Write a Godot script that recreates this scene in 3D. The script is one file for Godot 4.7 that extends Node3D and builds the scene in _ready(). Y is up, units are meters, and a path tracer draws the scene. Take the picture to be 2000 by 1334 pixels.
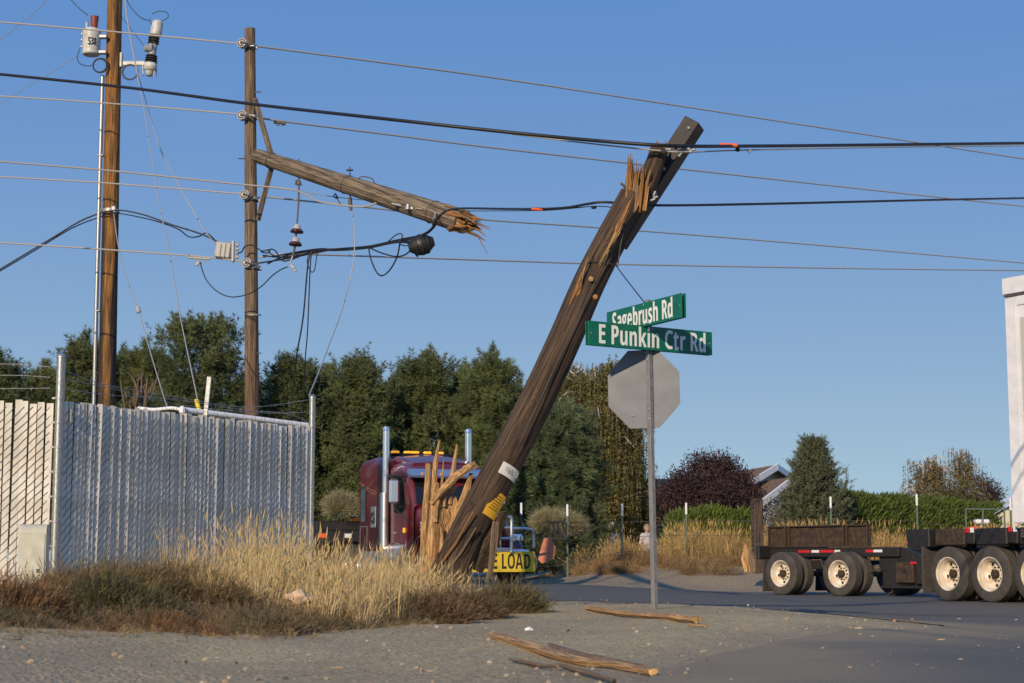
extends Node3D

const F := 3400.0
const EYE := 0.7
const PITCH := 0.12668
var taken := {}
var org := {}
var M := {}
var rng := RandomNumberGenerator.new()
var nz := FastNoiseLite.new()
var nz2 := FastNoiseLite.new()


# ---------------------------------------------------------------- mesh builder
class MB:
	var v := PackedVector3Array()
	var n := PackedVector3Array()
	var uv := PackedVector2Array()
	var c := PackedColorArray()
	var idx := PackedInt32Array()
	var col := Color.WHITE

	func vert(p: Vector3, nm: Vector3, t := Vector2.ZERO) -> int:
		v.append(p)
		n.append(nm)
		uv.append(t)
		c.append(col)
		return v.size() - 1

	func face(i: int, j: int, k: int) -> void:
		var g := (v[k] - v[i]).cross(v[j] - v[i])
		idx.append(i)
		if g.dot(n[i] + n[j] + n[k]) < 0.0:
			idx.append(k)
			idx.append(j)
		else:
			idx.append(j)
			idx.append(k)

	func tri_out(a: Vector3, b: Vector3, d: Vector3, from: Vector3) -> void:
		var g := (b - a).cross(d - a).normalized()
		if g.dot((a + b + d) / 3.0 - from) < 0.0:
			g = -g
		var i := vert(a, g, Vector2(a.x + a.z, a.y))
		var j := vert(b, g, Vector2(b.x + b.z, b.y))
		var k := vert(d, g, Vector2(d.x + d.z, d.y))
		face(i, j, k)

	func quad_out(a: Vector3, b: Vector3, d: Vector3, e: Vector3, from: Vector3, ua := Vector2(0, 0), ub := Vector2(1, 0), ud := Vector2(1, 1), ue := Vector2(0, 1)) -> void:
		var g := (d - a).cross(e - b).normalized()
		if g.dot((a + b + d + e) / 4.0 - from) < 0.0:
			g = -g
		var i := vert(a, g, ua)
		var j := vert(b, g, ub)
		var k := vert(d, g, ud)
		var l := vert(e, g, ue)
		face(i, j, k)
		face(i, k, l)

	# a two-sided flat quad with the normal given by its winding
	func quad(a: Vector3, b: Vector3, d: Vector3, e: Vector3) -> void:
		var g := (d - a).cross(b - a).normalized()
		var i := vert(a, g, Vector2(0, 0))
		var j := vert(b, g, Vector2(1, 0))
		var k := vert(d, g, Vector2(1, 1))
		var l := vert(e, g, Vector2(0, 1))
		face(i, j, k)
		face(i, k, l)

	func tri(a: Vector3, b: Vector3, d: Vector3) -> void:
		var g := (d - a).cross(b - a).normalized()
		var i := vert(a, g)
		var j := vert(b, g)
		var k := vert(d, g)
		face(i, j, k)

	# box with chamfered edges
	func box(at: Vector3, size: Vector3, ch := 0.01, b := Basis()) -> void:
		var h := size * 0.5
		ch = minf(ch, minf(h.x, minf(h.y, h.z)) * 0.8)
		var P := {}
		for sx in [-1, 1]:
			for sy in [-1, 1]:
				for sz in [-1, 1]:
					var s := Vector3(sx, sy, sz)
					var q := s * h
					var i := s * (h - Vector3.ONE * ch)
					P[[sx, sy, sz, 0]] = at + b * Vector3(q.x, i.y, i.z)
					P[[sx, sy, sz, 1]] = at + b * Vector3(i.x, q.y, i.z)
					P[[sx, sy, sz, 2]] = at + b * Vector3(i.x, i.y, q.z)
		for s in [-1, 1]:
			quad_out(P[[s, -1, -1, 0]], P[[s, 1, -1, 0]], P[[s, 1, 1, 0]], P[[s, -1, 1, 0]], at, Vector2(0, 0), Vector2(size.y, 0), Vector2(size.y, size.z), Vector2(0, size.z))
			quad_out(P[[-1, s, -1, 1]], P[[1, s, -1, 1]], P[[1, s, 1, 1]], P[[-1, s, 1, 1]], at, Vector2(0, 0), Vector2(size.x, 0), Vector2(size.x, size.z), Vector2(0, size.z))
			quad_out(P[[-1, -1, s, 2]], P[[1, -1, s, 2]], P[[1, 1, s, 2]], P[[-1, 1, s, 2]], at, Vector2(0, 0), Vector2(size.x, 0), Vector2(size.x, size.y), Vector2(0, size.y))
			for t in [-1, 1]:
				quad_out(P[[s, t, -1, 0]], P[[s, t, 1, 0]], P[[s, t, 1, 1]], P[[s, t, -1, 1]], at)
				quad_out(P[[-1, s, t, 1]], P[[1, s, t, 1]], P[[1, s, t, 2]], P[[-1, s, t, 2]], at)
				quad_out(P[[s, -1, t, 0]], P[[s, 1, t, 0]], P[[s, 1, t, 2]], P[[s, -1, t, 2]], at)
				for r in [-1, 1]:
					if r == 1 or r == -1:
						tri_out(P[[s, t, r, 0]], P[[s, t, r, 1]], P[[s, t, r, 2]], at)

	# tube along points; radii is a number or an array
	func tube(pts: Array, radii, sides := 8, caps := true, vs := 1.0, squash := 1.0) -> void:
		var m := pts.size()
		var T := (pts[1] - pts[0] as Vector3).normalized()
		var up := Vector3.UP if absf(T.y) < 0.9 else Vector3.BACK
		var X := T.cross(up).normalized()
		var start := v.size()
		var run := 0.0
		for i in m:
			var t: Vector3 = (pts[mini(i + 1, m - 1)] - pts[maxi(i - 1, 0)]).normalized()
			X = (X - t * X.dot(t)).normalized()
			var Y := t.cross(X)
			if i > 0:
				run += (pts[i] - pts[i - 1]).length()
			var r: float = radii[i] if radii is Array else radii
			for j in sides + 1:
				var a := TAU * j / sides
				var d := X * cos(a) + Y * sin(a)
				vert(pts[i] + X * cos(a) * r + Y * sin(a) * r * squash, d, Vector2(float(j) / sides, run * vs))
		var w := sides + 1
		for i in m - 1:
			for j in sides:
				var a := start + i * w + j
				face(a, a + 1, a + w + 1)
				face(a, a + w + 1, a + w)
		if caps:
			for e in [0, m - 1]:
				var q: Vector3 = pts[0] - pts[1] if e == 0 else pts[m - 1] - pts[m - 2]
				q = q.normalized()
				var ce := vert(pts[e], q, Vector2(0.5, 0.5))
				var f := v.size()
				for j in sides + 1:
					vert(v[start + e * w + j], q, Vector2(0.5, 0.5))
				for j in sides:
					face(ce, f + j, f + j + 1)

	# profile of (radius, height) turned round xf's y axis
	func lathe(prof: Array, sides: int, xf := Transform3D(), smooth := true) -> void:
		var m := prof.size()
		if smooth:
			var start := v.size()
			for i in m:
				var a: Vector2 = prof[maxi(i - 1, 0)]
				var b: Vector2 = prof[mini(i + 1, m - 1)]
				var nm := Vector2(b.y - a.y, a.x - b.x).normalized()
				for j in sides + 1:
					var g := TAU * j / sides
					var d := Vector3(cos(g) * nm.x, nm.y, sin(g) * nm.x)
					vert(xf * Vector3(cos(g) * prof[i].x, prof[i].y, sin(g) * prof[i].x), (xf.basis * d).normalized(), Vector2(float(j) / sides, prof[i].y))
			var w := sides + 1
			for i in m - 1:
				for j in sides:
					var a := start + i * w + j
					face(a, a + 1, a + w + 1)
					face(a, a + w + 1, a + w)
		else:
			for i in m - 1:
				lathe([prof[i], prof[i + 1]], sides, xf, true)

	# polygon in the xy plane of xf, thick along z
	func prism(poly: PackedVector2Array, depth: float, xf := Transform3D()) -> void:
		var t := Geometry2D.triangulate_polygon(poly)
		for s in [-0.5, 0.5]:
			var g: Vector3 = xf.basis.z.normalized() * signf(s)
			var f := v.size()
			for p in poly:
				vert(xf * Vector3(p.x, p.y, s * depth), g, p)
			for i in range(0, t.size(), 3):
				face(f + t[i], f + t[i + 1], f + t[i + 2])
		var area := 0.0
		for i in poly.size():
			var p := poly[i]
			var q := poly[(i + 1) % poly.size()]
			area += p.x * q.y - q.x * p.y
		for i in poly.size():
			var p := poly[i]
			var q := poly[(i + 1) % poly.size()]
			var o := Vector2(q.y - p.y, p.x - q.x).normalized() * signf(area)
			var g := (xf.basis * Vector3(o.x, o.y, 0)).normalized()
			var a := vert(xf * Vector3(p.x, p.y, -depth / 2), g, Vector2(0, 0))
			var b := vert(xf * Vector3(q.x, q.y, -depth / 2), g, Vector2((q - p).length(), 0))
			var d := vert(xf * Vector3(q.x, q.y, depth / 2), g, Vector2((q - p).length(), depth))
			var e := vert(xf * Vector3(p.x, p.y, depth / 2), g, Vector2(0, depth))
			face(a, b, d)
			face(a, d, e)

	# rows of points; normals from the grid; outward from centre line
	func loft(rows: Array, closed := true, caps := true, sharp := 0.0) -> void:
		var m := rows.size()
		var k: int = rows[0].size()
		var cen := []
		for r in rows:
			var s := Vector3.ZERO
			for p in r:
				s += p
			cen.append(s / k)
		var start := v.size()
		var w := k + 1 if closed else k
		for i in m:
			for j in w:
				var jj := j % k
				var a: Vector3 = rows[i][(jj + 1) % k] if closed else rows[i][mini(jj + 1, k - 1)]
				var b: Vector3 = rows[i][(jj + k - 1) % k] if closed else rows[i][maxi(jj - 1, 0)]
				var p: Vector3 = rows[mini(i + 1, m - 1)][jj]
				var q: Vector3 = rows[maxi(i - 1, 0)][jj]
				var g := (a - b).cross(p - q).normalized()
				if g.dot(rows[i][jj] - cen[i]) < 0:
					g = -g
				vert(rows[i][jj], g, Vector2(float(j) / k, float(i) / m))
		for i in m - 1:
			for j in w - 1:
				var a := start + i * w + j
				face(a, a + 1, a + w + 1)
				face(a, a + w + 1, a + w)
		if caps and closed:
			for e in [0, m - 1]:
				var g: Vector3 = (cen[0] - cen[1]).normalized() if e == 0 else (cen[m - 1] - cen[m - 2]).normalized()
				var ce := vert(cen[e], g)
				var f := v.size()
				for j in k + 1:
					vert(rows[e][j % k], g)
				for j in k:
					face(ce, f + j, f + j + 1)

	# a torn piece of wood: irregular prism along points with half-widths
	func splinter(pts: Array, wid: Array, r: RandomNumberGenerator, sides := 5, flat := 0.6) -> void:
		var m := pts.size()
		var rings := []
		var ph := r.randf() * TAU
		var jit := []
		for j in sides:
			jit.append(r.randf_range(0.7, 1.2))
		for i in m:
			var t: Vector3 = (pts[mini(i + 1, m - 1)] - pts[maxi(i - 1, 0)]).normalized()
			var up := Vector3.UP if absf(t.y) < 0.95 else Vector3.RIGHT
			var X := t.cross(Vector3(0, 0, 1) if absf(t.z) < 0.9 else up).normalized()
			var Y := t.cross(X)
			var ring := []
			for j in sides:
				var a: float = ph + TAU * j / sides
				var q: float = jit[j] * r.randf_range(0.9, 1.1)
				ring.append(pts[i] + (X * cos(a) + Y * sin(a) * flat) * wid[i] * q)
			rings.append(ring)
		for i in m - 1:
			for j in sides:
				var k := (j + 1) % sides
				quad_out(rings[i][j], rings[i][k], rings[i + 1][k], rings[i + 1][j], (pts[i] + pts[i + 1]) / 2, Vector2(j * 0.13, i * 0.3), Vector2(j * 0.13 + 0.13, i * 0.3), Vector2(j * 0.13 + 0.13, i * 0.3 + 0.3), Vector2(j * 0.13, i * 0.3 + 0.3))
		for j in sides:
			var k := (j + 1) % sides
			tri_out(rings[0][j], rings[0][k], pts[0], pts[1])
			tri_out(rings[m - 1][j], rings[m - 1][k], pts[m - 1], pts[m - 2])

	func mesh(shift := Vector3.ZERO) -> ArrayMesh:
		var a := []
		a.resize(Mesh.ARRAY_MAX)
		if shift != Vector3.ZERO:
			for i in v.size():
				v[i] -= shift
		a[Mesh.ARRAY_VERTEX] = v
		a[Mesh.ARRAY_NORMAL] = n
		a[Mesh.ARRAY_TEX_UV] = uv
		a[Mesh.ARRAY_COLOR] = c
		a[Mesh.ARRAY_INDEX] = idx
		var m := ArrayMesh.new()
		m.add_surface_from_arrays(Mesh.PRIMITIVE_TRIANGLES, a)
		return m


# ---------------------------------------------------------------- naming
func numbered(parent: Node, called: String) -> String:
	var key := [parent.get_instance_id(), called]
	var k: int = taken.get(key, 0)
	taken[key] = k + 1
	return called if k == 0 else "%s_%03d" % [called, k]


func tag(o: Node, label: String, category: String, group := "") -> Node:
	o.set_meta("label", label)
	o.set_meta("category", category)
	if group:
		o.set_meta("group", group)
	return o


func thing(called: String, label: String, category: String, at_: Vector3, group := "", turn := 0.0) -> Node3D:
	var o := Node3D.new()
	o.name = numbered(self, called)
	add_child(o, true)
	o.position = at_
	o.rotation.y = turn
	if turn == 0.0:
		org[o] = at_
	tag(o, label, category, group)
	return o


func part(called: String, mb: MB, mat: Material, parent: Node3D) -> MeshInstance3D:
	return part_mesh(called, mb.mesh(org.get(parent, Vector3.ZERO)), mat, parent)


func part_mesh(called: String, mesh: Mesh, mat: Material, parent: Node3D, xf := Transform3D()) -> MeshInstance3D:
	var o := MeshInstance3D.new()
	o.name = numbered(parent, called)
	o.mesh = mesh
	o.material_override = mat
	o.transform = xf
	parent.add_child(o, true)
	if org.has(parent) and parent is MeshInstance3D:
		org[o] = org[parent]
	return o


# a part whose own children (sub-parts) are built in the same coordinates
func part_host(called: String, mb: MB, mat: Material, parent: Node3D) -> MeshInstance3D:
	var o := part(called, mb, mat, parent)
	org[o] = org.get(parent, Vector3.ZERO)
	return o


func solo(called: String, mb: MB, mat: Material, label: String, category: String, group := "") -> MeshInstance3D:
	var lo := Vector3.INF
	var hi := -Vector3.INF
	for p in mb.v:
		lo = lo.min(p)
		hi = hi.max(p)
	var base := Vector3((lo.x + hi.x) / 2, lo.y, (lo.z + hi.z) / 2)
	var o := MeshInstance3D.new()
	o.name = numbered(self, called)
	o.mesh = mb.mesh(base)
	o.material_override = mat
	o.position = base
	add_child(o, true)
	tag(o, label, category, group)
	return o


func struct(called: String, mb: MB, mat: Material) -> MeshInstance3D:
	var o := MeshInstance3D.new()
	o.name = numbered(self, called)
	o.mesh = mb.mesh()
	o.material_override = mat
	add_child(o, true)
	o.set_meta("kind", "structure")
	o.set_meta("label", called.replace("_", " "))
	return o


func many(called: String, mesh: Mesh, mat: Material, xfs: Array, cols: Array, parent: Node3D = null, label := "", category := "") -> MultiMeshInstance3D:
	var mm := MultiMesh.new()
	mm.transform_format = MultiMesh.TRANSFORM_3D
	mm.use_colors = true
	mm.mesh = mesh
	mm.instance_count = xfs.size()
	for i in xfs.size():
		mm.set_instance_transform(i, xfs[i])
		mm.set_instance_color(i, cols[i])
	var o := MultiMeshInstance3D.new()
	o.multimesh = mm
	o.material_override = mat
	var p: Node3D = parent if parent else self
	o.name = numbered(p, called)
	p.add_child(o, true)
	o.set_meta("kind", "stuff")
	if label:
		tag(o, label, category)
	return o


# ---------------------------------------------------------------- helpers
func ss(a: float, b: float, x: float) -> float:
	var t := clampf((x - a) / (b - a), 0.0, 1.0)
	return t * t * (3.0 - 2.0 * t)


# the place, at a given distance ahead, that lies along a line of sight
func at(px: float, py: float, d: float) -> Vector3:
	var cx := (px - 1000.0) / F
	var cy := (667.0 - py) / F
	var y := cy * cos(PITCH) + sin(PITCH)
	var z := cy * sin(PITCH) - cos(PITCH)
	var s := d / -z
	return Vector3(cx * s, EYE + y * s, -d)


func ats(list: Array, d) -> Array:
	var out := []
	for i in list.size():
		var p = list[i]
		out.append(at(p[0], p[1], p[2] if p.size() > 2 else d))
	return out


func curve(pts: Array, per := 8) -> Array:
	var out := []
	for i in pts.size() - 1:
		var a: Vector3 = pts[maxi(i - 1, 0)]
		var b: Vector3 = pts[i]
		var c: Vector3 = pts[i + 1]
		var d: Vector3 = pts[mini(i + 2, pts.size() - 1)]
		for k in per:
			out.append(b.cubic_interpolate(c, a, d, float(k) / per))
	out.append(pts[pts.size() - 1])
	return out


func road_left(d: float) -> float:
	var t := [[-60, 0.0], [3.4, 0.2], [7.2, 0.64], [9.9, 1.45], [12.0, 2.2], [15.0, 3.6], [17.4, 4.3], [19.5, 3.6], [21.7, 2.5], [23.0, 0.5], [24.3, -60.0], [42.5, -60.0], [42.6, -9.0], [400.0, -9.0]]
	for i in t.size() - 1:
		if d <= t[i + 1][0]:
			return lerpf(t[i][1], t[i + 1][1], (d - t[i][0]) / (t[i + 1][0] - t[i][0])) + nz.get_noise_2d(d * 14.0, 3.0) * 0.22
	return -9.0


func road_right(d: float) -> float:
	return 60.0 if d < 42.55 else 0.3 + nz.get_noise_2d(d * 6.0, 9.0) * 0.2


# smooth height of the land, d metres ahead
func gy(x: float, d: float) -> float:
	var road := lerpf(0.2, 0.0, ss(0.5, 6.0, x))
	var dirt := 0.25 + 0.2 * ss(-1.0, -4.0, x)
	dirt = lerpf(dirt, 0.06, ss(1.8, 5.0, x))
	var h := lerpf(dirt, road, ss(18.5, 23.0, d))
	if d > 42.5:
		var side := maxf(ss(0.6, 3.2, x), ss(-9.5, -12.0, x))
		h = lerpf(h, 0.72, ss(42.6, 48.5, d) * side)
		h -= 0.42 * ss(50.5, 54.5, d) * ss(66.0, 60.0, d) * ss(1.6, 2.6, x) * ss(6.0, 5.0, x)
		h = lerpf(h, 0.6, ss(90.0, 130.0, d))
	return h


func ground_y(x: float, d: float) -> float:
	var h := gy(x, d)
	var rl := road_left(d)
	if x > rl and x < road_right(d):
		h -= 0.05 * ss(0.0, 0.25, minf(x - rl, road_right(d) - x))
		return h
	var k := 1.0 + 1.5 * ss(42.5, 46.0, d)
	return h + (nz.get_noise_2d(x * 30.0, d * 30.0) * 0.03 + nz.get_noise_2d(x * 110.0 + 50.0, d * 110.0) * 0.012) * k * ss(0.0, 0.4, minf(absf(x - rl), absf(d - 42.5)))


func on_ground(x: float, d: float, up := 0.0) -> Vector3:
	return Vector3(x, ground_y(x, d) + up, -d)


func srgb(r: float, g: float, b: float) -> Color:
	return Color(r, g, b).linear_to_srgb()


func mat(key: String, col: Color, rough := 0.8, metal := 0.0, tex: Texture2D = null, vcol := true) -> StandardMaterial3D:
	var m := StandardMaterial3D.new()
	m.resource_name = key
	m.albedo_color = Color(col.r, col.g, col.b).linear_to_srgb()
	m.roughness = rough
	m.metallic = metal
	m.vertex_color_use_as_albedo = vcol
	if tex:
		m.albedo_texture = tex
	M[key] = m
	return m


func bump(m: StandardMaterial3D, t: Texture2D, cm: float) -> void:
	m.heightmap_enabled = true
	m.heightmap_texture = t
	m.heightmap_scale = cm


func picture(w: int, h: int, f: Callable) -> ImageTexture:
	var data := PackedByteArray()
	data.resize(w * h * 3)
	var k := 0
	for y in h:
		for x in w:
			var c: Color = f.call(x, y)
			data[k] = int(clampf(c.r, 0, 1) * 255.0)
			data[k + 1] = int(clampf(c.g, 0, 1) * 255.0)
			data[k + 2] = int(clampf(c.b, 0, 1) * 255.0)
			k += 3
	return ImageTexture.create_from_image(Image.create_from_data(w, h, false, Image.FORMAT_RGB8, data))


# wood grain: streaks along v, closed round u, repeating along v
func wood(w: int, h: int, around: float, along: float, seed_: int, lo: float, hi: float, cracks: float) -> ImageTexture:
	var fn := FastNoiseLite.new()
	fn.seed = seed_
	fn.noise_type = FastNoiseLite.TYPE_SIMPLEX_SMOOTH
	fn.frequency = 1.0
	fn.fractal_octaves = 3
	var r := around / TAU
	return picture(w, h, func(x, y):
		var a = TAU * x / w
		var t := float(y) / h
		var q := lerpf(fn.get_noise_3d(cos(a) * r, sin(a) * r, t * along), fn.get_noise_3d(cos(a) * r, sin(a) * r, (t - 1.0) * along), t)
		var k := lerpf(fn.get_noise_3d(cos(a) * r * 0.6 + 40.0, sin(a) * r * 0.6, t * along * 0.3), fn.get_noise_3d(cos(a) * r * 0.6 + 40.0, sin(a) * r * 0.6, (t - 1.0) * along * 0.3), t)
		var g := lerpf(lo, hi, clampf(0.5 + q * 1.1, 0, 1))
		if absf(k) < 0.035:
			g *= 1.0 - cracks
		return Color(g, g, g))


func noisetex(size: int, freq: float, seed_: int, lo: Color, hi: Color, oct := 4, cellular := false) -> NoiseTexture2D:
	var fn := FastNoiseLite.new()
	fn.seed = seed_
	fn.frequency = freq
	fn.fractal_octaves = oct
	fn.noise_type = FastNoiseLite.TYPE_CELLULAR if cellular else FastNoiseLite.TYPE_SIMPLEX_SMOOTH
	var t := NoiseTexture2D.new()
	t.width = size
	t.height = size
	t.seamless = true
	t.noise = fn
	var g := Gradient.new()
	g.set_color(0, lo)
	g.set_color(1, hi)
	t.color_ramp = g
	return t


# ---------------------------------------------------------------- materials
func materials() -> void:
	var grey_lo := Color(0.62, 0.62, 0.62)
	var soil := noisetex(1024, 0.02, 3, Color(0.74, 0.73, 0.72), Color(1.0, 1.0, 0.99), 6)
	var m := mat("dirt", Color(1, 1, 1), 0.95, 0.0, soil)
	m.uv1_triplanar = true
	m.uv1_world_triplanar = true
	m.uv1_scale = Vector3.ONE * 0.45
	bump(m, noisetex(1024, 0.05, 4, Color.BLACK, Color.WHITE, 5), 2.0)
	m = mat("asphalt", Color(1, 1, 1), 0.85, 0.0, noisetex(1024, 0.16, 5, grey_lo, Color.WHITE, 3))
	m.uv1_triplanar = true
	m.uv1_world_triplanar = true
	m.uv1_scale = Vector3.ONE * 0.8
	bump(m, noisetex(512, 0.2, 6, Color.BLACK, Color.WHITE, 3), 0.6)
	var wt := wood(256, 512, 26.0, 2.6, 11, 0.55, 1.0, 0.42)
	var wf := wood(256, 256, 40.0, 2.0, 12, 0.5, 1.0, 0.5)
	M.woodmap = wt
	for k in [["pole_grey", Color(0.29, 0.2, 0.125)], ["pole_dark", Color(0.115, 0.07, 0.038)], ["pole_orange", Color(1, 1, 1)], ["timber", Color(0.31, 0.235, 0.155)]]:
		m = mat(k[0], k[1], 0.85, 0.0, wt)
		bump(m, wt, 1.2)
	m = mat("fresh_wood", Color(0.93, 0.54, 0.22), 0.75, 0.0, wf)
	bump(m, wf, 0.5)
	m = mat("torn_wood", Color(0.6, 0.27, 0.07), 0.8, 0.0, wf)
	m = mat("old_splinter", Color(0.36, 0.24, 0.14), 0.8, 0.0, wf)
	mat("brown_beam", Color(0.036, 0.023, 0.02), 0.6, 0.0, wf)
	mat("galvanized", Color(0.52, 0.52, 0.5), 0.42, 0.75, noisetex(256, 0.06, 7, Color(0.75, 0.75, 0.75), Color.WHITE))
	mat("sign_back", Color(0.165, 0.182, 0.2), 0.55, 0.15, noisetex(256, 0.012, 8, Color(0.86, 0.86, 0.87), Color.WHITE))
	mat("painted_post", Color(0.26, 0.255, 0.25), 0.6, 0.1, noisetex(256, 0.03, 9, Color(0.8, 0.8, 0.8), Color.WHITE))
	mat("steel", Color(0.35, 0.35, 0.35), 0.5, 0.6)
	mat("rust_steel", Color(0.13, 0.11, 0.1), 0.7, 0.4)
	m = mat("sign_green", Color(0.0, 0.15, 0.088), 0.42, 0.0, noisetex(256, 0.02, 10, Color(0.85, 0.85, 0.85), Color.WHITE))
	mat("sign_white", Color(0.78, 0.78, 0.74), 0.45)
	mat("cable_black", Color(0.012, 0.012, 0.014), 0.5)
	mat("wire_grey", Color(0.36, 0.34, 0.31), 0.6, 0.0)
	mat("wire_pale", Color(0.38, 0.37, 0.35), 0.5, 0.2)
	mat("orange_tag", Color(0.85, 0.13, 0.04), 0.5)
	mat("porcelain", Color(0.4, 0.4, 0.39), 0.25)
	mat("porcelain_brown", Color(0.06, 0.018, 0.014), 0.15)
	mat("equipment_white", Color(0.68, 0.68, 0.66), 0.45, 0.0, noisetex(256, 0.02, 21, Color(0.8, 0.79, 0.76), Color.WHITE))
	mat("equipment_grey", Color(0.36, 0.36, 0.35), 0.5, 0.1)
	mat("bushing_red", Color(0.22, 0.05, 0.035), 0.4)
	mat("rubber_dark", Color(0.05, 0.046, 0.04), 0.6)
	mat("vinyl", Color(0.84, 0.8, 0.71), 0.5, 0.0, noisetex(256, 0.02, 22, Color(0.84, 0.83, 0.81), Color.WHITE, 5))
	mat("mesh_wire", Color(0.1, 0.098, 0.095), 0.7)
	mat("pedestal", Color(0.6, 0.59, 0.5), 0.5, 0.0, noisetex(256, 0.02, 23, Color(0.85, 0.84, 0.8), Color.WHITE))
	mat("yellow_plastic", Color(0.85, 0.62, 0.03), 0.4)
	mat("white_paint", Color(0.78, 0.78, 0.79), 0.5)
	for k in ["needle", "leaf", "straw", "twig"]:
		m = mat(k, Color.WHITE, 0.7)
		m.backlight_enabled = true
		m.backlight = Color(0.32, 0.32, 0.32) if k != "needle" else Color(0.15, 0.15, 0.15)
	mat("bark", Color(0.16, 0.11, 0.075), 0.9, 0.0, wt)
	mat("birch_bark", Color(0.6, 0.56, 0.5), 0.8)
	m = mat("maroon", Color(0.12, 0.012, 0.02), 0.4)
	m.clearcoat_enabled = true
	m.clearcoat = 0.5
	m.clearcoat_roughness = 0.08
	mat("chrome", Color(0.78, 0.78, 0.78), 0.22, 0.9)
	mat("aluminium", Color(0.62, 0.62, 0.62), 0.35, 0.9)
	m = mat("dark_glass", Color(0.012, 0.014, 0.016), 0.06)
	mat("black_plastic", Color(0.02, 0.02, 0.02), 0.5)
	mat("rubber", Color(0.085, 0.078, 0.07), 0.85, 0.0, noisetex(256, 0.04, 24, Color(0.75, 0.72, 0.68), Color.WHITE))
	mat("wheel_white", Color(0.85, 0.81, 0.73), 0.45, 0.0, noisetex(256, 0.02, 25, Color(0.78, 0.7, 0.58), Color.WHITE))
	mat("frame_black", Color(0.026, 0.024, 0.024), 0.6, 0.0, noisetex(256, 0.03, 26, Color(0.7, 0.66, 0.62), Color.WHITE))
	mat("frame_brown", Color(0.1, 0.062, 0.036), 0.75, 0.0, noisetex(256, 0.02, 27, Color(0.45, 0.47, 0.5), Color(1.0, 0.96, 0.9), 5))
	mat("red_tape", Color(0.55, 0.015, 0.02), 0.4)
	mat("white_tape", Color(0.75, 0.75, 0.73), 0.4)
	mat("banner_yellow", Color(0.72, 0.5, 0.03), 0.6)
	mat("amber_plate", Color(0.58, 0.31, 0.012), 0.6)
	mat("black_paint", Color(0.015, 0.015, 0.015), 0.6)
	m = mat("amber_lamp", Color(0.9, 0.45, 0.03), 0.3)
	m.emission_enabled = true
	m.emission = Color(1.0, 0.62, 0.08)
	m.emission_energy_multiplier = 0.9
	mat("amber_dull", Color(0.7, 0.25, 0.02), 0.3)
	mat("gold_line", Color(0.4, 0.2, 0.1), 0.4)
	mat("house_white", Color(0.79, 0.79, 0.81), 0.6, 0.0, noisetex(256, 0.012, 28, Color(0.92, 0.92, 0.92), Color.WHITE))
	mat("house_panel", Color(0.5, 0.49, 0.44), 0.5)
	mat("grey_louver", Color(0.09, 0.08, 0.075), 0.7)
	m = mat("shingle", Color(0.3, 0.18, 0.1), 0.9, 0.0, noisetex(256, 0.06, 29, Color(0.6, 0.58, 0.56), Color.WHITE, 5))
	mat("siding", Color(0.34, 0.34, 0.33), 0.8)
	mat("cream_wall", Color(0.62, 0.55, 0.42), 0.8)
	mat("orange_net", Color(0.5, 0.085, 0.035), 0.7)
	mat("orange_sign", Color(0.6, 0.2, 0.09), 0.6)
	mat("post_green", Color(0.1, 0.14, 0.11), 0.6)
	mat("stone", Color(1, 1, 1), 0.9)
	mat("skin", Color(0.42, 0.24, 0.16), 0.6)
	mat("cloth", Color.WHITE, 0.9)
	mat("weathered_post", Color(0.15, 0.1, 0.07), 0.9, 0.0, wt)


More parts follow.
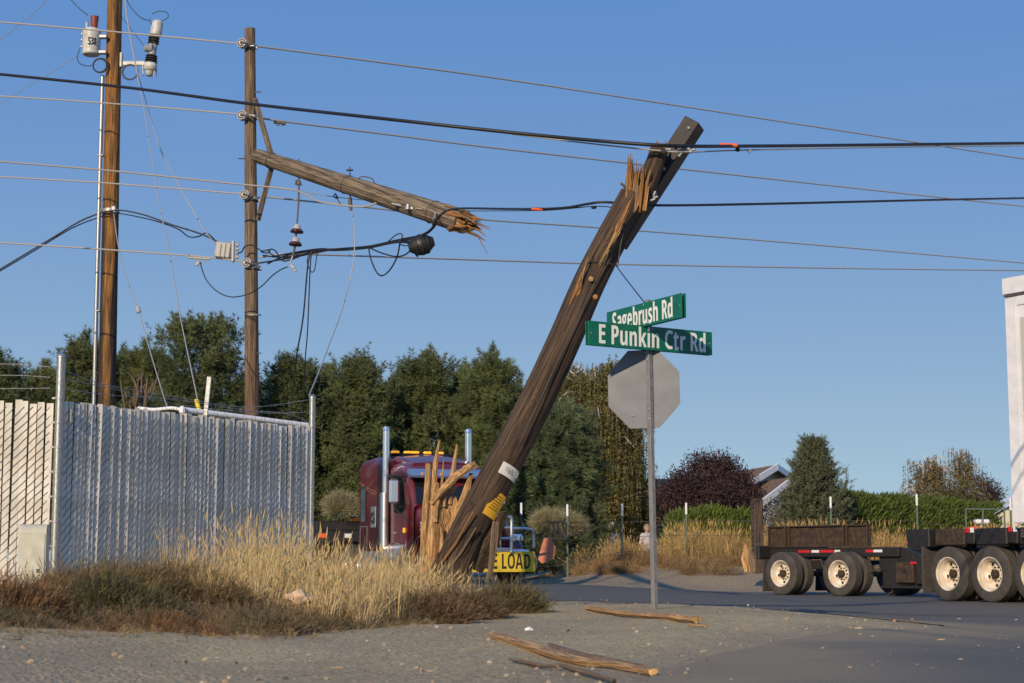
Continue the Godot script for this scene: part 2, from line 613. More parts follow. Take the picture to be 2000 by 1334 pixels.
# ---------------------------------------------------------------- ground and road
func setting() -> void:
	var g := MB.new()
	var ds := [-60.0, -30.0, -15.0, -6.0, 0.0, 2.0]
	var d := 3.0
	while d < 400.0:
		d *= 1.013 if d < 60.0 else 1.05
		ds.append(d)
	ds.append(900.0)
	var nx := 260
	for i in ds.size():
		var dd: float = ds[i]
		var half := 10.0 + maxf(dd, 0.0) * 0.55 if dd < 200 else 700.0
		for j in nx + 1:
			var t := (float(j) / nx) * 2.0 - 1.0
			var x := t * half
			if absf(t) > 0.96:
				x = signf(t) * lerpf(absf(x), 700.0, (absf(t) - 0.96) / 0.04)
			var y := ground_y(x, dd)
			var a := nz2.get_noise_2d(x * 9.0, dd * 9.0)
			var b := nz.get_noise_2d(x * 40.0 + 90.0, dd * 26.0)
			var q := Color(0.49, 0.375, 0.21).lerp(Color(0.6, 0.46, 0.25), clampf(0.45 + a * 1.5 + 0.5 * nz.get_noise_2d(x * 160.0, dd * 120.0), 0, 1))
			q = q * (1.0 + 0.16 * nz.get_noise_2d(x * 60.0 + 300.0, dd * 14.0))
			q = q.lerp(Color(0.45, 0.36, 0.22), 0.5 * ss(0.15, 0.6, b))
			var edge := ss(0.9, 0.0, road_left(dd) - x) if dd < 23.0 else 0.0
			q = q.lerp(Color(0.32, 0.26, 0.17), edge * 0.5)
			if dd > 40.0:
				q = q.lerp(Color(0.36, 0.28, 0.19), 0.7)
				q = q.lerp(Color(0.24, 0.2, 0.1), ss(60.0, 80.0, dd))
			g.col = q
			g.vert(Vector3(x, y, -dd), Vector3.UP, Vector2(x, dd))
	var w := nx + 1
	for i in ds.size():
		for j in w:
			var k := i * w + j
			var px: Vector3 = g.v[i * w + mini(j + 1, nx)] - g.v[i * w + maxi(j - 1, 0)]
			var pz: Vector3 = g.v[mini(i + 1, ds.size() - 1) * w + j] - g.v[maxi(i - 1, 0) * w + j]
			var nn := px.cross(pz).normalized()
			g.n[k] = nn if nn.y > 0 else -nn
	for i in ds.size() - 1:
		for j in nx:
			var k := i * w + j
			g.face(k, k + 1, k + w + 1)
			g.face(k, k + w + 1, k + w)
	struct("ground", g, M.dirt)
	# the asphalt of the crossing, laid a little above the dirt
	for run in [[-20.0, 42.5], [42.5, 130.0]]:
		var r := MB.new()
		var rows := []
		d = run[0]
		while d < run[1]:
			rows.append(d)
			d += 0.06 if d > 22.7 and d < 24.7 else 0.12 if d > 3.0 and d < 25.0 else 0.5 if d < 60 else 2.0
		rows.append(run[1])
		var nc := 150
		for dd in rows:
			var xl := road_left(dd + (0.11 if dd == 42.5 and run[0] == 42.5 else 0.0))
			var xr := road_right(dd + (0.11 if dd == 42.5 and run[0] == 42.5 else 0.0))
			for j in nc + 1:
				var t := float(j) / nc
				var x := lerpf(xl, xr, t * t if run[0] < 0 else t)
				var y := gy(x, dd) + 0.006
				var dust := nz2.get_noise_2d(x * 12.0, dd * 12.0)
				var q := Color(0.175, 0.155, 0.128)
				if dd < 24.0:
					var s := ss(1.6, 0.0, x - xl)
					q = q.lerp(Color(0.47, 0.36, 0.2), clampf(s * (0.9 + dust * 1.3), 0, 1))
					q = q.lerp(Color(0.24, 0.2, 0.15), clampf(0.1 + dust * 0.4, 0, 0.4) * ss(4.0, 0.5, x - xl))
				else:
					q = q.lerp(Color(0.2, 0.17, 0.13), clampf(0.1 + dust * 0.4, 0, 0.3))
					q = q.lerp(Color(0.2, 0.18, 0.15), ss(40.8, 42.4, dd) * 0.5 * float(dd < 43))
				r.col = q
				r.vert(Vector3(x, y, -dd), Vector3.UP, Vector2(x, dd))
		for i in rows.size() - 1:
			for j in nc:
				var k: int = i * (nc + 1) + j
				r.face(k, k + 1, k + nc + 2)
				r.face(k, k + nc + 2, k + nc + 1)
		struct("road", r, M.asphalt)


# ---------------------------------------------------------------- plants: small meshes
func tuft_pine(r: RandomNumberGenerator) -> ArrayMesh:
	var b := MB.new()
	for i in 30:
		var t := r.randf()
		var y := t * 0.22
		var a := r.randf() * TAU
		var up := lerpf(0.25, 1.4, t * t)
		var d := Vector3(cos(a), up, sin(a)).normalized()
		var l := r.randf_range(0.1, 0.16)
		var s := d.cross(Vector3(r.randf() - 0.5, r.randf() - 0.5, r.randf() - 0.5)).normalized() * 0.0095
		var p := Vector3(0, y, 0) + d * 0.01
		b.col = Color.WHITE * r.randf_range(0.75, 1.2)
		b.tri(p - s, p + s, p + d * l)
	return b.mesh()


func clump_leaf(r: RandomNumberGenerator, n: int, rad: float, lw: float, ll: float) -> ArrayMesh:
	var b := MB.new()
	for i in n:
		var p := Vector3(r.randfn(), r.randfn(), r.randfn()) * rad * 0.45
		var d := (p.normalized() + Vector3(r.randf() - 0.5, r.randf() - 0.5, r.randf() - 0.5) * 1.4).normalized()
		var s := d.cross(Vector3(r.randf() - 0.5, r.randf() - 0.5, r.randf() - 0.5)).normalized() * lw * 0.5
		var l := ll * r.randf_range(0.7, 1.2)
		b.col = Color.WHITE * r.randf_range(0.7, 1.25)
		b.quad(p, p + d * l * 0.5 + s, p + d * l, p + d * l * 0.5 - s)
	return b.mesh()


# leaves on thin hanging strands
func strand_birch(r: RandomNumberGenerator) -> ArrayMesh:
	var b := MB.new()
	for k in 4:
		var x := r.randf_range(-0.16, 0.16)
		var z := r.randf_range(-0.16, 0.16)
		var len_ := r.randf_range(0.5, 0.95)
		b.col = Color(0.5, 0.4, 0.3)
		b.tri(Vector3(x - 0.006, 0, z), Vector3(x + 0.006, 0, z), Vector3(x, -len_, z))
		for i in 13:
			var y := -len_ * r.randf()
			var p := Vector3(x, y, z)
			var a := r.randf() * TAU
			var d := Vector3(cos(a), -0.8, sin(a)).normalized()
			var s := Vector3(-sin(a), r.randf() - 0.5, cos(a)).normalized() * 0.024
			var l := r.randf_range(0.06, 0.095)
			b.col = Color.WHITE * r.randf_range(0.65, 1.3)
			b.quad(p, p + d * l * 0.45 + s, p + d * l, p + d * l * 0.45 - s)
	return b.mesh()


# short stiff needles along a twig that points along +y
func spray_spruce(r: RandomNumberGenerator) -> ArrayMesh:
	var b := MB.new()
	for t in 4:
		var a0 := r.randf_range(-0.7, 0.7)
		var ax := Vector3(sin(a0), cos(a0), r.randf_range(-0.15, 0.15)).normalized()
		var l0 := r.randf_range(0.22, 0.4)
		for i in 14:
			var p := ax * l0 * r.randf()
			var d := (ax * 0.7 + Vector3(r.randf() - 0.5, r.randf() - 0.5, r.randf() - 0.5) * 1.8).normalized()
			var s := d.cross(Vector3(r.randf() - 0.5, r.randf() - 0.5, r.randf() - 0.5)).normalized() * 0.012
			b.col = Color.WHITE * r.randf_range(0.7, 1.25)
			b.tri(p - s, p + s, p + d * r.randf_range(0.07, 0.11))
	return b.mesh()


# upright flattened sprays of an arborvitae
func spray_cedar(r: RandomNumberGenerator) -> ArrayMesh:
	var b := MB.new()
	for i in 24:
		var a := r.randfn() * 0.34
		var d := Vector3(sin(a), cos(a), r.randfn() * 0.25).normalized()
		var p := Vector3(r.randfn() * 0.05, r.randf() * 0.14, r.randfn() * 0.05)
		var s := d.cross(Vector3(r.randf() - 0.5, 0.2, r.randf() - 0.5)).normalized() * 0.016
		var l := r.randf_range(0.1, 0.24)
		b.col = Color.WHITE * r.randf_range(0.7, 1.3)
		b.quad(p, p + d * l * 0.6 + s, p + d * l, p + d * l * 0.6 - s)
	return b.mesh()


# dry grass, one metre tall; kind 0 loose stems, 1 with seed heads, 2 short and bushy
func tuft_grass(r: RandomNumberGenerator, kind: int) -> ArrayMesh:
	var b := MB.new()
	var count := [15, 12, 26][kind] as int
	for i in count:
		var a := r.randf() * TAU
		var lean = absf(r.randfn()) * [0.22, 0.15, 0.5][kind]
		var h: float = r.randf_range(0.5, 1.0) * (1.0 if kind < 2 else 0.75)
		var p := Vector3(cos(a), 0, sin(a)) * r.randf() * 0.07
		var o = Vector3(cos(a), 0, sin(a)) * lean
		var side := Vector3(-sin(a + r.randf_range(-1, 1)), 0, cos(a + r.randf_range(-1, 1))).normalized()
		var w := r.randf_range(0.0025, 0.0048)
		b.col = Color.WHITE * r.randf_range(0.72, 1.25)
		var q := []
		for k in 4:
			var t := k / 3.0
			q.append(p + Vector3(0, h * t * (1.0 - 0.15 * lean * t), 0) + o * h * t * t)
		for k in 3:
			var w0 := w * (1.0 - k / 3.3)
			var w1 := w * (1.0 - (k + 1) / 3.3)
			b.quad(q[k] - side * w0, q[k] + side * w0, q[k + 1] + side * w1, q[k + 1] - side * w1)
		if kind == 1 and i % 2 == 0:
			var t0: Vector3 = q[3]
			var dr: Vector3 = (q[3] - q[2]).normalized()
			b.quad(t0 - dr * 0.06, t0 + side * 0.007, t0 + dr * 0.1, t0 - side * 0.007)
			var s2 := side.cross(dr).normalized()
			b.quad(t0 - dr * 0.06, t0 + s2 * 0.007, t0 + dr * 0.1, t0 - s2 * 0.007)
	return b.mesh()


# a fine twiggy weed about one metre across
func clump_weed(r: RandomNumberGenerator, n: int, up: float) -> ArrayMesh:
	var b := MB.new()
	for i in n:
		var d := Vector3(r.randfn(), absf(r.randfn()) * up + 0.25, r.randfn()).normalized()
		var l := r.randf_range(0.3, 0.55)
		var s := d.cross(Vector3(r.randf() - 0.5, r.randf() - 0.5, r.randf() - 0.5)).normalized()
		b.col = Color.WHITE * r.randf_range(0.6, 1.3)
		b.tri(-s * 0.004, s * 0.004, d * l)
		for k in 5:
			var p := d * l * r.randf_range(0.35, 1.0)
			var e := (d + Vector3(r.randf() - 0.5, r.randf() - 0.2, r.randf() - 0.5) * 1.8).normalized()
			var l2 := r.randf_range(0.05, 0.14)
			b.tri(p - s * 0.0055, p + s * 0.0055, p + e * l2)
	return b.mesh()


func basis_to(d: Vector3, spin: float, s: float) -> Basis:
	var y := d.normalized()
	var x := y.cross(Vector3(0.31, 0.2, 0.93)).normalized()
	var z := x.cross(y)
	return Basis(x, y, z).rotated(y, spin).scaled_local(Vector3.ONE * s)


func shade(c: Color, r: RandomNumberGenerator, v := 0.25) -> Color:
	var k := 1.0 + r.randf_range(-v, v)
	return Color(c.r * k * r.randf_range(0.92, 1.1), c.g * k, c.b * k * r.randf_range(0.85, 1.1))


# ---------------------------------------------------------------- trees
func tree_root(called: String, label: String, category: String, px: float, d: float, group: String) -> Node3D:
	var p := at(px, 1100, d)
	p.y = gy(p.x, d) - 0.05
	return thing(called, label, category, p, group)


# tops: list of [pixel x, pixel y] of the leaders; wpx: width of the crown in pixels
func pine(px: float, py: float, wpx: float, d: float, seed_: int, label: String, tint: Color, dens := 1.0, shape := 0.55, meshes: Array = []) -> void:
	var r := RandomNumberGenerator.new()
	r.seed = seed_
	var t := tree_root("pine_tree", label, "pine tree", px, d, "pines behind the road")
	var base := t.position
	var H := at(px, py, d).y - base.y
	var R := wpx * d / F * 0.5
	var tk := MB.new()
	var lean := Vector3(r.randf_range(-0.2, 0.2), 0, 0)
	var axis := []
	for i in 7:
		axis.append(base + Vector3(0, H * 0.95 * i / 6.0, 0) + lean * pow(i / 6.0, 2))
	tk.tube(axis, [H * 0.02, H * 0.018, H * 0.016, H * 0.013, H * 0.01, H * 0.006, H * 0.002], 8, false)
	part("trunk", tk, M.bark, t)
	var lb := MB.new()
	var xfs := []
	var cols := []
	var nb := int(105 * dens)
	for i in nb:
		var u := (i + r.randf()) / nb
		var hh := lerpf(0.06, 0.97, pow(u, 0.85))
		var env := 1.0 if hh < shape else sqrt(maxf(1.0 - pow((hh - shape) / (1.03 - shape), 2.0), 0.02))
		env *= 0.72 + 0.28 * ss(0.0, 0.22, hh)
		var a := i * 2.399 + r.randf() * 0.8
		var len_: float = R * env * r.randf_range(0.72, 1.12)
		var st := base + Vector3(0, H * hh * 0.93, 0) + lean * hh * hh
		var rise := lerpf(0.05, 1.3, hh * hh) + r.randf_range(-0.1, 0.15)
		var dir := Vector3(cos(a), 0, sin(a))
		var tip := st + dir * len_ + Vector3(0, len_ * rise * 0.7, 0)
		var mid := st + dir * len_ * 0.55 + Vector3(0, len_ * rise * 0.22, 0)
		if tip.y > base.y + H:
			tip.y = base.y + H * r.randf_range(0.93, 1.0)
		lb.tube([st, mid, tip], [0.05 * (1.1 - hh), 0.035 * (1.1 - hh), 0.012], 4, false)
		# the needles sit in puffs along the outer part of each branch
		var tone := r.randf_range(0.65, 1.35)
		for q in int(2.0 + 2.6 * env):
			var f := 1.0 - pow(r.randf(), 1.4) * 0.62
			var pc := (st.lerp(mid, f * 2.0) if f < 0.5 else mid.lerp(tip, f * 2.0 - 1.0)) + Vector3(r.randfn(), r.randfn() * 0.4, r.randfn()) * 0.22 * R / 1.3
			var pr := r.randf_range(0.12, 0.24)
			for k in int(11 * dens):
				var off := Vector3(r.randfn(), absf(r.randfn()) * 0.8 - 0.2, r.randfn()) * pr
				var up := (dir * 0.45 + Vector3.UP * (0.9 + hh) + off * 2.5).normalized()
				xfs.append(Transform3D(basis_to(up, r.randf() * TAU, r.randf_range(0.95, 1.4)), pc + off - base))
				cols.append(shade(tint * tone, r))
	# upright leaders round the top
	for i in 9:
		var hh := r.randf_range(0.74, 1.0)
		var env := sqrt(maxf(1.0 - pow((hh - shape) / (1.03 - shape), 2.0), 0.02))
		var a := r.randf() * TAU
		var p := Vector3(cos(a), 0, sin(a)) * R * env * r.randf_range(0.3, 0.85) + Vector3(0, H * hh * 0.92, 0)
		for k in 16:
			var y := r.randf() * r.randf_range(0.5, 1.0)
			xfs.append(Transform3D(basis_to(Vector3(r.randfn() * 0.35, 1, r.randfn() * 0.35), r.randf() * TAU, 1.0), p + Vector3(r.randfn() * 0.09 * (1.2 - y), y, r.randfn() * 0.09 * (1.2 - y))))
			cols.append(shade(tint * 1.1, r))
	for k in 10:
		var p := Vector3(0, H * r.randf_range(0.93, 1.0), 0) + lean + Vector3(r.randfn(), 0, r.randfn()) * R * 0.1
		xfs.append(Transform3D(basis_to(Vector3(r.randfn() * 0.2, 1, r.randfn() * 0.2), r.randf() * TAU, 1.4), p))
		cols.append(shade(tint, r))
	part("limbs", lb, M.bark, t)
	many("crown", meshes[seed_ % meshes.size()], M.needle, xfs, cols, t)


func birch(called: String, px: float, py: float, wpx: float, d: float, seed_: int, label: String, tint: Color, tint2: Color, meshes: Array, thin := 1.0, clumpy := 1.0) -> void:
	var r := RandomNumberGenerator.new()
	r.seed = seed_
	var t := tree_root(called, label, "birch tree", px, d, "")
	var base := t.position
	var H := at(px, py, d).y - base.y
	var R := wpx * d / F * 0.5
	var tk := MB.new()
	tk.tube(curve([base, base + Vector3(0.1, H * 0.35, 0), base + Vector3(-0.1, H * 0.7, 0.1), base + Vector3(0.05, H * 0.9, 0)], 4), [0.13, 0.125, 0.12, 0.11, 0.1, 0.09, 0.08, 0.07, 0.06, 0.05, 0.035, 0.02, 0.008], 8, false)
	part("trunk", tk, M.birch_bark, t)
	var lb := MB.new()
	var xfs := []
	var cols := []
	for i in int(46 * thin):
		var hh := r.randf_range(0.25, 0.98)
		var a := i * 2.399 + r.randf()
		var env := sqrt(maxf(0.05, 1.0 - pow((hh - 0.45) / 0.62, 2.0)))
		var len_ := R * env * r.randf_range(0.6, 1.05)
		var st := base + Vector3(0, H * hh * 0.85, 0)
		var dir := Vector3(cos(a), 0, sin(a))
		var mid := st + dir * len_ * 0.6 + Vector3(0, len_ * 0.55, 0)
		var tip := st + dir * len_ + Vector3(0, len_ * 0.35, 0)
		if mid.y > base.y + H:
			mid.y = base.y + H
			tip.y = minf(tip.y, base.y + H * 0.97)
		lb.tube(curve([st, mid, tip], 3), [0.05, 0.042, 0.036, 0.028, 0.02, 0.014, 0.008], 4, false)
		for k in int(16 * clumpy):
			var f := r.randf_range(0.25, 1.0)
			var p := st.lerp(mid, f * 2.0) if f < 0.5 else mid.lerp(tip, f * 2.0 - 1.0)
			p += Vector3(r.randfn(), r.randfn() * 0.6, r.randfn()) * 0.22
			var drop := int(r.randi_range(1, 4) * clumpy)
			for q in drop:
				var pp := p - Vector3(0, 0.62 * q, 0)
				if pp.y > base.y + 0.5:
					xfs.append(Transform3D(Basis(Vector3.UP, r.randf() * TAU).scaled(Vector3.ONE * r.randf_range(0.85, 1.4)), pp - base))
					cols.append(shade(tint.lerp(tint2, r.randf()), r, 0.3))
	part("limbs", lb, M.birch_bark, t)
	many("crown", meshes[seed_ % meshes.size()], M.leaf, xfs, cols, t)


# dense rounded crown made of clumps round several lobes [px, py, radius px, depth offset]
func lobed_tree(called: String, category: String, px: float, d: float, lobes: Array, seed_: int, label: String, tint: Color, mesh: Mesh, per: float, scale_ := 1.0) -> void:
	var r := RandomNumberGenerator.new()
	r.seed = seed_
	var t := tree_root(called, label, category, px, d, "")
	var base := t.position
	var xfs := []
	var cols := []
	var lb := MB.new()
	for l in lobes:
		var c := at(l[0], l[1], d + l[3])
		var R: float = l[2] * d / F
		lb.tube([base + Vector3(0, 0.2, 0), base.lerp(c, 0.5) + Vector3(0, 0.3, 0), c], [0.12, 0.08, 0.03], 5, false)
		for k in int(per * R * R):
			var v := Vector3(r.randfn(), r.randfn(), r.randfn()).normalized()
			var p := c + v * R * (1.0 - pow(r.randf(), 2.2) * 0.5) * (0.88 + 0.22 * nz.get_noise_3d(v.x * 90 + l[0], v.y * 90, v.z * 90) * 2.0)
			if p.y < base.y + 0.15:
				continue
			xfs.append(Transform3D(basis_to(v + Vector3.UP * 0.5, r.randf() * TAU, r.randf_range(0.8, 1.3) * scale_), p - base))
			cols.append(shade(tint, r, 0.3))
	part("trunk", lb, M.bark, t)
	many("crown", mesh, M.leaf, xfs, cols, t)


func spruce(px: float, py: float, wpx: float, d: float, seed_: int, label: String, tint: Color, mesh: Mesh) -> void:
	var r := RandomNumberGenerator.new()
	r.seed = seed_
	var t := tree_root("spruce_tree", label, "spruce tree", px, d, "")
	var base := t.position
	var H := at(px, py, d).y - base.y
	var R := wpx * d / F * 0.5
	var tk := MB.new()
	tk.tube([base, base + Vector3(0, H * 0.5, 0), base + Vector3(0, H * 0.97, 0)], [0.16, 0.09, 0.015], 8, false)
	part("trunk", tk, M.bark, t)
	var lb := MB.new()
	var xfs := []
	var cols := []
	for i in 210:
		var hh := pow((i + r.randf()) / 210.0, 1.25) * 0.98
		var a := i * 2.399 + r.randf()
		var env := pow(1.0 - hh, 0.8) * 1.02 + 0.02
		var len_ := maxf(R * env * r.randf_range(0.75, 1.1), 0.12)
		var st := base + Vector3(0, 0.15 + H * hh * 0.97, 0)
		var dir := Vector3(cos(a), 0, sin(a))
		var tip := st + dir * len_ + Vector3(0, len_ * (0.28 + hh * 0.6), 0)
		var mid := st + dir * len_ * 0.6 + Vector3(0, len_ * 0.02, 0)
		lb.tube([st, mid, tip], [0.025, 0.018, 0.006], 4, false)
		for k in int(5 + len_ * 16):
			var f := r.randf_range(0.2, 1.0)
			var p := st.lerp(mid, f * 2.0) if f < 0.5 else mid.lerp(tip, f * 2.0 - 1.0)
			p += Vector3(r.randfn(), r.randfn() * 0.5, r.randfn()) * 0.12
			xfs.append(Transform3D(basis_to(dir * 0.8 + Vector3(r.randfn() * 0.4, 0.5 + hh, r.randfn() * 0.4), r.randf() * TAU, r.randf_range(0.75, 1.2)), p - base))
			cols.append(shade(tint, r, 0.28))
	part("limbs", lb, M.bark, t)
	many("crown", mesh, M.needle, xfs, cols, t)


func cedar_cone(base: Vector3, h: float, rad: float, r: RandomNumberGenerator, tint: Color, xfs: Array, cols: Array, origin: Vector3, n: int) -> void:
	for k in n:
		var u := pow(r.randf(), 1.25)
		var env := 1.0 if u < 0.4 else sqrt(maxf(0.0, 1.0 - pow((u - 0.4) / 0.62, 2.0)))
		var a := r.randf() * TAU
		var q := rad * env * sqrt(r.randf_range(0.45, 1.0))
		var p := base + Vector3(cos(a) * q, u * h * 0.95, sin(a) * q)
		xfs.append(Transform3D(basis_to(Vector3(cos(a) * 0.35, 1, sin(a) * 0.35), r.randf() * TAU, r.randf_range(0.9, 1.5)), p - origin))
		cols.append(shade(tint, r, 0.25))


# ---------------------------------------------------------------- poles
func barrel(mb: MB, pts: Array, radii: Array, sides: int, paint: Callable, vs := 0.5) -> void:
	var s := mb.v.size()
	mb.tube(pts, radii, sides, true, vs)
	for i in range(s, mb.v.size()):
		mb.c[i] = paint.call(mb.v[i], mb.n[i])


func fine(a: Vector3, b: Vector3, n: int) -> Array:
	var o := []
	for i in n + 1:
		o.append(a.lerp(b, float(i) / n))
	return o


func left_pole() -> void:
	var a := at(203, 1085, 34.0)
	a.y = 0.3
	var b := at(225, -40, 34.0)
	var t := thing("utility_pole", "tall orange-brown stained wooden pole carrying the white transformer", "utility pole", a)
	var mb := MB.new()
	var pts := fine(a, b, 60)
	var rr := []
	for i in 61:
		rr.append(lerpf(0.185, 0.145, i / 60.0))
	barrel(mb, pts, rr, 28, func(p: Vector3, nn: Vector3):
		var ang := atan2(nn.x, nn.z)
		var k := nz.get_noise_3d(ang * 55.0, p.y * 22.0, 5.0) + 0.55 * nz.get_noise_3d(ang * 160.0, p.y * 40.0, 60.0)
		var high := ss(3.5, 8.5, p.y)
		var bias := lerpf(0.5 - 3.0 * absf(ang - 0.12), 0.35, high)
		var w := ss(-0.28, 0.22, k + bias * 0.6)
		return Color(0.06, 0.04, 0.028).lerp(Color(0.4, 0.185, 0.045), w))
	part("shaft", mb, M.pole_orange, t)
	var cb := MB.new()
	var s := Vector3(-0.235, 0, 0.1)
	cb.tube([a + s, a.lerp(b, 0.45) + s * 0.94, at(207, 150, 34.0) + Vector3(-0.05, 0, 0.08)], 0.042, 10)
	var host := part_host("conduit", cb, M.galvanized, t)
	for q in [590, 300]:
		var rb := MB.new()
		var c := a.lerp(b, (1085.0 - q) / 1125.0)
		rb.box(c + Vector3(-0.2, 0, 0.09), Vector3(0.12, 0.03, 0.1), 0.008)
		part("strap", rb, M.steel, host)
	var bd := MB.new()
	var c0 := at(216, 412, 34.0)
	bd.lathe([Vector2(0.172, -0.03), Vector2(0.178, -0.03), Vector2(0.178, 0.03), Vector2(0.172, 0.03)], 20, Transform3D(Basis(), c0), false)
	bd.box(at(222, 410, 33.75), Vector3(0.1, 0.16, 0.1), 0.02)
	part("clamp", bd, M.steel, t)
	# transformer
	var tt := thing("transformer", "white cylindrical transformer with red bushing, hung left of the pole", "transformer", at(178, 108, 33.8))
	var tb := MB.new()
	var xf := Transform3D(Basis(), at(178, 108, 33.8))
	tb.lathe([Vector2(0.0, 0.0), Vector2(0.15, 0.0), Vector2(0.172, 0.02), Vector2(0.176, 0.05), Vector2(0.17, 0.08), Vector2(0.17, 0.12), Vector2(0.176, 0.14), Vector2(0.176, 0.47), Vector2(0.183, 0.475), Vector2(0.183, 0.5), Vector2(0.165, 0.52), Vector2(0.1, 0.56), Vector2(0.0, 0.57)], 28, xf)
	part("tank", tb, M.equipment_white, tt)
	var bb := MB.new()
	bb.lathe([Vector2(0.05, 0.55), Vector2(0.06, 0.57), Vector2(0.07, 0.62), Vector2(0.085, 0.79), Vector2(0.088, 0.8), Vector2(0.03, 0.8), Vector2(0.0, 0.8)], 16, xf.translated(Vector3(0.045, 0, 0)))
	part("bushing", bb, M.bushing_red, tt)
	var sb := MB.new()
	sb.lathe([Vector2(0.03, 0.5), Vector2(0.03, 0.6), Vector2(0.035, 0.66), Vector2(0.0, 0.68)], 10, xf.translated(Vector3(-0.09, 0, 0.05)))
	part("arrester", sb, M.porcelain, tt)
	for y in [0.38, 0.06]:
		var br := MB.new()
		br.box(xf.origin + Vector3(0.23, y, 0), Vector3(0.16, 0.07, 0.12), 0.012)
		part("bracket", br, M.steel, tt)
	for y in [0.42, 0.3, 0.16]:
		var br := MB.new()
		br.box(xf.origin + Vector3(-0.18, y, 0.06), Vector3(0.04, 0.05, 0.05), 0.01)
		part("lug", br, M.steel, tt)
	var num := text_mesh("538", 0.15, M.black_paint, tt, Transform3D(Basis(Vector3.UP, 0.35), Vector3(0.055, 0.24, 0.178)), 0.17)
	num.name = "number"
	var loop := MB.new()
	loop.tube(curve(ats([[156, 95], [151, 112], [156, 124], [172, 129], [184, 126]], 33.8)), 0.009, 5)
	for k in 3:
		var cen := at(195 + k * 0.7, 128, 33.8)
		var ring := []
		for i in 21:
			ring.append(cen + Vector3(cos(TAU * i / 20.0), sin(TAU * i / 20.0), 0.02 * k) * (0.13 + 0.012 * k))
		loop.tube(ring, 0.009, 5, false)
	part("lead_wire", loop, M.cable_black, tt)
	# recloser on its arm
	var rc := thing("recloser", "white and dark switch standing on an arm right of the pole", "switch", at(291, 150, 34.0))
	var o := at(291, 150, 34.0)
	var tilt := Basis(Vector3.BACK, -0.1)
	var rx := Transform3D(tilt, o)
	var low := MB.new()
	low.lathe([Vector2(0, 0.02), Vector2(0.07, 0.02), Vector2(0.08, 0.1), Vector2(0.085, 0.13), Vector2(0.13, 0.14), Vector2(0.135, 0.22), Vector2(0.13, 0.27), Vector2(0.1, 0.29), Vector2(0, 0.29)], 20, rx)
	part("base", low, M.equipment_white, rc)
	var ins := MB.new()
	for k in 4:
		var y := 0.28 + k * 0.045
		ins.lathe([Vector2(0.07, y), Vector2(0.13 - k * 0.004, y + 0.012), Vector2(0.13 - k * 0.004, y + 0.02), Vector2(0.07, y + 0.045)], 18, rx)
	part("insulator", ins, M.rubber_dark, rc)
	ins = MB.new()
	for k in 4:
		var y := 0.68 + k * 0.05
		ins.lathe([Vector2(0.07, y), Vector2(0.115, y + 0.014), Vector2(0.115, y + 0.024), Vector2(0.07, y + 0.05)], 18, rx)
	part("insulator", ins, M.rubber_dark, rc)
	var md := MB.new()
	md.lathe([Vector2(0.07, 0.45), Vector2(0.085, 0.47), Vector2(0.085, 0.66), Vector2(0.07, 0.69)], 16, rx)
	md.tube([rx * Vector3(-0.02, 0.56, 0.05), rx * Vector3(-0.14, 0.56, 0.1)], 0.075, 12)
	part("middle", md, M.equipment_grey, rc)
	var hd := MB.new()
	hd.lathe([Vector2(0.08, 0.86), Vector2(0.12, 0.89), Vector2(0.112, 1.12), Vector2(0.1, 1.16), Vector2(0.04, 1.19), Vector2(0.0, 1.2)], 18, Transform3D(Basis(Vector3.BACK, -0.16), o + Vector3(-0.03, 0, 0)))
	part("head", hd, M.equipment_white, rc)
	var arm := MB.new()
	arm.box(at(264, 124, 34.0), Vector3(0.5, 0.09, 0.07), 0.012)
	arm.box(at(237, 118, 34.0), Vector3(0.05, 0.3, 0.14), 0.012)
	for s2 in [-1, 1]:
		arm.tube([o + Vector3(0.1 * s2, -0.0, 0.05), o + Vector3(0.13 * s2, 0.24, 0.05)], 0.011, 6)
	arm.tube([o + Vector3(0.13, 0.0, -0.04), o + Vector3(0.15, 0.24, 0)], 0.011, 6)
	part("arm", arm, M.equipment_white, rc)
	var ld := MB.new()
	ld.tube(curve(ats([[297, 28], [310, 22], [325, 24], [328, 34], [312, 42], [300, 40]], 34.0)), 0.009, 5)
	ld.tube(curve(ats([[292, 36], [298, 52], [306, 64]], 34.0)), 0.008, 5)
	part("jumper", ld, M.cable_black, rc)
	var cl := MB.new()
	var cc := at(254, 141, 33.7)
	for k in 3:
		var ring := []
		for i in 21:
			ring.append(cc + Vector3(cos(TAU * i / 20.0), sin(TAU * i / 20.0), 0.02 * k) * (0.14 + 0.01 * k))
		cl.tube(ring, 0.009, 5, false)
	solo("coil", cl, M.rubber_dark, "small round coil of spare dark wire under the switch arm", "wire coil")


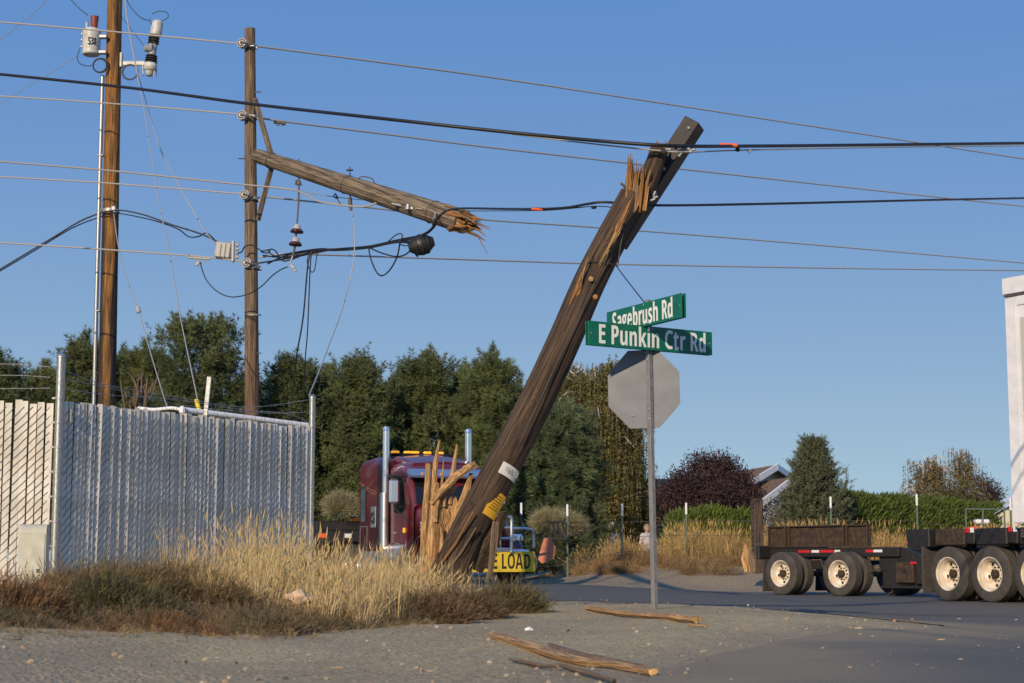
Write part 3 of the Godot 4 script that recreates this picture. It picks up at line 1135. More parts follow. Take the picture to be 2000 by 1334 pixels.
func spool(t: Node3D, px: float, py: float, d: float) -> void:
	var b := MB.new()
	var o := at(px, py, d)
	var xf := Transform3D(Basis(Vector3.RIGHT, PI / 2 - 0.15).rotated(Vector3.UP, -0.35), o)
	b.lathe([Vector2(0, -0.05), Vector2(0.03, -0.05), Vector2(0.085, -0.045), Vector2(0.09, -0.03), Vector2(0.055, -0.012), Vector2(0.055, 0.012), Vector2(0.09, 0.03), Vector2(0.085, 0.045), Vector2(0.035, 0.05), Vector2(0.03, 0.03), Vector2(0, 0.03)], 18, xf)
	var h := part_host("insulator", b, M.porcelain, t)
	var g := MB.new()
	g.tube([o + Vector3(0, 0, 0.06), o + Vector3(0.1, -0.03, 0.12), o + Vector3(0.2, -0.04, 0.1)], 0.014, 5)
	g.tube([o + Vector3(0, 0, -0.06), o + Vector3(0.1, -0.03, 0.0), o + Vector3(0.2, -0.04, 0.1)], 0.014, 5)
	var ring := []
	for i in 17:
		ring.append(o + xf.basis * Vector3(cos(TAU * i / 16.0) * 0.06, 0.047, sin(TAU * i / 16.0) * 0.06))
	g.tube(ring, 0.011, 5, false)
	g.lathe([Vector2(0.026, 0.03), Vector2(0.026, 0.06), Vector2(0, 0.062)], 10, xf)
	part("clevis", g, M.rust_steel, h)


func middle_pole() -> void:
	var a := at(495, 1100, 29.75)
	a.y = 0.3
	var b := at(488, 56, 29.75)
	var t := thing("utility_pole", "bare weathered wooden pole with two braces, standing upright behind the fence", "utility pole", a)
	var mb := MB.new()
	var pts := fine(a, b, 50)
	var rr := []
	for i in 51:
		rr.append(lerpf(0.142, 0.093, i / 50.0))
	barrel(mb, pts, rr, 24, func(p: Vector3, nn: Vector3):
		var ang := atan2(nn.x, nn.z)
		var k := nz.get_noise_3d(ang * 70.0, p.y * 12.0, 5.0)
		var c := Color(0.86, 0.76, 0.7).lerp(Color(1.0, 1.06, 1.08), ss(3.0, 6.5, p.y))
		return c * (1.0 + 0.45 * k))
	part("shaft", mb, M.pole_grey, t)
	for q in [[474, 85], [474, 226], [479, 381], [483, 514]]:
		spool(t, q[0], q[1], 29.6)
	for y in [92, 230, 390, 524]:
		var g := MB.new()
		var c := at(490 + (y - 92) * 0.012, y, 29.75)
		var r := lerpf(0.098, 0.118, (y - 92) / 430.0)
		g.lathe([Vector2(r, -0.03), Vector2(r + 0.008, -0.03), Vector2(r + 0.008, 0.03), Vector2(r, 0.03)], 20, Transform3D(Basis(Vector3.BACK, 0.08), c), false)
		g.box(c + Vector3(0.03, 0, r), Vector3(0.08, 0.05, 0.04), 0.008)
		g.box(c + Vector3(r, -0.02, 0.02), Vector3(0.05, 0.05, 0.05), 0.008)
		part("band", g, M.steel, t)
	for y in [615, 600]:
		var g := MB.new()
		g.lathe([Vector2(0.13, -0.012), Vector2(0.134, -0.012), Vector2(0.134, 0.012), Vector2(0.13, 0.012)], 20, Transform3D(Basis(Vector3.RIGHT, 0.1), at(495, y, 29.75)), false)
		part("band", g, M.wire_pale if y == 615 else M.rust_steel, t)
		break
	# the two wooden braces that hold the timber
	for q in [[[499, 197, 29.5], [529, 300, 29.2]], [[529, 332, 29.2], [505, 425, 29.5]]]:
		var g := MB.new()
		var p0 := at(q[0][0], q[0][1], q[0][2])
		var p1 := at(q[1][0], q[1][1], q[1][2])
		var y := (p1 - p0).normalized()
		var x := y.cross(Vector3(0.3, 0, 1)).normalized()
		g.box((p0 + p1) / 2, Vector3(0.085, p0.distance_to(p1) + 0.1, 0.06), 0.008, Basis(x, y, x.cross(y)))
		var h := part_host("brace", g, M.timber, t)
		for e in [p0, p1]:
			var bo := MB.new()
			bo.lathe([Vector2(0.022, 0), Vector2(0.022, 0.02), Vector2(0.0, 0.022)], 8, Transform3D(Basis(Vector3.RIGHT, PI / 2), e + Vector3(0, 0, 0.035)))
			part("bolt", bo, M.rust_steel, h)
	var bs := MB.new()
	for q in [[463, 310], [500, 180], [497, 690]]:
		var o := at(490 if q[0] < 470 else 491, q[1], 29.7)
		bs = MB.new()
		bs.tube([o, o + Vector3(-0.22 if q[0] < 470 else 0.17, 0, 0.02)], 0.012, 6)
		part("bolt", bs, M.rust_steel, t)


# the timber broken off at its right end, hanging from the middle pole
func hanging_timber() -> void:
	var a := at(503, 305, 29.35)
	var b := at(905, 433, 25.6)
	var t := thing("broken_crossarm", "long round timber broken off at its splintered right end, hanging from the bare pole", "broken timber", a)
	var mb := MB.new()
	var pts := fine(a, b, 30)
	var rr := []
	for i in 31:
		rr.append(lerpf(0.123, 0.182, i / 30.0))
	barrel(mb, pts, rr, 24, func(p: Vector3, nn: Vector3):
		var k := nz.get_noise_3d(nn.y * 60.0, p.x * 30.0, nn.z * 60.0)
		return Color(1.05, 1.05, 1.02) * (1.0 + 0.4 * k), 0.6)
	part("shaft", mb, M.timber, t)
	var r := RandomNumberGenerator.new()
	r.seed = 5
	var dir := (b - a).normalized()
	var X := dir.cross(Vector3.UP).normalized()
	var Y := X.cross(dir)
	for g in 9:
		var ga := g * 2.4 + 0.4
		var gq := 0.13 if g < 6 else 0.05
		var gl := r.randf_range(0.03, 0.3)
		var gd := (dir + Vector3(r.randfn(), r.randfn(), r.randfn()) * 0.12).normalized()
		for i in 6:
			var p := b + X * cos(ga) * gq + Y * sin(ga) * gq + Vector3(r.randfn(), r.randfn(), r.randfn()) * 0.032
			var l := gl * r.randf_range(0.5, 1.2) + 0.03
			var e := (gd + Vector3(r.randfn(), r.randfn(), r.randfn()) * 0.09).normalized()
			var s := MB.new()
			s.col = Color.WHITE * r.randf_range(0.35, 1.35)
			var w := r.randf_range(0.014, 0.042)
			s.splinter([p - e * 0.16, p + e * l * 0.5, p + e * l], [w, w * 0.75, w * r.randf_range(0.05, 0.4)], r, 5, r.randf_range(0.4, 0.9))
			part("splinter", s, M.torn_wood if r.randf() < 0.5 else M.old_splinter if r.randf() < 0.6 else M.fresh_wood, t)
	for q in [[[[900, 425], [935, 437], [957, 445]], 0.03], [[[905, 432], [945, 445], [962, 450]], 0.014], [[[900, 442], [934, 462], [952, 497]], 0.02], [[[898, 445], [930, 458], [948, 470]], 0.035], [[[900, 436], [935, 450], [951, 463]], 0.02], [[[870, 400], [895, 408], [916, 413]], 0.03]]:
		var s := MB.new()
		var w: float = q[1]
		s.splinter(ats(q[0], 25.5), [w, w * 0.7, w * 0.15], r, 5)
		part("splinter", s, M.torn_wood if w < 0.025 else M.old_splinter, t)
	var hw := MB.new()
	for q in [[583, 322, 348, 28.5], [683, 338, 382, 27.6]]:
		var top := at(q[0], q[1], q[3])
		var bot := at(q[0] + 1, q[2] + 8, q[3])
		hw.tube([top + Vector3(0, 0.1, 0), bot], 0.012, 6)
		hw.box(top + Vector3(0, 0.05, 0), Vector3(0.11, 0.014, 0.08), 0.004)
	part("bolt", hw, M.rust_steel, t)
	var st := MB.new()
	for f in [0.075, 0.47, 0.87]:
		var c := a.lerp(b, f)
		var rad := lerpf(0.123, 0.182, f) + 0.004
		var ring := []
		for i in 25:
			ring.append(c + (X * cos(TAU * i / 24.0) + Y * sin(TAU * i / 24.0)) * rad + dir * 0.05 * sin(TAU * i / 24.0 + 1.0))
		st.tube(ring, 0.012 if f < 0.1 else 0.007, 5, false)
	st.tube(curve(ats([[700, 352, 27.3], [705, 345, 27.3], [722, 347, 27.2], [729, 352, 27.2], [731, 357, 27.1]], 27.2)), 0.01, 5)
	part("wire_wrap", st, M.rust_steel, t)
	# string of two brown insulators hung from it
	var it := thing("insulator_string", "two brown disc insulators on a rod hanging under the timber", "insulator", at(575, 490, 28.5))
	var rod := MB.new()
	rod.tube(ats([[584, 352], [583, 400], [580, 438]], 28.5), 0.014, 6)
	rod.box(at(583, 357, 28.5), Vector3(0.07, 0.09, 0.05), 0.012)
	rod.tube(curve(ats([[577, 361], [579, 352], [586, 354], [589, 362]], 28.5)), 0.012, 5)
	rod.tube(ats([[580, 436], [576, 480], [574, 492], [572, 500]], 28.5), 0.02, 6)
	part("rod", rod, M.rust_steel, it)
	for q in [[580, 451], [577, 476]]:
		var o := at(q[0], q[1], 28.5)
		var xf := Transform3D(Basis(Vector3.BACK, -0.07), o)
		var dsc := MB.new()
		dsc.lathe([Vector2(0.02, -0.035), Vector2(0.06, -0.03), Vector2(0.11, -0.03), Vector2(0.108, 0.0), Vector2(0.08, 0.028), Vector2(0.04, 0.04)], 20, xf)
		var h := part_host("disc", dsc, M.porcelain_brown, it)
		var cap := MB.new()
		cap.lathe([Vector2(0.068, 0.03), Vector2(0.062, 0.07), Vector2(0.045, 0.105), Vector2(0.02, 0.12), Vector2(0.0, 0.12)], 16, xf)
		part("cap", cap, M.porcelain, h)
	var lw := MB.new()
	lw.tube(curve(ats([[572, 500], [568, 512], [572, 522], [578, 530]], 28.5)), 0.014, 5)
	lw.box(at(571, 521, 28.5), Vector3(0.09, 0.05, 0.04), 0.01, Basis(Vector3.BACK, -0.8))
	lw.box(at(576, 528, 28.5), Vector3(0.06, 0.04, 0.04), 0.01, Basis(Vector3.BACK, -0.8))
	part("clamp", lw, M.wire_pale, it)


# the pole knocked over
func leaning_pole() -> void:
	var line := [at(878, 1130, 18.0), at(912, 1045, 18.06), at(974, 925, 18.17), at(1044, 790, 18.35), at(1102, 665, 18.47), at(1159, 535, 18.64), at(1239, 385, 18.76)]
	var t := thing("broken_pole", "dark thick wooden pole snapped at the base and leaning right across the sky", "utility pole", at(893, 1150, 18.00))
	var mb := MB.new()
	var pts := curve(line, 12)
	var rr := []
	for i in pts.size():
		rr.append(lerpf(0.192, 0.172, float(i) / pts.size()))
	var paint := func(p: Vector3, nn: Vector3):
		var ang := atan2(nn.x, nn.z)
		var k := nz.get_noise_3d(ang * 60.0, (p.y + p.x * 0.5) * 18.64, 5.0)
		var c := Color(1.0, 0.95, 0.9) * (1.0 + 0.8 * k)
		var w := ss(-0.05, 0.25, nz.get_noise_3d(ang * 120.0, (p.y + p.x * 0.5) * 12.0, 77.0)) * ss(0.05, -0.6, nn.x)  # bare wood patches, with sunlit highlights painted into the left side
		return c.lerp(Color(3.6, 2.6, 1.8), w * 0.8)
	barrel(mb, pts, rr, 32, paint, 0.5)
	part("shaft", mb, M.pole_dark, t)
	# below the white band the wood has split into long strips
	var r := RandomNumberGenerator.new()
	r.seed = 41
	var strips := [
		[[[930, 985], [895, 1045], [868, 1090], [842, 1122]], [0.05, 0.07, 0.07, 0.04], 0.1],
		[[[905, 1040], [880, 1080], [858, 1110], [832, 1128]], [0.04, 0.05, 0.04, 0.015], 0.16],
		[[[985, 1000], [968, 1035], [948, 1075], [930, 1115]], [0.03, 0.06, 0.07, 0.05], 0.0],
		[[[925, 1030], [915, 1060], [898, 1095], [880, 1130]], [0.02, 0.04, 0.05, 0.03], 0.18],
	]
	for q in strips:
		var s := MB.new()
		var ps := []
		for p in q[0]:
			ps.append(at(p[0], p[1], 18.06) + Vector3(0, 0, q[2]))
		ps = curve(ps, 5)
		var ww := []
		for i in ps.size():
			var f := float(i) / (ps.size() - 1) * 3.0
			var k := mini(int(f), 2)
			ww.append(lerpf(q[1][k], q[1][k + 1], f - k) * r.randf_range(1.08, 1.26))
		s.splinter(ps, ww, r, 9, 0.8)
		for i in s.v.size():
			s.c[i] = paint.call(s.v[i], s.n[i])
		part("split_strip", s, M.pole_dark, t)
	for q in [[[[967, 1018], [962, 1070], [956, 1120]], 0.034, M.old_splinter], [[[862, 1100], [890, 1062], [925, 1000]], 0.018, M.torn_wood], [[[868, 1120], [900, 1080], [930, 1030]], 0.014, M.old_splinter]]:
		var s := MB.new()
		s.col = Color.WHITE * 0.7
		var w: float = q[1]
		var ps := ats(q[0], 17.82)
		s.splinter(ps, [w, w * 1.1, w * 0.8], r, 5, 0.5)
		part("loose_slat", s, q[2], t)
	# bare yellow wound down the left edge, and the torn top
	for q in [[[[1226, 395], [1206, 440], [1192, 470]], 0.04, M.torn_wood], [[[1210, 430], [1190, 475], [1170, 510]], 0.03, M.fresh_wood], [[[1139, 516], [1132, 548], [1116, 590]], 0.04, M.fresh_wood], [[[1130, 540], [1122, 572], [1106, 608]], 0.035, M.torn_wood], [[[1016, 775], [998, 820], [978, 868]], 0.035, M.torn_wood], [[[984, 850], [965, 895], [952, 930]], 0.035, M.torn_wood], [[[1148, 478], [1144, 505], [1142, 520]], 0.008, M.rust_steel]]:
		for k in 5:
			var s := MB.new()
			var w: float = q[1] * r.randf_range(0.25, 0.6)
			var ps := ats(q[0], 18.52)
			var slip := r.randf_range(-0.2, 0.2)
			for i in 3:
				ps[i] += Vector3(0.03 + r.randf_range(-0.5, 0.5) * q[1] * 1.5, 0, 0.11) + (ps[2] - ps[0]) * slip
			s.col = Color.WHITE * r.randf_range(0.6, 1.2)
			s.splinter(ps, [w * 0.2, w, w * 0.2], r, 5, 0.6)
			part("torn_strip", s, q[2], t)
	var top: Vector3 = line[6]
	for i in 90:
		var px := r.randf_range(1222, 1268)
		var y0 := 385.0 + (1245.0 - px) * 0.35 + r.randf_range(-6, 10)
		var y1 := lerpf(298, 335, clampf((px - 1232) / 40.0, 0, 1)) + r.randf_range(0, 38)
		var s := MB.new()
		var d := 18.70 + r.randf_range(-0.12, 0.14)
		s.col = Color.WHITE * r.randf_range(0.5, 1.3)
		s.splinter([at(px - 6, y0 + 25, d), at(px, (y0 + y1) / 2, d), at(px + r.randf_range(-2, 8), y1, d)], [0.016, 0.012 * r.randf_range(0.5, 1.4), 0.002], r, 4)
		part("splinter", s, M.torn_wood if r.randf() < 0.55 else M.old_splinter if r.randf() < 0.5 else M.fresh_wood, t)
	var hf := MB.new()
	var hpts := curve([at(1222, 425, 18.78), at(1256, 375, 18.78), at(1275, 330, 18.78), at(1288, 290, 18.78)], 6)
	var hr := []
	for i in hpts.size():
		hr.append(lerpf(0.128, 0.098, float(i) / hpts.size()) * r.randf_range(0.96, 1.04))
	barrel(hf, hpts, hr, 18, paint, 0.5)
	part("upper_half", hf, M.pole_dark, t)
	for i in 12:
		var px := r.randf_range(1278, 1302)
		var s := MB.new()
		s.splinter([at(px - 8, 310, 18.76), at(px, 292, 18.76), at(px + 3, r.randf_range(272, 288), 18.76)], [0.018, 0.014, 0.003], r, 4)
		part("splinter", s, M.torn_wood, t)
	for q in [[1095, 700], [1155, 545], [1020, 828], [933, 995], [1163, 580]]:
		var s := MB.new()
		s.lathe([Vector2(0.03, 0), Vector2(0.026, 0.012), Vector2(0.014, 0.016), Vector2(0, 0.012)], 10, Transform3D(Basis(Vector3.RIGHT, PI / 2), at(q[0], q[1], 18.22 + (1000.0 - q[1]) * 0.0004)))
		part("knot", s, M.torn_wood if q[1] != 545 else M.fresh_wood, t)
	# label band and yellow plate
	var ax = ((line[3] as Vector3) - line[2]).normalized()
	var X = ax.cross(Vector3.BACK).normalized()
	var Z = X.cross(ax)
	var ab := Basis(X, ax, Z)
	for q in [[978, 922, 0.196, 0.13, -0.1, 1.15, M.equipment_white, "white_band"], [945, 985, 0.22, 0.28, 0.15, 0.95, M.amber_plate, "yellow_plate"]]:
		var s := MB.new()
		var o = at(q[0], q[1], 18.15)
		var rows := []
		for i in 9:
			var ang: float = lerpf(q[4], q[5], i / 8.0)
			var dd = X * sin(ang) * -1.0 + Z * cos(ang)
			dd = X * sin(ang) + Z * cos(ang)
			rows.append([o + dd * q[2] - ax * q[3] / 2, o + dd * q[2] + ax * q[3] / 2])
		for i in 8:
			s.quad_out(rows[i][0], rows[i + 1][0], rows[i + 1][1], rows[i][1], o)
		var h := part_host(q[7], s, q[6], t)
		if q[7] == "white_band":
			var tx := text_mesh("HV 4 8", 0.055, M.equipment_grey, h, Transform3D(Basis(ab.x, ab.y, ab.z).rotated(ab.y, 0.5), o + (X * sin(0.5) + Z * cos(0.5)) * 0.229 - org[t]), 0.16)
			tx.name = "lettering"
		else:
			for k in 6:
				var ln := MB.new()
				var oo = o + (X * sin(0.5) + Z * cos(0.5)) * 0.229 + ax * (0.1 - k * 0.03)
				ln.box(oo, Vector3(0.07 + 0.02 * (k % 3), 0.007, 0.002), 0.0005, ab.rotated(ab.y, 0.5))
				part("print_line", ln, M.black_paint, h)
	var wr := MB.new()
	wr.tube(curve(ats([[1212, 425, 18.52], [1218, 445, 18.47], [1212, 480, 18.47], [1207, 515, 18.47]], 18.47)), 0.008, 5)
	wr.tube(curve(ats([[1210, 425, 18.52], [1195, 480, 18.44], [1165, 545, 18.41], [1120, 640, 18.27], [1060, 770, 18.12], [1015, 865, 18.00]], 18.41)), 0.008, 5)
	wr.tube(curve(ats([[1143, 516, 18.52], [1165, 509, 18.44], [1195, 516, 18.48], [1208, 520, 18.58]], 18.52)), 0.006, 5)
	part("ground_wire", wr, M.rubber_dark, t)
	var bb := MB.new()
	bb.tube([at(1222, 366, 18.64), at(1212, 357, 18.58)], 0.014, 6)
	part("bolt", bb, M.steel, t)
	# the squared beam bolted to its top
	var p0 := at(1205, 475, 19.13)
	var p1 := at(1357, 240, 18.99)
	var yy := (p1 - p0).normalized()
	var xx := yy.cross(Vector3(-0.42, 0.1, 1)).normalized()
	var bm := thing("squared_beam", "dark brown squared beam fixed beside the broken top of the leaning pole", "beam", p0)
	var bx := MB.new()
	bx.box((p0 + p1) / 2, Vector3(0.19, p0.distance_to(p1), 0.235), 0.006, Basis(xx, yy, xx.cross(yy)))
	part("timber", bx, M.brown_beam, bm)
	for q in [[1318, 285], [1345, 250], [1297, 330], [1280, 378]]:
		var s := MB.new()
		s.box(at(q[0], q[1], 18.87), Vector3(0.03, 0.03, 0.03), 0.006)
		part("bolt", s, M.wire_pale, bm)
	var hwr := MB.new()
	for q in [[1330, 292, 0.5], [1342, 290, -0.3], [1352, 293, 0.2], [1328, 302, 0.9], [1345, 297, 0.1], [1305, 292, 0.0]]:
		hwr.box(at(q[0], q[1], 18.70), Vector3(0.07, 0.03, 0.04), 0.008, Basis(Vector3.BACK, q[2]))
	hwr.tube(ats([[1300, 296], [1358, 296]], 18.70), 0.012, 6)
	solo("cable_clamp", hwr, M.galvanized, "metal clamp holding the thick black cable to the squared beam", "clamp")
	var hw2 := MB.new()
	for q in [[1278, 378, 1.2], [1275, 390, 0.4], [1280, 385, 0.2]]:
		hw2.box(at(q[0], q[1], 18.58), Vector3(0.06, 0.025, 0.03), 0.006, Basis(Vector3.BACK, q[2]))
	solo("cable_clamp", hw2, M.galvanized, "pale metal clamp on the edge of the leaning pole at the lower black cable", "clamp")


func stump() -> void:
	var t := thing("splintered_stump", "pale yellow splintered stump with tall upright shards left of the leaning pole", "stump", at(853, 1150, 18.29))
	var r := RandomNumberGenerator.new()
	r.seed = 9
	var d := 18.35
	var list := [
		[[[845, 1150], [850, 1080], [858, 1010], [860, 985], [862, 965]], [0.135, 0.125, 0.1, 0.075, 0.03], 0.0, "core"],
		[[[872, 1135], [876, 1070], [880, 1010], [884, 985], [886, 968]], [0.085, 0.09, 0.075, 0.055, 0.02], -0.05, "core"],
		[[[836, 1150], [843, 1080], [848, 1000], [851, 950], [850, 945]], [0.06, 0.065, 0.05, 0.035, 0.01], 0.08, "core"],
		[[[826, 1120], [829, 1040], [834, 970], [838, 906]], [0.04, 0.046, 0.042, 0.034], 0.06, "shard"],
		[[[845, 1060], [846, 980], [849, 920], [855, 880], [859, 860]], [0.045, 0.05, 0.035, 0.02, 0.008], 0.02, "shard"],
		[[[862, 960], [864, 925], [866, 896]], [0.022, 0.014, 0.004], -0.05, "shard"],
		[[[878, 985], [884, 930], [889, 895], [893, 868]], [0.038, 0.034, 0.028, 0.012], 0.0, "shard"],
		[[[884, 960], [888, 915], [889, 880]], [0.03, 0.024, 0.01], -0.08, "shard"],
		[[[843, 985], [868, 955], [892, 932], [912, 918], [928, 906]], [0.036, 0.05, 0.045, 0.045, 0.03], 0.14, "shard"],
		[[[878, 1060], [892, 1010], [908, 970], [921, 925]], [0.03, 0.05, 0.042, 0.02], 0.07, "shard"],
		[[[886, 1090], [890, 1050], [896, 1010]], [0.04, 0.04, 0.012], 0.05, "shard"],
		[[[850, 1020], [854, 980], [856, 950]], [0.03, 0.03, 0.008], 0.12, "shard"],
		[[[868, 990], [871, 960], [872, 935]], [0.025, 0.02, 0.005], 0.06, "shard"],
		[[[833, 1140], [838, 1090], [838, 1040]], [0.06, 0.045, 0.012], 0.1, "shard"],
		[[[862, 1140], [866, 1085], [862, 1030]], [0.07, 0.05, 0.012], 0.12, "shard"],
	]
	for q in list:
		var s := MB.new()
		var ps := []
		for p in q[0]:
			ps.append(at(p[0], p[1], d) + Vector3(0, 0, q[2]))
		var n: int = ps.size()
		ps = curve(ps, 3)
		var ww := []
		for i in ps.size():
			var f := i / 3.0
			var k := mini(int(f), n - 2)
			ww.append(lerpf(q[1][k], q[1][k + 1], f - k) * r.randf_range(0.95, 1.2) * (0.98 if q[3] == "core" else 0.78))
		s.col = Color.WHITE * r.randf_range(0.85, 1.15)
		s.splinter(ps, ww, r, 8 if q[3] == "core" else 6, 0.75)
		for i in s.v.size():
			s.c[i] = Color.WHITE * (0.95 + 0.45 * nz.get_noise_3d(s.v[i].x * 400.0, s.v[i].y * 40.0, s.v[i].z * 400.0))
		part(q[3], s, M.fresh_wood, t)
	var tp := MB.new()
	tp.splinter(ats([[920, 912], [930, 905]], d - 0.14), [0.045, 0.04], r, 6)
	part("dark_tip", tp, M.old_splinter, t)


# ---------------------------------------------------------------- wires
func wire(list: Array, rad: float, m: String, label: String, called := "wire", group := "") -> MeshInstance3D:
	var b := MB.new()
	b.tube(curve(ats(list, 30.0), 10), rad, 6)
	return solo(called, b, M[m], label, "cable" if m == "cable_black" else "wire", group)


func wires() -> void:
	wire([[-60, 38, 31], [200, 60, 30.4], [468, 85, 29.6]], 0.015, "wire_grey", "topmost grey wire from the left edge to the top of the bare pole")
	wire([[500, 90, 29.8], [760, 124, 31.5], [1000, 157, 33.5], [1400, 218, 37], [2050, 318, 45]], 0.017, "wire_grey", "topmost grey wire from the bare pole sloping to the right edge")
	wire([[-60, 184, 31], [200, 201, 30.4], [470, 223, 29.6]], 0.014, "wire_grey", "second grey wire from the left edge to the bare pole, below the black cable")
	wire([[500, 229, 29.7], [560, 238, 30], [760, 263, 31.5], [1000, 293, 33.5], [1500, 349, 39], [1850, 387, 43], [2050, 408, 45]], 0.017, "wire_grey", "grey wire from the bare pole passing behind the top of the leaning pole")
	wire([[-60, 311, 28], [200, 332, 28.4], [440, 357, 28.6], [560, 369, 28.6], [590, 377, 28.2], [625, 394, 27.6], [680, 402, 27.2], [715, 403, 27.0], [738, 396, 26.9], [765, 397, 26.7], [800, 405, 26.4]], 0.015, "wire_grey", "slack grey wire dipping under the broken timber to a clamp on it")
	wire([[590, 374, 28.3], [650, 384, 28.4], [760, 396, 28.6]], 0.007, "wire_grey", "thin wire branching off behind the broken timber")
	wire([[-60, 342, 31], [200, 357, 30.4], [476, 379, 29.6]], 0.014, "wire_grey", "grey wire from the left edge to the third insulator of the bare pole")
	wire([[505, 383, 29.7], [600, 393, 30], [690, 402, 30.5], [930, 428, 32.5], [1200, 447, 35.5], [1600, 479, 40], [2050, 518, 45]], 0.016, "wire_grey", "grey wire from the bare pole passing behind the torn end of the timber")
	wire([[-60, 470, 31], [200, 487, 30.4], [390, 501, 29.8], [482, 512, 29.6]], 0.015, "wire_grey", "lowest grey wire from the left edge to the bare pole")
	wire([[508, 503, 29.7], [560, 496, 29.6], [640, 498, 30], [1000, 510, 33.5], [1200, 516, 35.5], [1640, 524, 40], [2050, 529, 45]], 0.016, "wire_grey", "lowest long grey wire running level to the right edge")
	wire([[-60, 139, 24], [240, 170, 22.5], [490, 203, 21], [760, 233, 19], [1000, 259, 18.6], [1180, 276, 18.6], [1325, 285, 18.6], [1500, 285, 20], [1700, 283, 21.5], [2050, 279, 24]], 0.021, "cable_black", "thickest black cable crossing the whole picture above the broken timber", "cable")
	wire([[1000, 262, 18.7], [1150, 280, 18.65], [1275, 293, 18.65], [1340, 297, 18.65], [1460, 293, 19.7], [1700, 288, 21.5], [2050, 284, 24]], 0.0085, "wire_grey", "thin steel strand just below the thickest black cable", "wire")
	wire([[845, 440, 25.4], [856, 425, 25.3], [872, 412, 25.0], [900, 407, 24.0], [990, 408, 22], [1060, 408, 20], [1110, 405, 19.5], [1150, 398, 19.1], [1185, 395, 19.0], [1280, 401, 18.9], [1500, 398, 20.5], [1800, 391, 22.5], [2050, 386, 25]], 0.016, "cable_black", "black cable from the timber past the middle of the leaning pole to the right edge", "cable")
	wire([[915, 412, 23.8], [1060, 411, 20], [1160, 403, 19.2], [1200, 406, 18.9]], 0.006, "cable_black", "thin black strand just under the lower black cable", "cable")
	for q in [[1405, 1440, 283, 19.4, "orange-red marker sleeve on the thickest black cable"], [1038, 1066, 408, 20.0, "short orange-red marker sleeve on the lower black cable"]]:
		var b := MB.new()
		b.tube(ats([[q[0], q[2]], [q[1], q[2] + 1]], q[3] - 0.01), 0.024 if q[0] > 1100 else 0.02, 8)
		solo("marker_sleeve", b, M.orange_tag, q[4], "cable marker", "")
	var bx := MB.new()
	bx.box(at(1441, 290, 19.5), Vector3(0.05, 0.07, 0.04), 0.008, Basis(Vector3.BACK, -0.2))
	solo("cable_clip", bx, M.cable_black, "small black clip under the thickest cable beside the long orange sleeve", "cable clip")
	var b2 := MB.new()
	b2.box(at(1464, 294, 19.7), Vector3(0.05, 0.022, 0.03), 0.006)
	b2.box(at(1464, 296, 19.7), Vector3(0.025, 0.04, 0.03), 0.006)
	solo("cable_clip", b2, M.galvanized, "small pale clip on the strand right of the black clip", "cable clip")
	var b3 := MB.new()
	b3.lathe([Vector2(0, -0.02), Vector2(0.03, -0.012), Vector2(0.03, 0.012), Vector2(0, 0.02)], 8, Transform3D(Basis(), at(1160, 405, 19.1)))
	solo("cable_clip", b3, M.cable_black, "small black clip on the lower cable just left of the leaning pole", "cable clip")
	# service drop
	wire([[-40, 550, 36], [50, 496, 35.3], [110, 460, 34.8], [165, 428, 34.2], [222, 411, 33.6], [275, 418, 33], [330, 437, 32], [395, 458, 31], [435, 478, 30.4]], 0.016, "rubber_dark", "dark service cable rising to the orange-brown pole and on to the grey box", "service_cable")
	wire([[-40, 553, 36.1], [60, 494, 35.3], [140, 446, 34.6], [195, 424, 33.9], [222, 416, 33.6], [290, 428, 32.9], [345, 446, 31.9], [368, 462, 31.5], [388, 462, 31.2], [405, 456, 31], [432, 482, 30.4]], 0.012, "cable_black", "looser black service cable sagging beside the first to the grey box", "service_cable")
	wire([[398, 448, 30.9], [412, 466, 30.6], [430, 490, 30.2]], 0.008, "wire_grey", "short grey strand running down into the grey box")
	var g := thing("splice_box", "flat grey ribbed box hung on the lowest wire left of the bare pole", "junction box", at(441, 508, 29.7))
	var sb := MB.new()
	sb.box(at(437, 489, 29.7), Vector3(0.29, 0.28, 0.14), 0.02, Basis(Vector3.BACK, -0.12))
	for k in 3:
		sb.box(at(430 + k * 9, 489, 29.62), Vector3(0.02, 0.24, 0.02), 0.006, Basis(Vector3.BACK, -0.12))
	part("body", sb, M.equipment_grey, g)
	var s3 := MB.new()
	s3.box(at(455, 491, 29.62), Vector3(0.05, 0.38, 0.08), 0.012)
	for k in 4:
		s3.tube([at(461, 478 + k * 8, 29.6), at(466, 479 + k * 8, 29.6)], 0.03, 8)
	part("terminal_strip", s3, M.wire_pale, g)
	wire([[464, 494, 29.55], [472, 492, 29.5], [478, 482, 29.45], [492, 479, 29.4], [512, 490, 29.3], [525, 488, 29.3], [530, 497, 29.3], [560, 505, 29]], 0.012, "cable_black", "bent black lead from the grey box round the bare pole", "service_cable")
	wire([[510, 492, 29.4], [522, 494, 29.3], [528, 487, 29.3], [538, 490, 29.2], [550, 508, 29], [565, 508, 28.8], [600, 495, 28.4]], 0.012, "cable_black", "kinked black lead right of the bare pole", "service_cable")
	for k in 4:
		wire([[505 + k * 9, [514, 499, 515, 502][k], 29.5], [560, 505 - k * 3, 29], [625, 492 - k * 2, 28.3], [660, 486 + (k % 2) * 3, 28], [720, 481 + (k % 2) * 3, 27.3], [775, 469 + k * 1.5, 26.6], [812, 462 + k * 5, 26.2]], 0.014, "cable_black", ["lowest of the four black cables bundled under the timber", "topmost of the four black cables bundled under the timber", "second lowest of the four black cables bundled under the timber", "second highest of the four black cables bundled under the timber"][k], "service_cable", "")
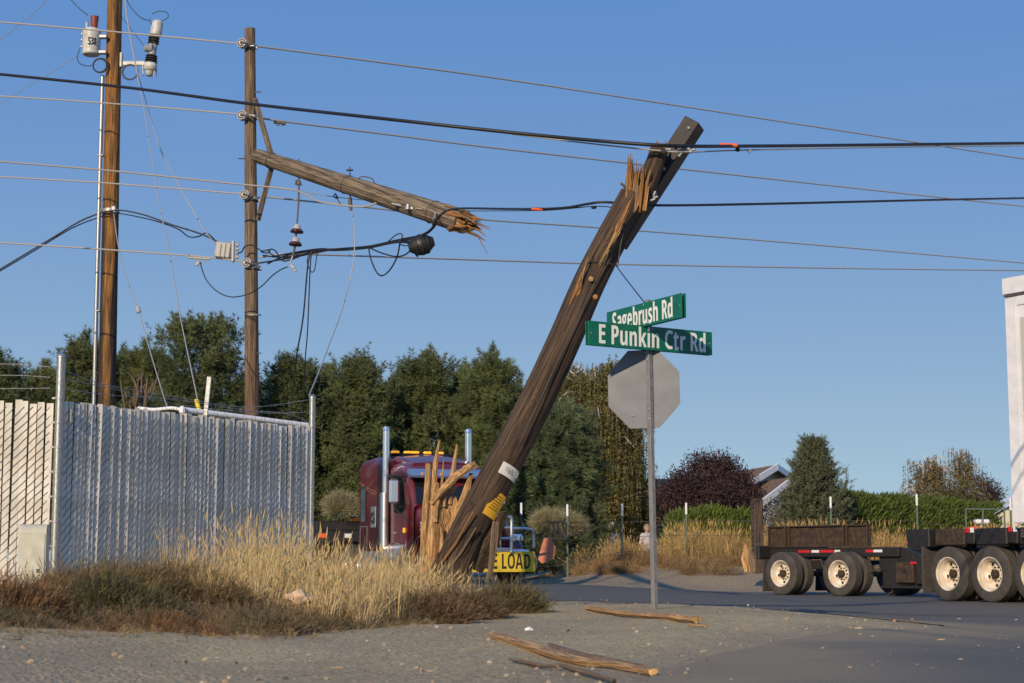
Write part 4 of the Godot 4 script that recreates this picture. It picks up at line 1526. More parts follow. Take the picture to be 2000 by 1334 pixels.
	wire([[720, 482, 27.3], [724, 505, 27.3], [736, 532, 27.2], [748, 538, 27.2], [763, 525, 27], [776, 500, 26.8], [781, 474, 26.6]], 0.012, "cable_black", "hanging black cable loop left of the black closure", "service_cable")
	wire([[722, 484, 27.3], [745, 494, 27.1], [772, 501, 26.9], [790, 498, 26.5], [802, 489, 26.2]], 0.012, "cable_black", "short sagging black cable joining the closure from the left", "service_cable")
	wire([[758, 472, 26.8], [772, 460, 26.6], [782, 456, 26.4], [786, 462, 26.4], [780, 474, 26.4], [790, 480, 26.3], [806, 478, 26.1]], 0.009, "cable_black", "small upward loop of black cable just left of the closure", "service_cable")
	wire([[848, 428, 25.4], [850, 438, 25.4], [838, 452, 25.6], [822, 462, 25.7], [812, 478, 25.7]], 0.024, "cable_black", "thick black cable dropping from the timber into the closure", "service_cable")
	var cl := thing("splice_closure", "bulky black cable closure hanging under the torn end of the timber", "splice closure", at(824, 497, 25.75))
	var cb := MB.new()
	var o := at(823, 478, 25.75)
	var bs := Basis(Vector3.BACK, 0.28)
	var rows := []
	for i in 9:
		var u := i / 8.0
		var rr := 0.15 * pow(sin(PI * clampf(u, 0.05, 0.95)), 0.5)
		var ring := []
		for j in 16:
			var a := TAU * j / 16.0
			ring.append(o + bs * Vector3((u - 0.5) * 0.4, cos(a) * rr * (1.0 + 0.1 * sin(2 * a + u * 3.0)), sin(a) * rr * 0.8))
		rows.append(ring)
	cb.loft(rows)
	part("body", cb, M.cable_black, cl)
	for k in 3:
		var st := MB.new()
		var ring := []
		for i in 17:
			var a := TAU * i / 16.0
			ring.append(o + bs * Vector3(-0.1 + k * 0.09 + 0.03 * sin(a), cos(a) * 0.153, sin(a) * 0.125))
		st.tube(ring, 0.012, 5, false)
		part("strap", st, M.black_plastic, cl)
	wire([[608, 492, 28.4], [601, 520, 28.4], [592, 620, 28.6], [580, 690, 28.8], [574, 740, 29], [566, 830, 29.2]], 0.013, "cable_black", "left of two black cables hanging down in front of the pines", "service_cable")
	wire([[610, 492, 28.3], [606, 520, 28.3], [601, 640, 28.6], [597, 690, 28.8], [594, 740, 29], [590, 830, 29.2]], 0.01, "cable_black", "right of two black cables hanging down in front of the pines", "service_cable")
	wire([[603, 496, 28.4], [600, 512, 28.4], [607, 530, 28.4], [614, 528, 28.4], [618, 505, 28.3], [620, 494, 28.2]], 0.008, "cable_black", "thin black loop beside the tops of the two hanging cables", "service_cable")
	wire([[392, 512, 29.6], [394, 524, 29.5], [404, 548, 29.4], [424, 569, 29.3], [452, 580, 29.2], [486, 574, 29.2], [512, 558, 29.0], [530, 540, 28.8], [548, 527, 28.7], [562, 521, 28.6]], 0.01, "cable_black", "long slack black jumper looping below the grey box", "service_cable")
	var jc := MB.new()
	jc.tube(ats([[368, 503], [410, 506]], 29.6), 0.022, 6)
	jc.box(at(386, 515, 29.6), Vector3(0.09, 0.05, 0.05), 0.012, Basis(Vector3.BACK, 0.9))
	jc.tube(ats([[382, 505], [386, 516], [392, 518]], 29.6), 0.014, 5)
	jc.tube(ats([[396, 505], [400, 513]], 29.6), 0.012, 5)
	solo("jumper_clamp", jc, M.wire_pale, "pale clamp on the lowest wire above the slack black jumper", "clamp")
	for q in [[[[684, 386], [684, 396], [686, 412]], 27.6]]:
		var kb := MB.new()
		kb.tube(ats(q[0], q[1]), [0.03, 0.035, 0.02], 6)
		solo("rope_hook", kb, M.rust_steel, "dark hook under the timber with the pale rope tied on", "hook")
	wire([[686, 410, 27.6], [691, 432, 27.5], [693, 470, 27.4], [689, 520, 27.3], [680, 562, 27.2], [666, 612, 26.5], [645, 668, 25], [622, 728, 23], [604, 772, 21]], 0.0085, "wire_pale", "pale rope hanging from the timber to the far fence post", "rope")
	wire([[655, 378, 28.3], [652, 384, 28.2], [660, 388, 28.2], [656, 380, 28.2], [662, 394, 28.1], [668, 402, 28]], 0.011, "rust_steel", "short twisted tie wire under the middle of the timber", "tie_wire")
	var c9 := MB.new()
	c9.box(at(800, 407, 26.2), Vector3(0.15, 0.06, 0.06), 0.015)
	c9.box(at(796, 404, 26.15), Vector3(0.05, 0.1, 0.05), 0.012)
	c9.tube(ats([[765, 398], [785, 402]], 26.4), 0.026, 6)
	solo("wire_clamp", c9, M.galvanized, "pale bolted clamp on the slack wire in front of the timber", "clamp")
	wire([[812, 407, 26.1], [840, 410, 25.9], [850, 418, 25.6], [846, 430, 25.4]], 0.012, "wire_pale", "short bent pale wire from the clamp to the timber's underside")
	# guys
	wire([[240, -30, 33.5], [250, 45, 33], [262, 112, 32.4], [268, 142, 32.2]], 0.016, "wire_pale", "thick pale guy wire coming down from the top of the orange-brown pole")
	wire([[267, 140, 32.2], [285, 235, 31.5], [308, 380, 30], [333, 506, 28.5], [353, 623, 27], [377, 738, 25.5], [386, 782, 25]], 0.0095, "wire_pale", "guy wire ending in the yellow guard behind the fence")
	wire([[269, 142, 32.2], [287, 205, 32], [312, 288, 31.6], [345, 355, 31.2], [372, 402, 31], [398, 448, 30.9]], 0.0095, "wire_pale", "thin wire from the pale guy to the service cable")
	wire([[222, 418, 33.6], [231, 480, 33], [246, 540, 32], [268, 600, 31]], 0.0095, "wire_pale", "upper guy wire above the white strain insulator")
	wire([[272, 610, 31], [288, 668, 30], [305, 726, 29], [328, 800, 27.5]], 0.0095, "wire_pale", "lower guy wire below the white strain insulator")
	var si := MB.new()
	si.lathe([Vector2(0, -0.07), Vector2(0.035, -0.06), Vector2(0.05, -0.03), Vector2(0.035, 0.0), Vector2(0.05, 0.03), Vector2(0.035, 0.06), Vector2(0, 0.07)], 12, Transform3D(Basis(Vector3.BACK, 0.25), at(270, 605, 31)))
	solo("strain_insulator", si, M.porcelain, "white strain insulator in the guy wire above the left pines", "insulator")
	wire([[100, -10, 34], [60, 30, 35], [-30, 100, 37]], 0.007, "wire_grey", "thin wire slanting across the top left corner")
	wire([[150, 110, 33.8], [110, 135, 34.5], [-30, 222, 37]], 0.006, "wire_grey", "thin wire slanting down left from the transformer")
	wire([[130, -10, 33.8], [152, 14, 33.8], [172, 30, 33.8]], 0.009, "cable_black", "short black lead entering above the transformer's red bushing", "service_cable")
	wire([[243, -10, 34], [256, 15, 34], [276, 35, 34], [292, 40, 34]], 0.009, "cable_black", "black lead curving down to the head of the switch", "service_cable")
	wire([[237, 32, 34], [262, 65, 34], [280, 88, 34]], 0.007, "cable_black", "thin lead from the orange-brown pole to the middle of the switch", "service_cable")
	wire([[1204, 520, 18.5], [1225, 548, 18.0], [1258, 590, 17.05]], 0.006, "cable_black", "thin dark wire stretched from the leaning pole to the sign post", "service_cable")
	var dd := MB.new()
	dd.tube(ats([[535, 238], [558, 241]], 29.9), 0.03, 8)
	for q in [543, 553]:
		var ring := []
		for i in 13:
			ring.append(at(q, 241, 29.9) + Vector3(cos(TAU * i / 12.0), sin(TAU * i / 12.0), 0) * 0.035)
		dd.tube(ring, 0.01, 5, false)
	solo("wire_splice", dd, M.rust_steel, "dark splice with two rings on the grey wire right of the bare pole", "splice")
	var yg := MB.new()
	yg.tube(ats([[383, 780], [391, 808]], 24.8), 0.033, 10)
	solo("guy_guard", yg, M.yellow_plastic, "yellow guard sleeve at the foot of a guy wire above the fence", "guy guard")


func text_mesh(text: String, size: float, m: Material, parent: Node3D, xf: Transform3D, width := 0.0, bold := true) -> MeshInstance3D:
	var f := SystemFont.new()
	f.font_names = PackedStringArray(["Droid Sans"])
	if bold:
		f.font_weight = 700
	var tm := TextMesh.new()
	tm.font = f
	tm.text = text
	tm.font_size = 64
	tm.pixel_size = size / 46.0
	tm.depth = 0.002
	tm.curve_step = 1.5
	var o := MeshInstance3D.new()
	o.mesh = tm
	o.material_override = m
	o.transform = xf
	if width > 0.0:
		var w := tm.get_aabb().size.x
		if w > 0.001:
			o.transform = Transform3D(xf.basis * Basis.from_scale(Vector3(width / w, 1, 1)), xf.origin)
	parent.add_child(o, true)
	return o


# ---------------------------------------------------------------- street sign
func street_sign() -> void:
	var foot := at(1279, 1192, 17.0)
	foot.y = gy(foot.x, 17.0) - 0.1
	var head := at(1265, 586, 17.0)
	var t := thing("street_sign", "grey metal post with two green street name blades and the back of a stop sign", "street sign", foot)
	var y := (head - foot).normalized()
	var x := Vector3(0.78, 0, -0.62)
	x = (x - y * x.dot(y)).normalized()
	var z := x.cross(y)
	if z.z < 0:
		z = -z
		x = -x
	var pb := Basis(x, y, x.cross(y))
	var pm := MB.new()
	pm.box((foot + head) / 2, Vector3(0.05, foot.distance_to(head), 0.05), 0.004, pb)
	var post := part_host("post", pm, M.painted_post, t)
	var holes := MB.new()
	for i in 22:
		var o := foot.lerp(head, 0.12 + i * 0.04) + pb.z * 0.0255
		holes.lathe([Vector2(0, 0.001), Vector2(0.005, 0.001)], 8, Transform3D(pb * Basis(Vector3.RIGHT, PI / 2), o))
	var ho := part("hole", holes, M.black_paint, post)
	ho.set_meta("kind", "stuff")
	# octagon
	var oc := at(1263, 759, 17.0)
	var oz := Vector3(-0.22, 0.0, 1.0).normalized()
	var oy := (Vector3(-0.02, 1, 0) - oz * oz.dot(Vector3(-0.02, 1, 0))).normalized()
	var ox := oy.cross(oz)
	var ob := Basis(ox, oy, oz)
	oc = Vector3(oc.x, oc.y, oc.z) - pb.z * 0.042
	var R := 0.385 / cos(PI / 8)
	var poly := PackedVector2Array()
	for i in 8:
		var a := PI / 8 + i * PI / 4
		poly.append(Vector2(cos(a), sin(a)) * R * Vector2(0.92, 1))
	var om := MB.new()
	om.prism(poly, 0.004, Transform3D(ob, oc))
	var oct := part_host("stop_sign_back", om, M.sign_back, t)
	var fm := MB.new()
	fm.prism(poly, 0.001, Transform3D(ob, oc - oz * 0.0032))
	part("stop_sign_face", fm, M.red_tape, oct)
	for q in [[0, 0.28], [0, -0.2], [0, -0.3], [0, 0.1], [-0.11, -0.26]]:
		var bm := MB.new()
		bm.lathe([Vector2(0.012, 0), Vector2(0.012, 0.006), Vector2(0, 0.009)], 8, Transform3D(ob * Basis(Vector3.RIGHT, PI / 2), oc + ox * q[0] + oy * q[1] + (pb.z * 0.068 if q[0] == 0 else oz * 0.003)))
		part("bolt", bm, M.steel, oct)
	# blades: left and right ends of the middle line
	for q in [
		["E Punkin Ctr Rd", at(1146, 650, 16.54), at(1388, 672, 17.34), 0.235, 0.045, 1.0, 0.02],
		["Sagebrush Rd", at(1189, 633, 17.47), at(1336, 596, 16.27), 0.235, 0.04, 0.93, -0.02],
	]:
		var L: Vector3 = q[1]
		var Rr: Vector3 = q[2]
		var bx := (Rr - L).normalized()
		var by := (Vector3.UP - bx * bx.y).normalized()
		var bz := bx.cross(by)
		var bb := Basis(bx, by, bz)
		var c := (L + Rr) / 2
		var ln := L.distance_to(Rr)
		for s in [1, -1]:
			var m := MB.new()
			m.box(c + bz * 0.022 * s, Vector3(ln, q[3], 0.003), 0.001, bb)
			var bl := part_host("blade", m, M.sign_green, t)
			if s == 1:
				var tx := text_mesh(q[0], 0.185, M.sign_white, bl, Transform3D(bb * Basis.from_scale(Vector3(1, 1.0, 1)), c + bz * 0.0252 - by * 0.004 + bx * q[6] - foot), ln * 0.86 * q[5])
				tx.name = "lettering"
				for e in [-1, 1]:
					var bo := MB.new()
					bo.lathe([Vector2(0.008, 0), Vector2(0.008, 0.004), Vector2(0, 0.006)], 8, Transform3D(bb * Basis(Vector3.RIGHT, PI / 2), c + bz * 0.024 + bx * e * (ln * 0.5 - 0.035)))
					bo.lathe([Vector2(0.01, 0), Vector2(0.01, 0.004), Vector2(0, 0.006)], 8, Transform3D(bb * Basis(Vector3.RIGHT, PI / 2), c + bz * 0.024 + by * e * 0.095 + bx * 0.01))
					part("bolt", bo, M.steel, bl)


# ---------------------------------------------------------------- fence
func fence_panel(t: Node3D, a: Vector3, b: Vector3, h: float, n: int, seed_: int, broken: bool) -> void:
	var r := RandomNumberGenerator.new()
	r.seed = seed_
	var u := (b - a)
	u.y = 0
	var len_ := u.length()
	u = u.normalized()
	var nn := u.cross(Vector3.UP)
	if nn.z < 0:
		nn = -nn
	var meshes := []
	for k in 5:
		var mb := MB.new()
		mb.col = [Color(1, 1, 1), Color(0.93, 0.92, 0.9), Color(0.97, 0.97, 0.98), Color(1.0, 0.98, 0.94), Color(0.87, 0.87, 0.86)][k]
		var w := len_ / n * 0.86
		# a slat with folded edges
		mb.prism(PackedVector2Array([Vector2(-w / 2, -0.006), Vector2(-w * 0.3, 0.004), Vector2(w * 0.3, 0.004), Vector2(w / 2, -0.006), Vector2(w / 2, -0.009), Vector2(-w / 2, -0.009)]), 1.0, Transform3D(Basis(Vector3.RIGHT, Vector3.FORWARD, Vector3.UP), Vector3(0, 0.5, 0)))
		meshes.append(mb.mesh())
	for i in n:
		var f := (i + 0.5) / n
		var p := a.lerp(b, f)
		var top := h - r.randf_range(0.0, 0.035)
		if not broken and r.randf() < 0.5:
			top -= r.randf_range(0.0, 0.03)
		var tilt := r.randf_range(-0.3, 0.0) if broken else r.randf_range(-0.05, 0.05)
		if broken and r.randf() < 0.4:
			tilt -= r.randf_range(0.05, 0.3)
		var lean := r.randf_range(-0.011, 0.011)
		var bs := Basis(u, Vector3.UP, nn).rotated(Vector3.UP, tilt) * Basis(Vector3.BACK, lean)
		var o := part_mesh("slat", meshes[r.randi() % 5], M.vinyl, t, Transform3D(bs * Basis.from_scale(Vector3(1, top, 1)), p + nn * r.randf_range(-0.004, 0.004) - org[t]))
		o.name = o.name
	# woven wire: one set of diagonals runs before the slats, the other behind
	var wm := MB.new()
	var pitch := 0.083
	for s in [1, -1]:
		var k := -int(h / pitch) - 1
		while k * pitch < len_:
			var pts := []
			var i := 0
			while i <= int(h / pitch):
				var xx: float = (k + i) * pitch if s == 1 else (k + int(h / pitch) - i) * pitch
				if xx >= 0 and xx <= len_:
					var y := i * pitch
					var out: float = (0.016 if s == 1 else -0.018) + 0.003 * sin(i * 2.1 + k)
					pts.append(a + u * (xx + 0.006 * sin(i * 1.7)) + Vector3(0, (b.y - a.y) * xx / len_ + y, 0) + nn * out)
				i += 1
			if pts.size() > 1:
				wm.tube(pts, 0.0032, 3, false)
			k += 1
	for i in int(len_ / pitch):
		var p := a + u * i * pitch + Vector3(0, (b.y - a.y) * i * pitch / len_ + h, 0)
		wm.tube([p, p + u * 0.022 * (1 if i % 2 else -1) + Vector3(0, 0.045, 0)], 0.0024, 3, false)
	var o2 := part("chain_link", wm, M.mesh_wire, t)
	o2.set_meta("kind", "stuff")


func fence() -> void:
	var c0 := at(105, 1146, 17.0)
	var c1 := at(605, 1146, 20.53)
	c1.y = c0.y
	var l0 := at(-260, 1146, 16.8)
	l0.y = c0.y
	var t := thing("slatted_fence", "chain link fence with white upright slats, turning a corner behind dry grass", "fence", c0)
	var h := at(105, 779, 17.0).y - c0.y
	var gap := (c1 - c0).normalized() * 0.06
	fence_panel(t, c0 + gap, c1 - gap * 0.8, h, 64, 3, true)
	fence_panel(t, l0, c0 - Vector3(0.06, 0, 0), h, 22, 4, false)
	for q in [[c0, 695.0, 17.0, 105.0, 0.043], [c1, 775.0, 20.53, 605.0, 0.036]]:
		var m := MB.new()
		var top := at(q[3], q[1], q[2])
		var base: Vector3 = q[0] - Vector3(0, 0.2, 0)
		m.tube([base, Vector3(base.x, top.y, base.z)], q[4], 14)
		m.lathe([Vector2(q[4] + 0.006, -0.02), Vector2(q[4] + 0.006, 0.0), Vector2(q[4] * 0.6, 0.025), Vector2(0, 0.03)], 14, Transform3D(Basis(), Vector3(base.x, top.y, base.z)))
		var ph := part_host("post", m, M.galvanized, t)
		for k in 8:
			var bm := MB.new()
			var hh := 0.15 + k * 0.24
			bm.lathe([Vector2(q[4] + 0.001, -0.012), Vector2(q[4] + 0.006, -0.012), Vector2(q[4] + 0.006, 0.012), Vector2(q[4] + 0.001, 0.012)], 12, Transform3D(Basis(), (q[0] as Vector3) + Vector3(0, hh, 0)), false)
			bm.box((q[0] as Vector3) + Vector3(-0.055, hh, 0.01), Vector3(0.04, 0.022, 0.02), 0.004)
			part("band", bm, M.steel, ph)
	var am := MB.new()
	am.box((at(402, 812, 20.0) + at(408, 736, 20.0)) / 2, Vector3(0.055, 0.46, 0.03), 0.006, Basis(Vector3.BACK, -0.08))
	part("barb_arm", am, M.galvanized, t)
	var rl := MB.new()
	rl.tube([c0 + Vector3(0, h - 0.03, -0.02), c1 + Vector3(0, h - 0.03, -0.02)], 0.012, 6)
	part("tension_wire", rl, M.steel, t)
	var r := RandomNumberGenerator.new()
	r.seed = 8
	var runs := [
		[[-150, 713, 17], [20, 711, 17], [98, 717, 17]], [[-150, 735, 17], [20, 733, 17], [98, 737, 17]], [[-150, 760, 17], [20, 759, 17], [98, 758, 17]],
		[[108, 716, 17], [200, 750, 18], [330, 773, 19], [480, 795, 20], [603, 781, 20.5]], [[108, 737, 17], [210, 757, 18], [350, 790, 19], [500, 806, 20], [603, 805, 20.5]], [[108, 758, 17], [220, 772, 18], [340, 780, 19], [470, 800, 20], [560, 808, 20.3], [603, 826, 20.5]],
	]
	for q in runs:
		var m := MB.new()
		var pts := curve(ats(q, 17), 10)
		m.tube(pts, 0.0032, 4, false)
		for i in range(1, pts.size() - 1):
			if i % 2 == 0:
				for k in 2:
					var d := Vector3(r.randf_range(-0.6, 0.6), r.randf_range(-1, 1), r.randf_range(-1, 1)).normalized() * 0.022
					m.tube([pts[i] - d, pts[i] + d], 0.0022, 3, false)
		part("barbed_wire", m, M.steel, t)
	var pl := MB.new()
	pl.box(at(136, 812, 17.1), Vector3(0.1, 0.13, 0.004), 0.001, Basis(Vector3.UP, -1.0))
	part("small_plate", pl, M.equipment_grey, t)
	# white rail behind the fence
	var wm := MB.new()
	wm.tube(curve(ats([[270, 797, 21.5], [300, 800, 21.4], [335, 797, 21.3], [356, 801, 21.2]], 21), 4), 0.022, 8)
	wm.tube(ats([[354, 800, 21.2], [600, 831, 22.6]], 21), 0.036, 10)
	wm.box(at(356, 801, 21.15), Vector3(0.07, 0.1, 0.07), 0.02)
	var rail := solo("white_rail", wm, M.white_paint, "long white metal rail running just behind the top of the slatted fence", "rail")
	rail.set_meta("kind", "thing")


func pedestal() -> void:
	var o := at(63, 1150, 15.6)
	var g := gy(o.x, 15.6)
	o.y = g - 0.05
	var h := at(63, 1023, 15.6).y - o.y
	var t := thing("utility_pedestal", "cream metal utility pedestal with a rounded lid, in the weeds by the fence corner", "utility box", o)
	var b := Basis(Vector3.UP, 0.12)
	var m := MB.new()
	var side := PackedVector2Array()
	for p in [Vector2(-0.11, 0), Vector2(0.11, 0), Vector2(0.115, h - 0.1)]:
		side.append(p)
	for i in 6:
		var a := i / 5.0 * PI / 2
		side.append(Vector2(0.04 + 0.075 * cos(a), h - 0.08 + 0.075 * sin(a)))
	for i in 6:
		var a := PI / 2 + i / 5.0 * PI / 2
		side.append(Vector2(-0.05 + 0.06 * cos(a), h - 0.065 + 0.06 * sin(a)))
	m.prism(side, 0.245, Transform3D(b * Basis(Vector3.UP, PI / 2).rotated(Vector3.UP, PI), o))
	part("housing", m, M.pedestal, t)
	var d := MB.new()
	d.box(o + b * Vector3(0.055, h * 0.45, 0.117), Vector3(0.12, h * 0.82, 0.012), 0.006, b)
	var dh := part_host("cover", d, M.pedestal, t)
	var k := MB.new()
	k.box(o + b * Vector3(0.06, h * 0.36, 0.126), Vector3(0.025, 0.035, 0.01), 0.003, b)
	part("latch", k, M.rust_steel, dh)


# ---------------------------------------------------------------- the maroon truck; built facing +z with its front at z = 0
func sect(w: float, y0: float, y1: float, z: float, rad: float, crown := 0.0) -> Array:
	var out := []
	for i in 7:
		var a := i / 6.0 * PI / 2
		out.append(Vector3(w / 2 - rad + rad * cos(a), y1 - rad + rad * sin(a), z))
	for i in range(1, 4):
		out.append(Vector3((w / 2 - rad) * (1 - i / 2.0), y1 + crown * (1 - pow(1 - i / 2.0, 2)), z) if i < 4 else Vector3.ZERO)
	out.pop_back()
	for i in 7:
		var a := PI / 2 + i / 6.0 * PI / 2
		out.append(Vector3(-w / 2 + rad + rad * cos(a), y1 - rad + rad * sin(a), z))
	out.append(Vector3(-w / 2, y0, z))
	out.append(Vector3(w / 2, y0, z))
	return out


func wheel(parent: Node3D, at_: Vector3, rad: float, wid: float, side: float, rim_m: String, deep: float, called := "wheel") -> void:
	# axle along z, outer face towards +z * side
	var w := Node3D.new()
	w.name = numbered(parent, called)
	w.position = at_
	parent.add_child(w, true)
	var xf := Transform3D(Basis(Vector3.RIGHT, PI / 2 * side), Vector3.ZERO)
	var t := MB.new()
	var rr := rad
	t.lathe([Vector2(rad * 0.6, wid * 0.47), Vector2(rad * 0.64, wid * 0.5), Vector2(rad * 0.8, wid * 0.5), Vector2(rad * 0.93, wid * 0.46), Vector2(rad * 0.98, wid * 0.42), Vector2(rr, wid * 0.34)], 40, xf)
	var prof := []
	for i in 5:
		var y0 := wid * (0.34 - i * 0.136)
		prof.append(Vector2(rr, y0))
		prof.append(Vector2(rr, y0 - wid * 0.112))
		prof.append(Vector2(rr - 0.014, y0 - wid * 0.114))
		prof.append(Vector2(rr - 0.014, y0 - wid * 0.134))
	prof.append(Vector2(rr, wid * -0.34))
	t.lathe(prof, 40, xf, false)
	t.lathe([Vector2(rr, -wid * 0.34), Vector2(rad * 0.98, -wid * 0.42), Vector2(rad * 0.93, -wid * 0.46), Vector2(rad * 0.8, -wid * 0.5), Vector2(rad * 0.6, -wid * 0.47), Vector2(0, -wid * 0.4)], 40, xf)
	part("tyre", t, M.rubber, w)
	var m := MB.new()
	var ri := rad * 0.61
	m.lathe([Vector2(ri + 0.006, wid * 0.47), Vector2(ri, wid * 0.5), Vector2(ri - 0.015, wid * 0.48), Vector2(ri - 0.03, wid * 0.4), Vector2(ri - 0.05, wid * 0.5 - deep * 0.75), Vector2(ri - 0.075, wid * 0.5 - deep), Vector2(0.1, wid * 0.5 - deep - 0.0), Vector2(0.09, wid * 0.5 - deep + 0.03), Vector2(0, wid * 0.5 - deep + 0.03)], 36, xf)
	part("rim", m, M[rim_m], w)
	var hb := MB.new()
	hb.lathe([Vector2(0.085, wid * 0.5 - deep), Vector2(0.08, wid * 0.5 - deep + 0.09), Vector2(0.05, wid * 0.5 - deep + 0.11), Vector2(0, wid * 0.5 - deep + 0.11)], 16, xf)
	for i in 10:
		var a := TAU * i / 10.0
		hb.lathe([Vector2(0.016, 0), Vector2(0.014, 0.03), Vector2(0, 0.032)], 6, xf * Transform3D(Basis(), Vector3(cos(a) * 0.125, wid * 0.5 - deep + 0.002, sin(a) * 0.125)))
	part("hub", hb, M.frame_brown, w)
	var hh := MB.new()
	for i in 5:
		var a := TAU * i / 5.0 + 0.4
		hh.lathe([Vector2(0, 0.004), Vector2(0.034, 0.004)], 12, xf * Transform3D(Basis(), Vector3(cos(a) * (ri - 0.1), wid * 0.5 - deep + 0.002, sin(a) * (ri - 0.1))))
	part("hand_hole", hh, M.black_paint, w)


func truck() -> void:
	var o := at(950, 1100, 41.0)
	o.y = gy(o.x, 41.0) + 0.006
	var t := thing("semi_truck", "maroon semi truck with chrome stacks and bull bar, half hidden behind the stump", "truck", o, "", 0.38)
	t.position = o
	# sleeper
	var s := MB.new()
	s.loft([sect(2.25, 0.85, 3.14, -6.5, 0.2, 0.02), sect(2.3, 0.85, 3.22, -6.42, 0.25, 0.04), sect(2.32, 0.85, 3.26, -5.4, 0.26, 0.05), sect(2.3, 0.85, 3.22, -4.6, 0.28, 0.05), sect(2.26, 0.85, 3.12, -4.3, 0.3, 0.05)])
	var sl := part("sleeper", s, M.maroon, t)
	var rf := MB.new()
	rf.loft([sect(1.7, 3.05, 3.24, -4.9, 0.1, 0.05), sect(1.75, 3.0, 3.22, -4.3, 0.12, 0.06), sect(1.8, 2.9, 3.12, -3.6, 0.14, 0.06), sect(1.7, 2.85, 2.98, -2.95, 0.08, 0.04)])
	part("roof_fairing", rf, M.maroon, t)
	# cab
	var c := MB.new()
	c.loft([sect(2.0, 0.8, 2.98, -4.24, 0.22, 0.05), sect(2.1, 0.8, 3.04, -4.1, 0.26, 0.06), sect(2.12, 0.8, 3.02, -3.3, 0.28, 0.07), sect(2.1, 0.8, 2.88, -2.85, 0.25, 0.06), sect(2.08, 0.8, 2.74, -2.7, 0.16, 0.04), sect(2.06, 0.8, 1.9, -2.28, 0.1, 0.02)])
	part("cab", c, M.maroon, t)
	var ws := MB.new()
	ws.quad(Vector3(-0.95, 1.93, -2.275), Vector3(0.95, 1.93, -2.275), Vector3(0.92, 2.7, -2.672), Vector3(-0.92, 2.7, -2.672))
	part("windshield", ws, M.dark_glass, t)
	var vz := MB.new()
	vz.loft([[Vector3(-1.1, 2.66, -2.62), Vector3(-1.06, 2.82, -2.72), Vector3(1.06, 2.82, -2.72), Vector3(1.1, 2.66, -2.62)], [Vector3(-1.12, 2.58, -2.36), Vector3(-1.1, 2.63, -2.36), Vector3(1.1, 2.63, -2.36), Vector3(1.12, 2.58, -2.36)]], true, true)
	var vh := part("visor", vz, M.aluminium, t)
	for x in [-0.25, 0.0, 0.25, -0.75, 0.75]:
		var l := MB.new()
		l.box(Vector3(x, 2.69, -2.47), Vector3(0.08, 0.05, 0.06), 0.015)
		part("marker_light", l, M.amber_dull, vh)
	# hood
	var h := MB.new()
	h.loft([sect(1.98, 0.95, 1.9, -2.3, 0.2, 0.08), sect(1.9, 0.95, 1.86, -1.6, 0.24, 0.1), sect(1.72, 0.9, 1.76, -0.9, 0.26, 0.1), sect(1.5, 0.85, 1.62, -0.45, 0.26, 0.08), sect(1.2, 0.85, 1.45, -0.3, 0.2, 0.06)])
	part("hood", h, M.maroon, t)
	for x in [-1, 1]:
		var fd := MB.new()
		var rows := []
		for i in 9:
			var a := lerpf(0.15, PI - 0.1, i / 8.0)
			var z := -1.25 + cos(a) * 0.72
			var yy := 0.5 + sin(a) * 0.72
			rows.append([Vector3(x * 0.62, yy, z), Vector3(x * 0.66, yy + 0.06, z + cos(a) * 0.05), Vector3(x * 1.1, yy + 0.02, z + cos(a) * 0.05), Vector3(x * 1.2, yy - 0.06, z), Vector3(x * 1.2, yy - 0.1, z)])
		fd.loft(rows, true, true)
		part("fender", fd, M.maroon, t)
		var hl := MB.new()
		var bs := Basis(Vector3.UP, x * 0.35)
		hl.box(Vector3(x * 0.9, 1.08, -0.38), Vector3(0.42, 0.2, 0.16), 0.06, bs)
		var hh := part("headlight", hl, M.chrome, t)
		for k in 2:
			var le := MB.new()
			le.lathe([Vector2(0.075, 0), Vector2(0.06, 0.03), Vector2(0, 0.045)], 16, Transform3D(bs * Basis(Vector3.RIGHT, PI / 2), Vector3(x * (0.82 + k * 0.17), 1.08, -0.305 - k * 0.06)))
			part("lens", le, M.porcelain, hh)
		# exhaust stack
		var st := MB.new()
		st.tube([Vector3(x * 1.12, 2.2, -4.27), Vector3(x * 1.12, 3.86, -4.27)], 0.085, 18, false)
		st.tube([Vector3(x * 1.12, 3.86, -4.27), Vector3(x * 1.12, 3.94, -4.3)], [0.085, 0.09], 18, false)
		var sh := part("exhaust_stack", st, M.chrome, t)
		var sd := MB.new()
		sd.tube([Vector3(x * 1.14, 0.75, -4.27), Vector3(x * 1.14, 2.28, -4.27)], 0.115, 20)
		part("heat_shield", sd, M.aluminium, sh)
		var s2 := MB.new()
		s2.box(Vector3(x * 1.17, 1.6, -4.44), Vector3(0.1, 1.35, 0.22), 0.03)
		part("shield_plate", s2, M.galvanized, sh)
		# mirror
		var mr := MB.new()
		mr.box(Vector3(x * 1.4, 2.25, -2.72), Vector3(0.26, 0.62, 0.14), 0.055)
		var mh := part("mirror", mr, M.chrome, t)
		var ma := MB.new()
		ma.tube([Vector3(x * 1.05, 2.62, -2.75), Vector3(x * 1.4, 2.6, -2.75)], 0.02, 6)
		ma.tube([Vector3(x * 1.05, 1.85, -2.75), Vector3(x * 1.4, 1.9, -2.75)], 0.02, 6)
		ma.tube([Vector3(x * 1.05, 1.5, -2.6), Vector3(x * 1.38, 1.85, -2.75)], 0.018, 6)
		ma.box(Vector3(x * 1.36, 2.62, -2.75), Vector3(0.36, 0.07, 0.16), 0.02)
		part("mirror_arm", ma, M.black_plastic, mh)
		# door with window
		var dr := MB.new()
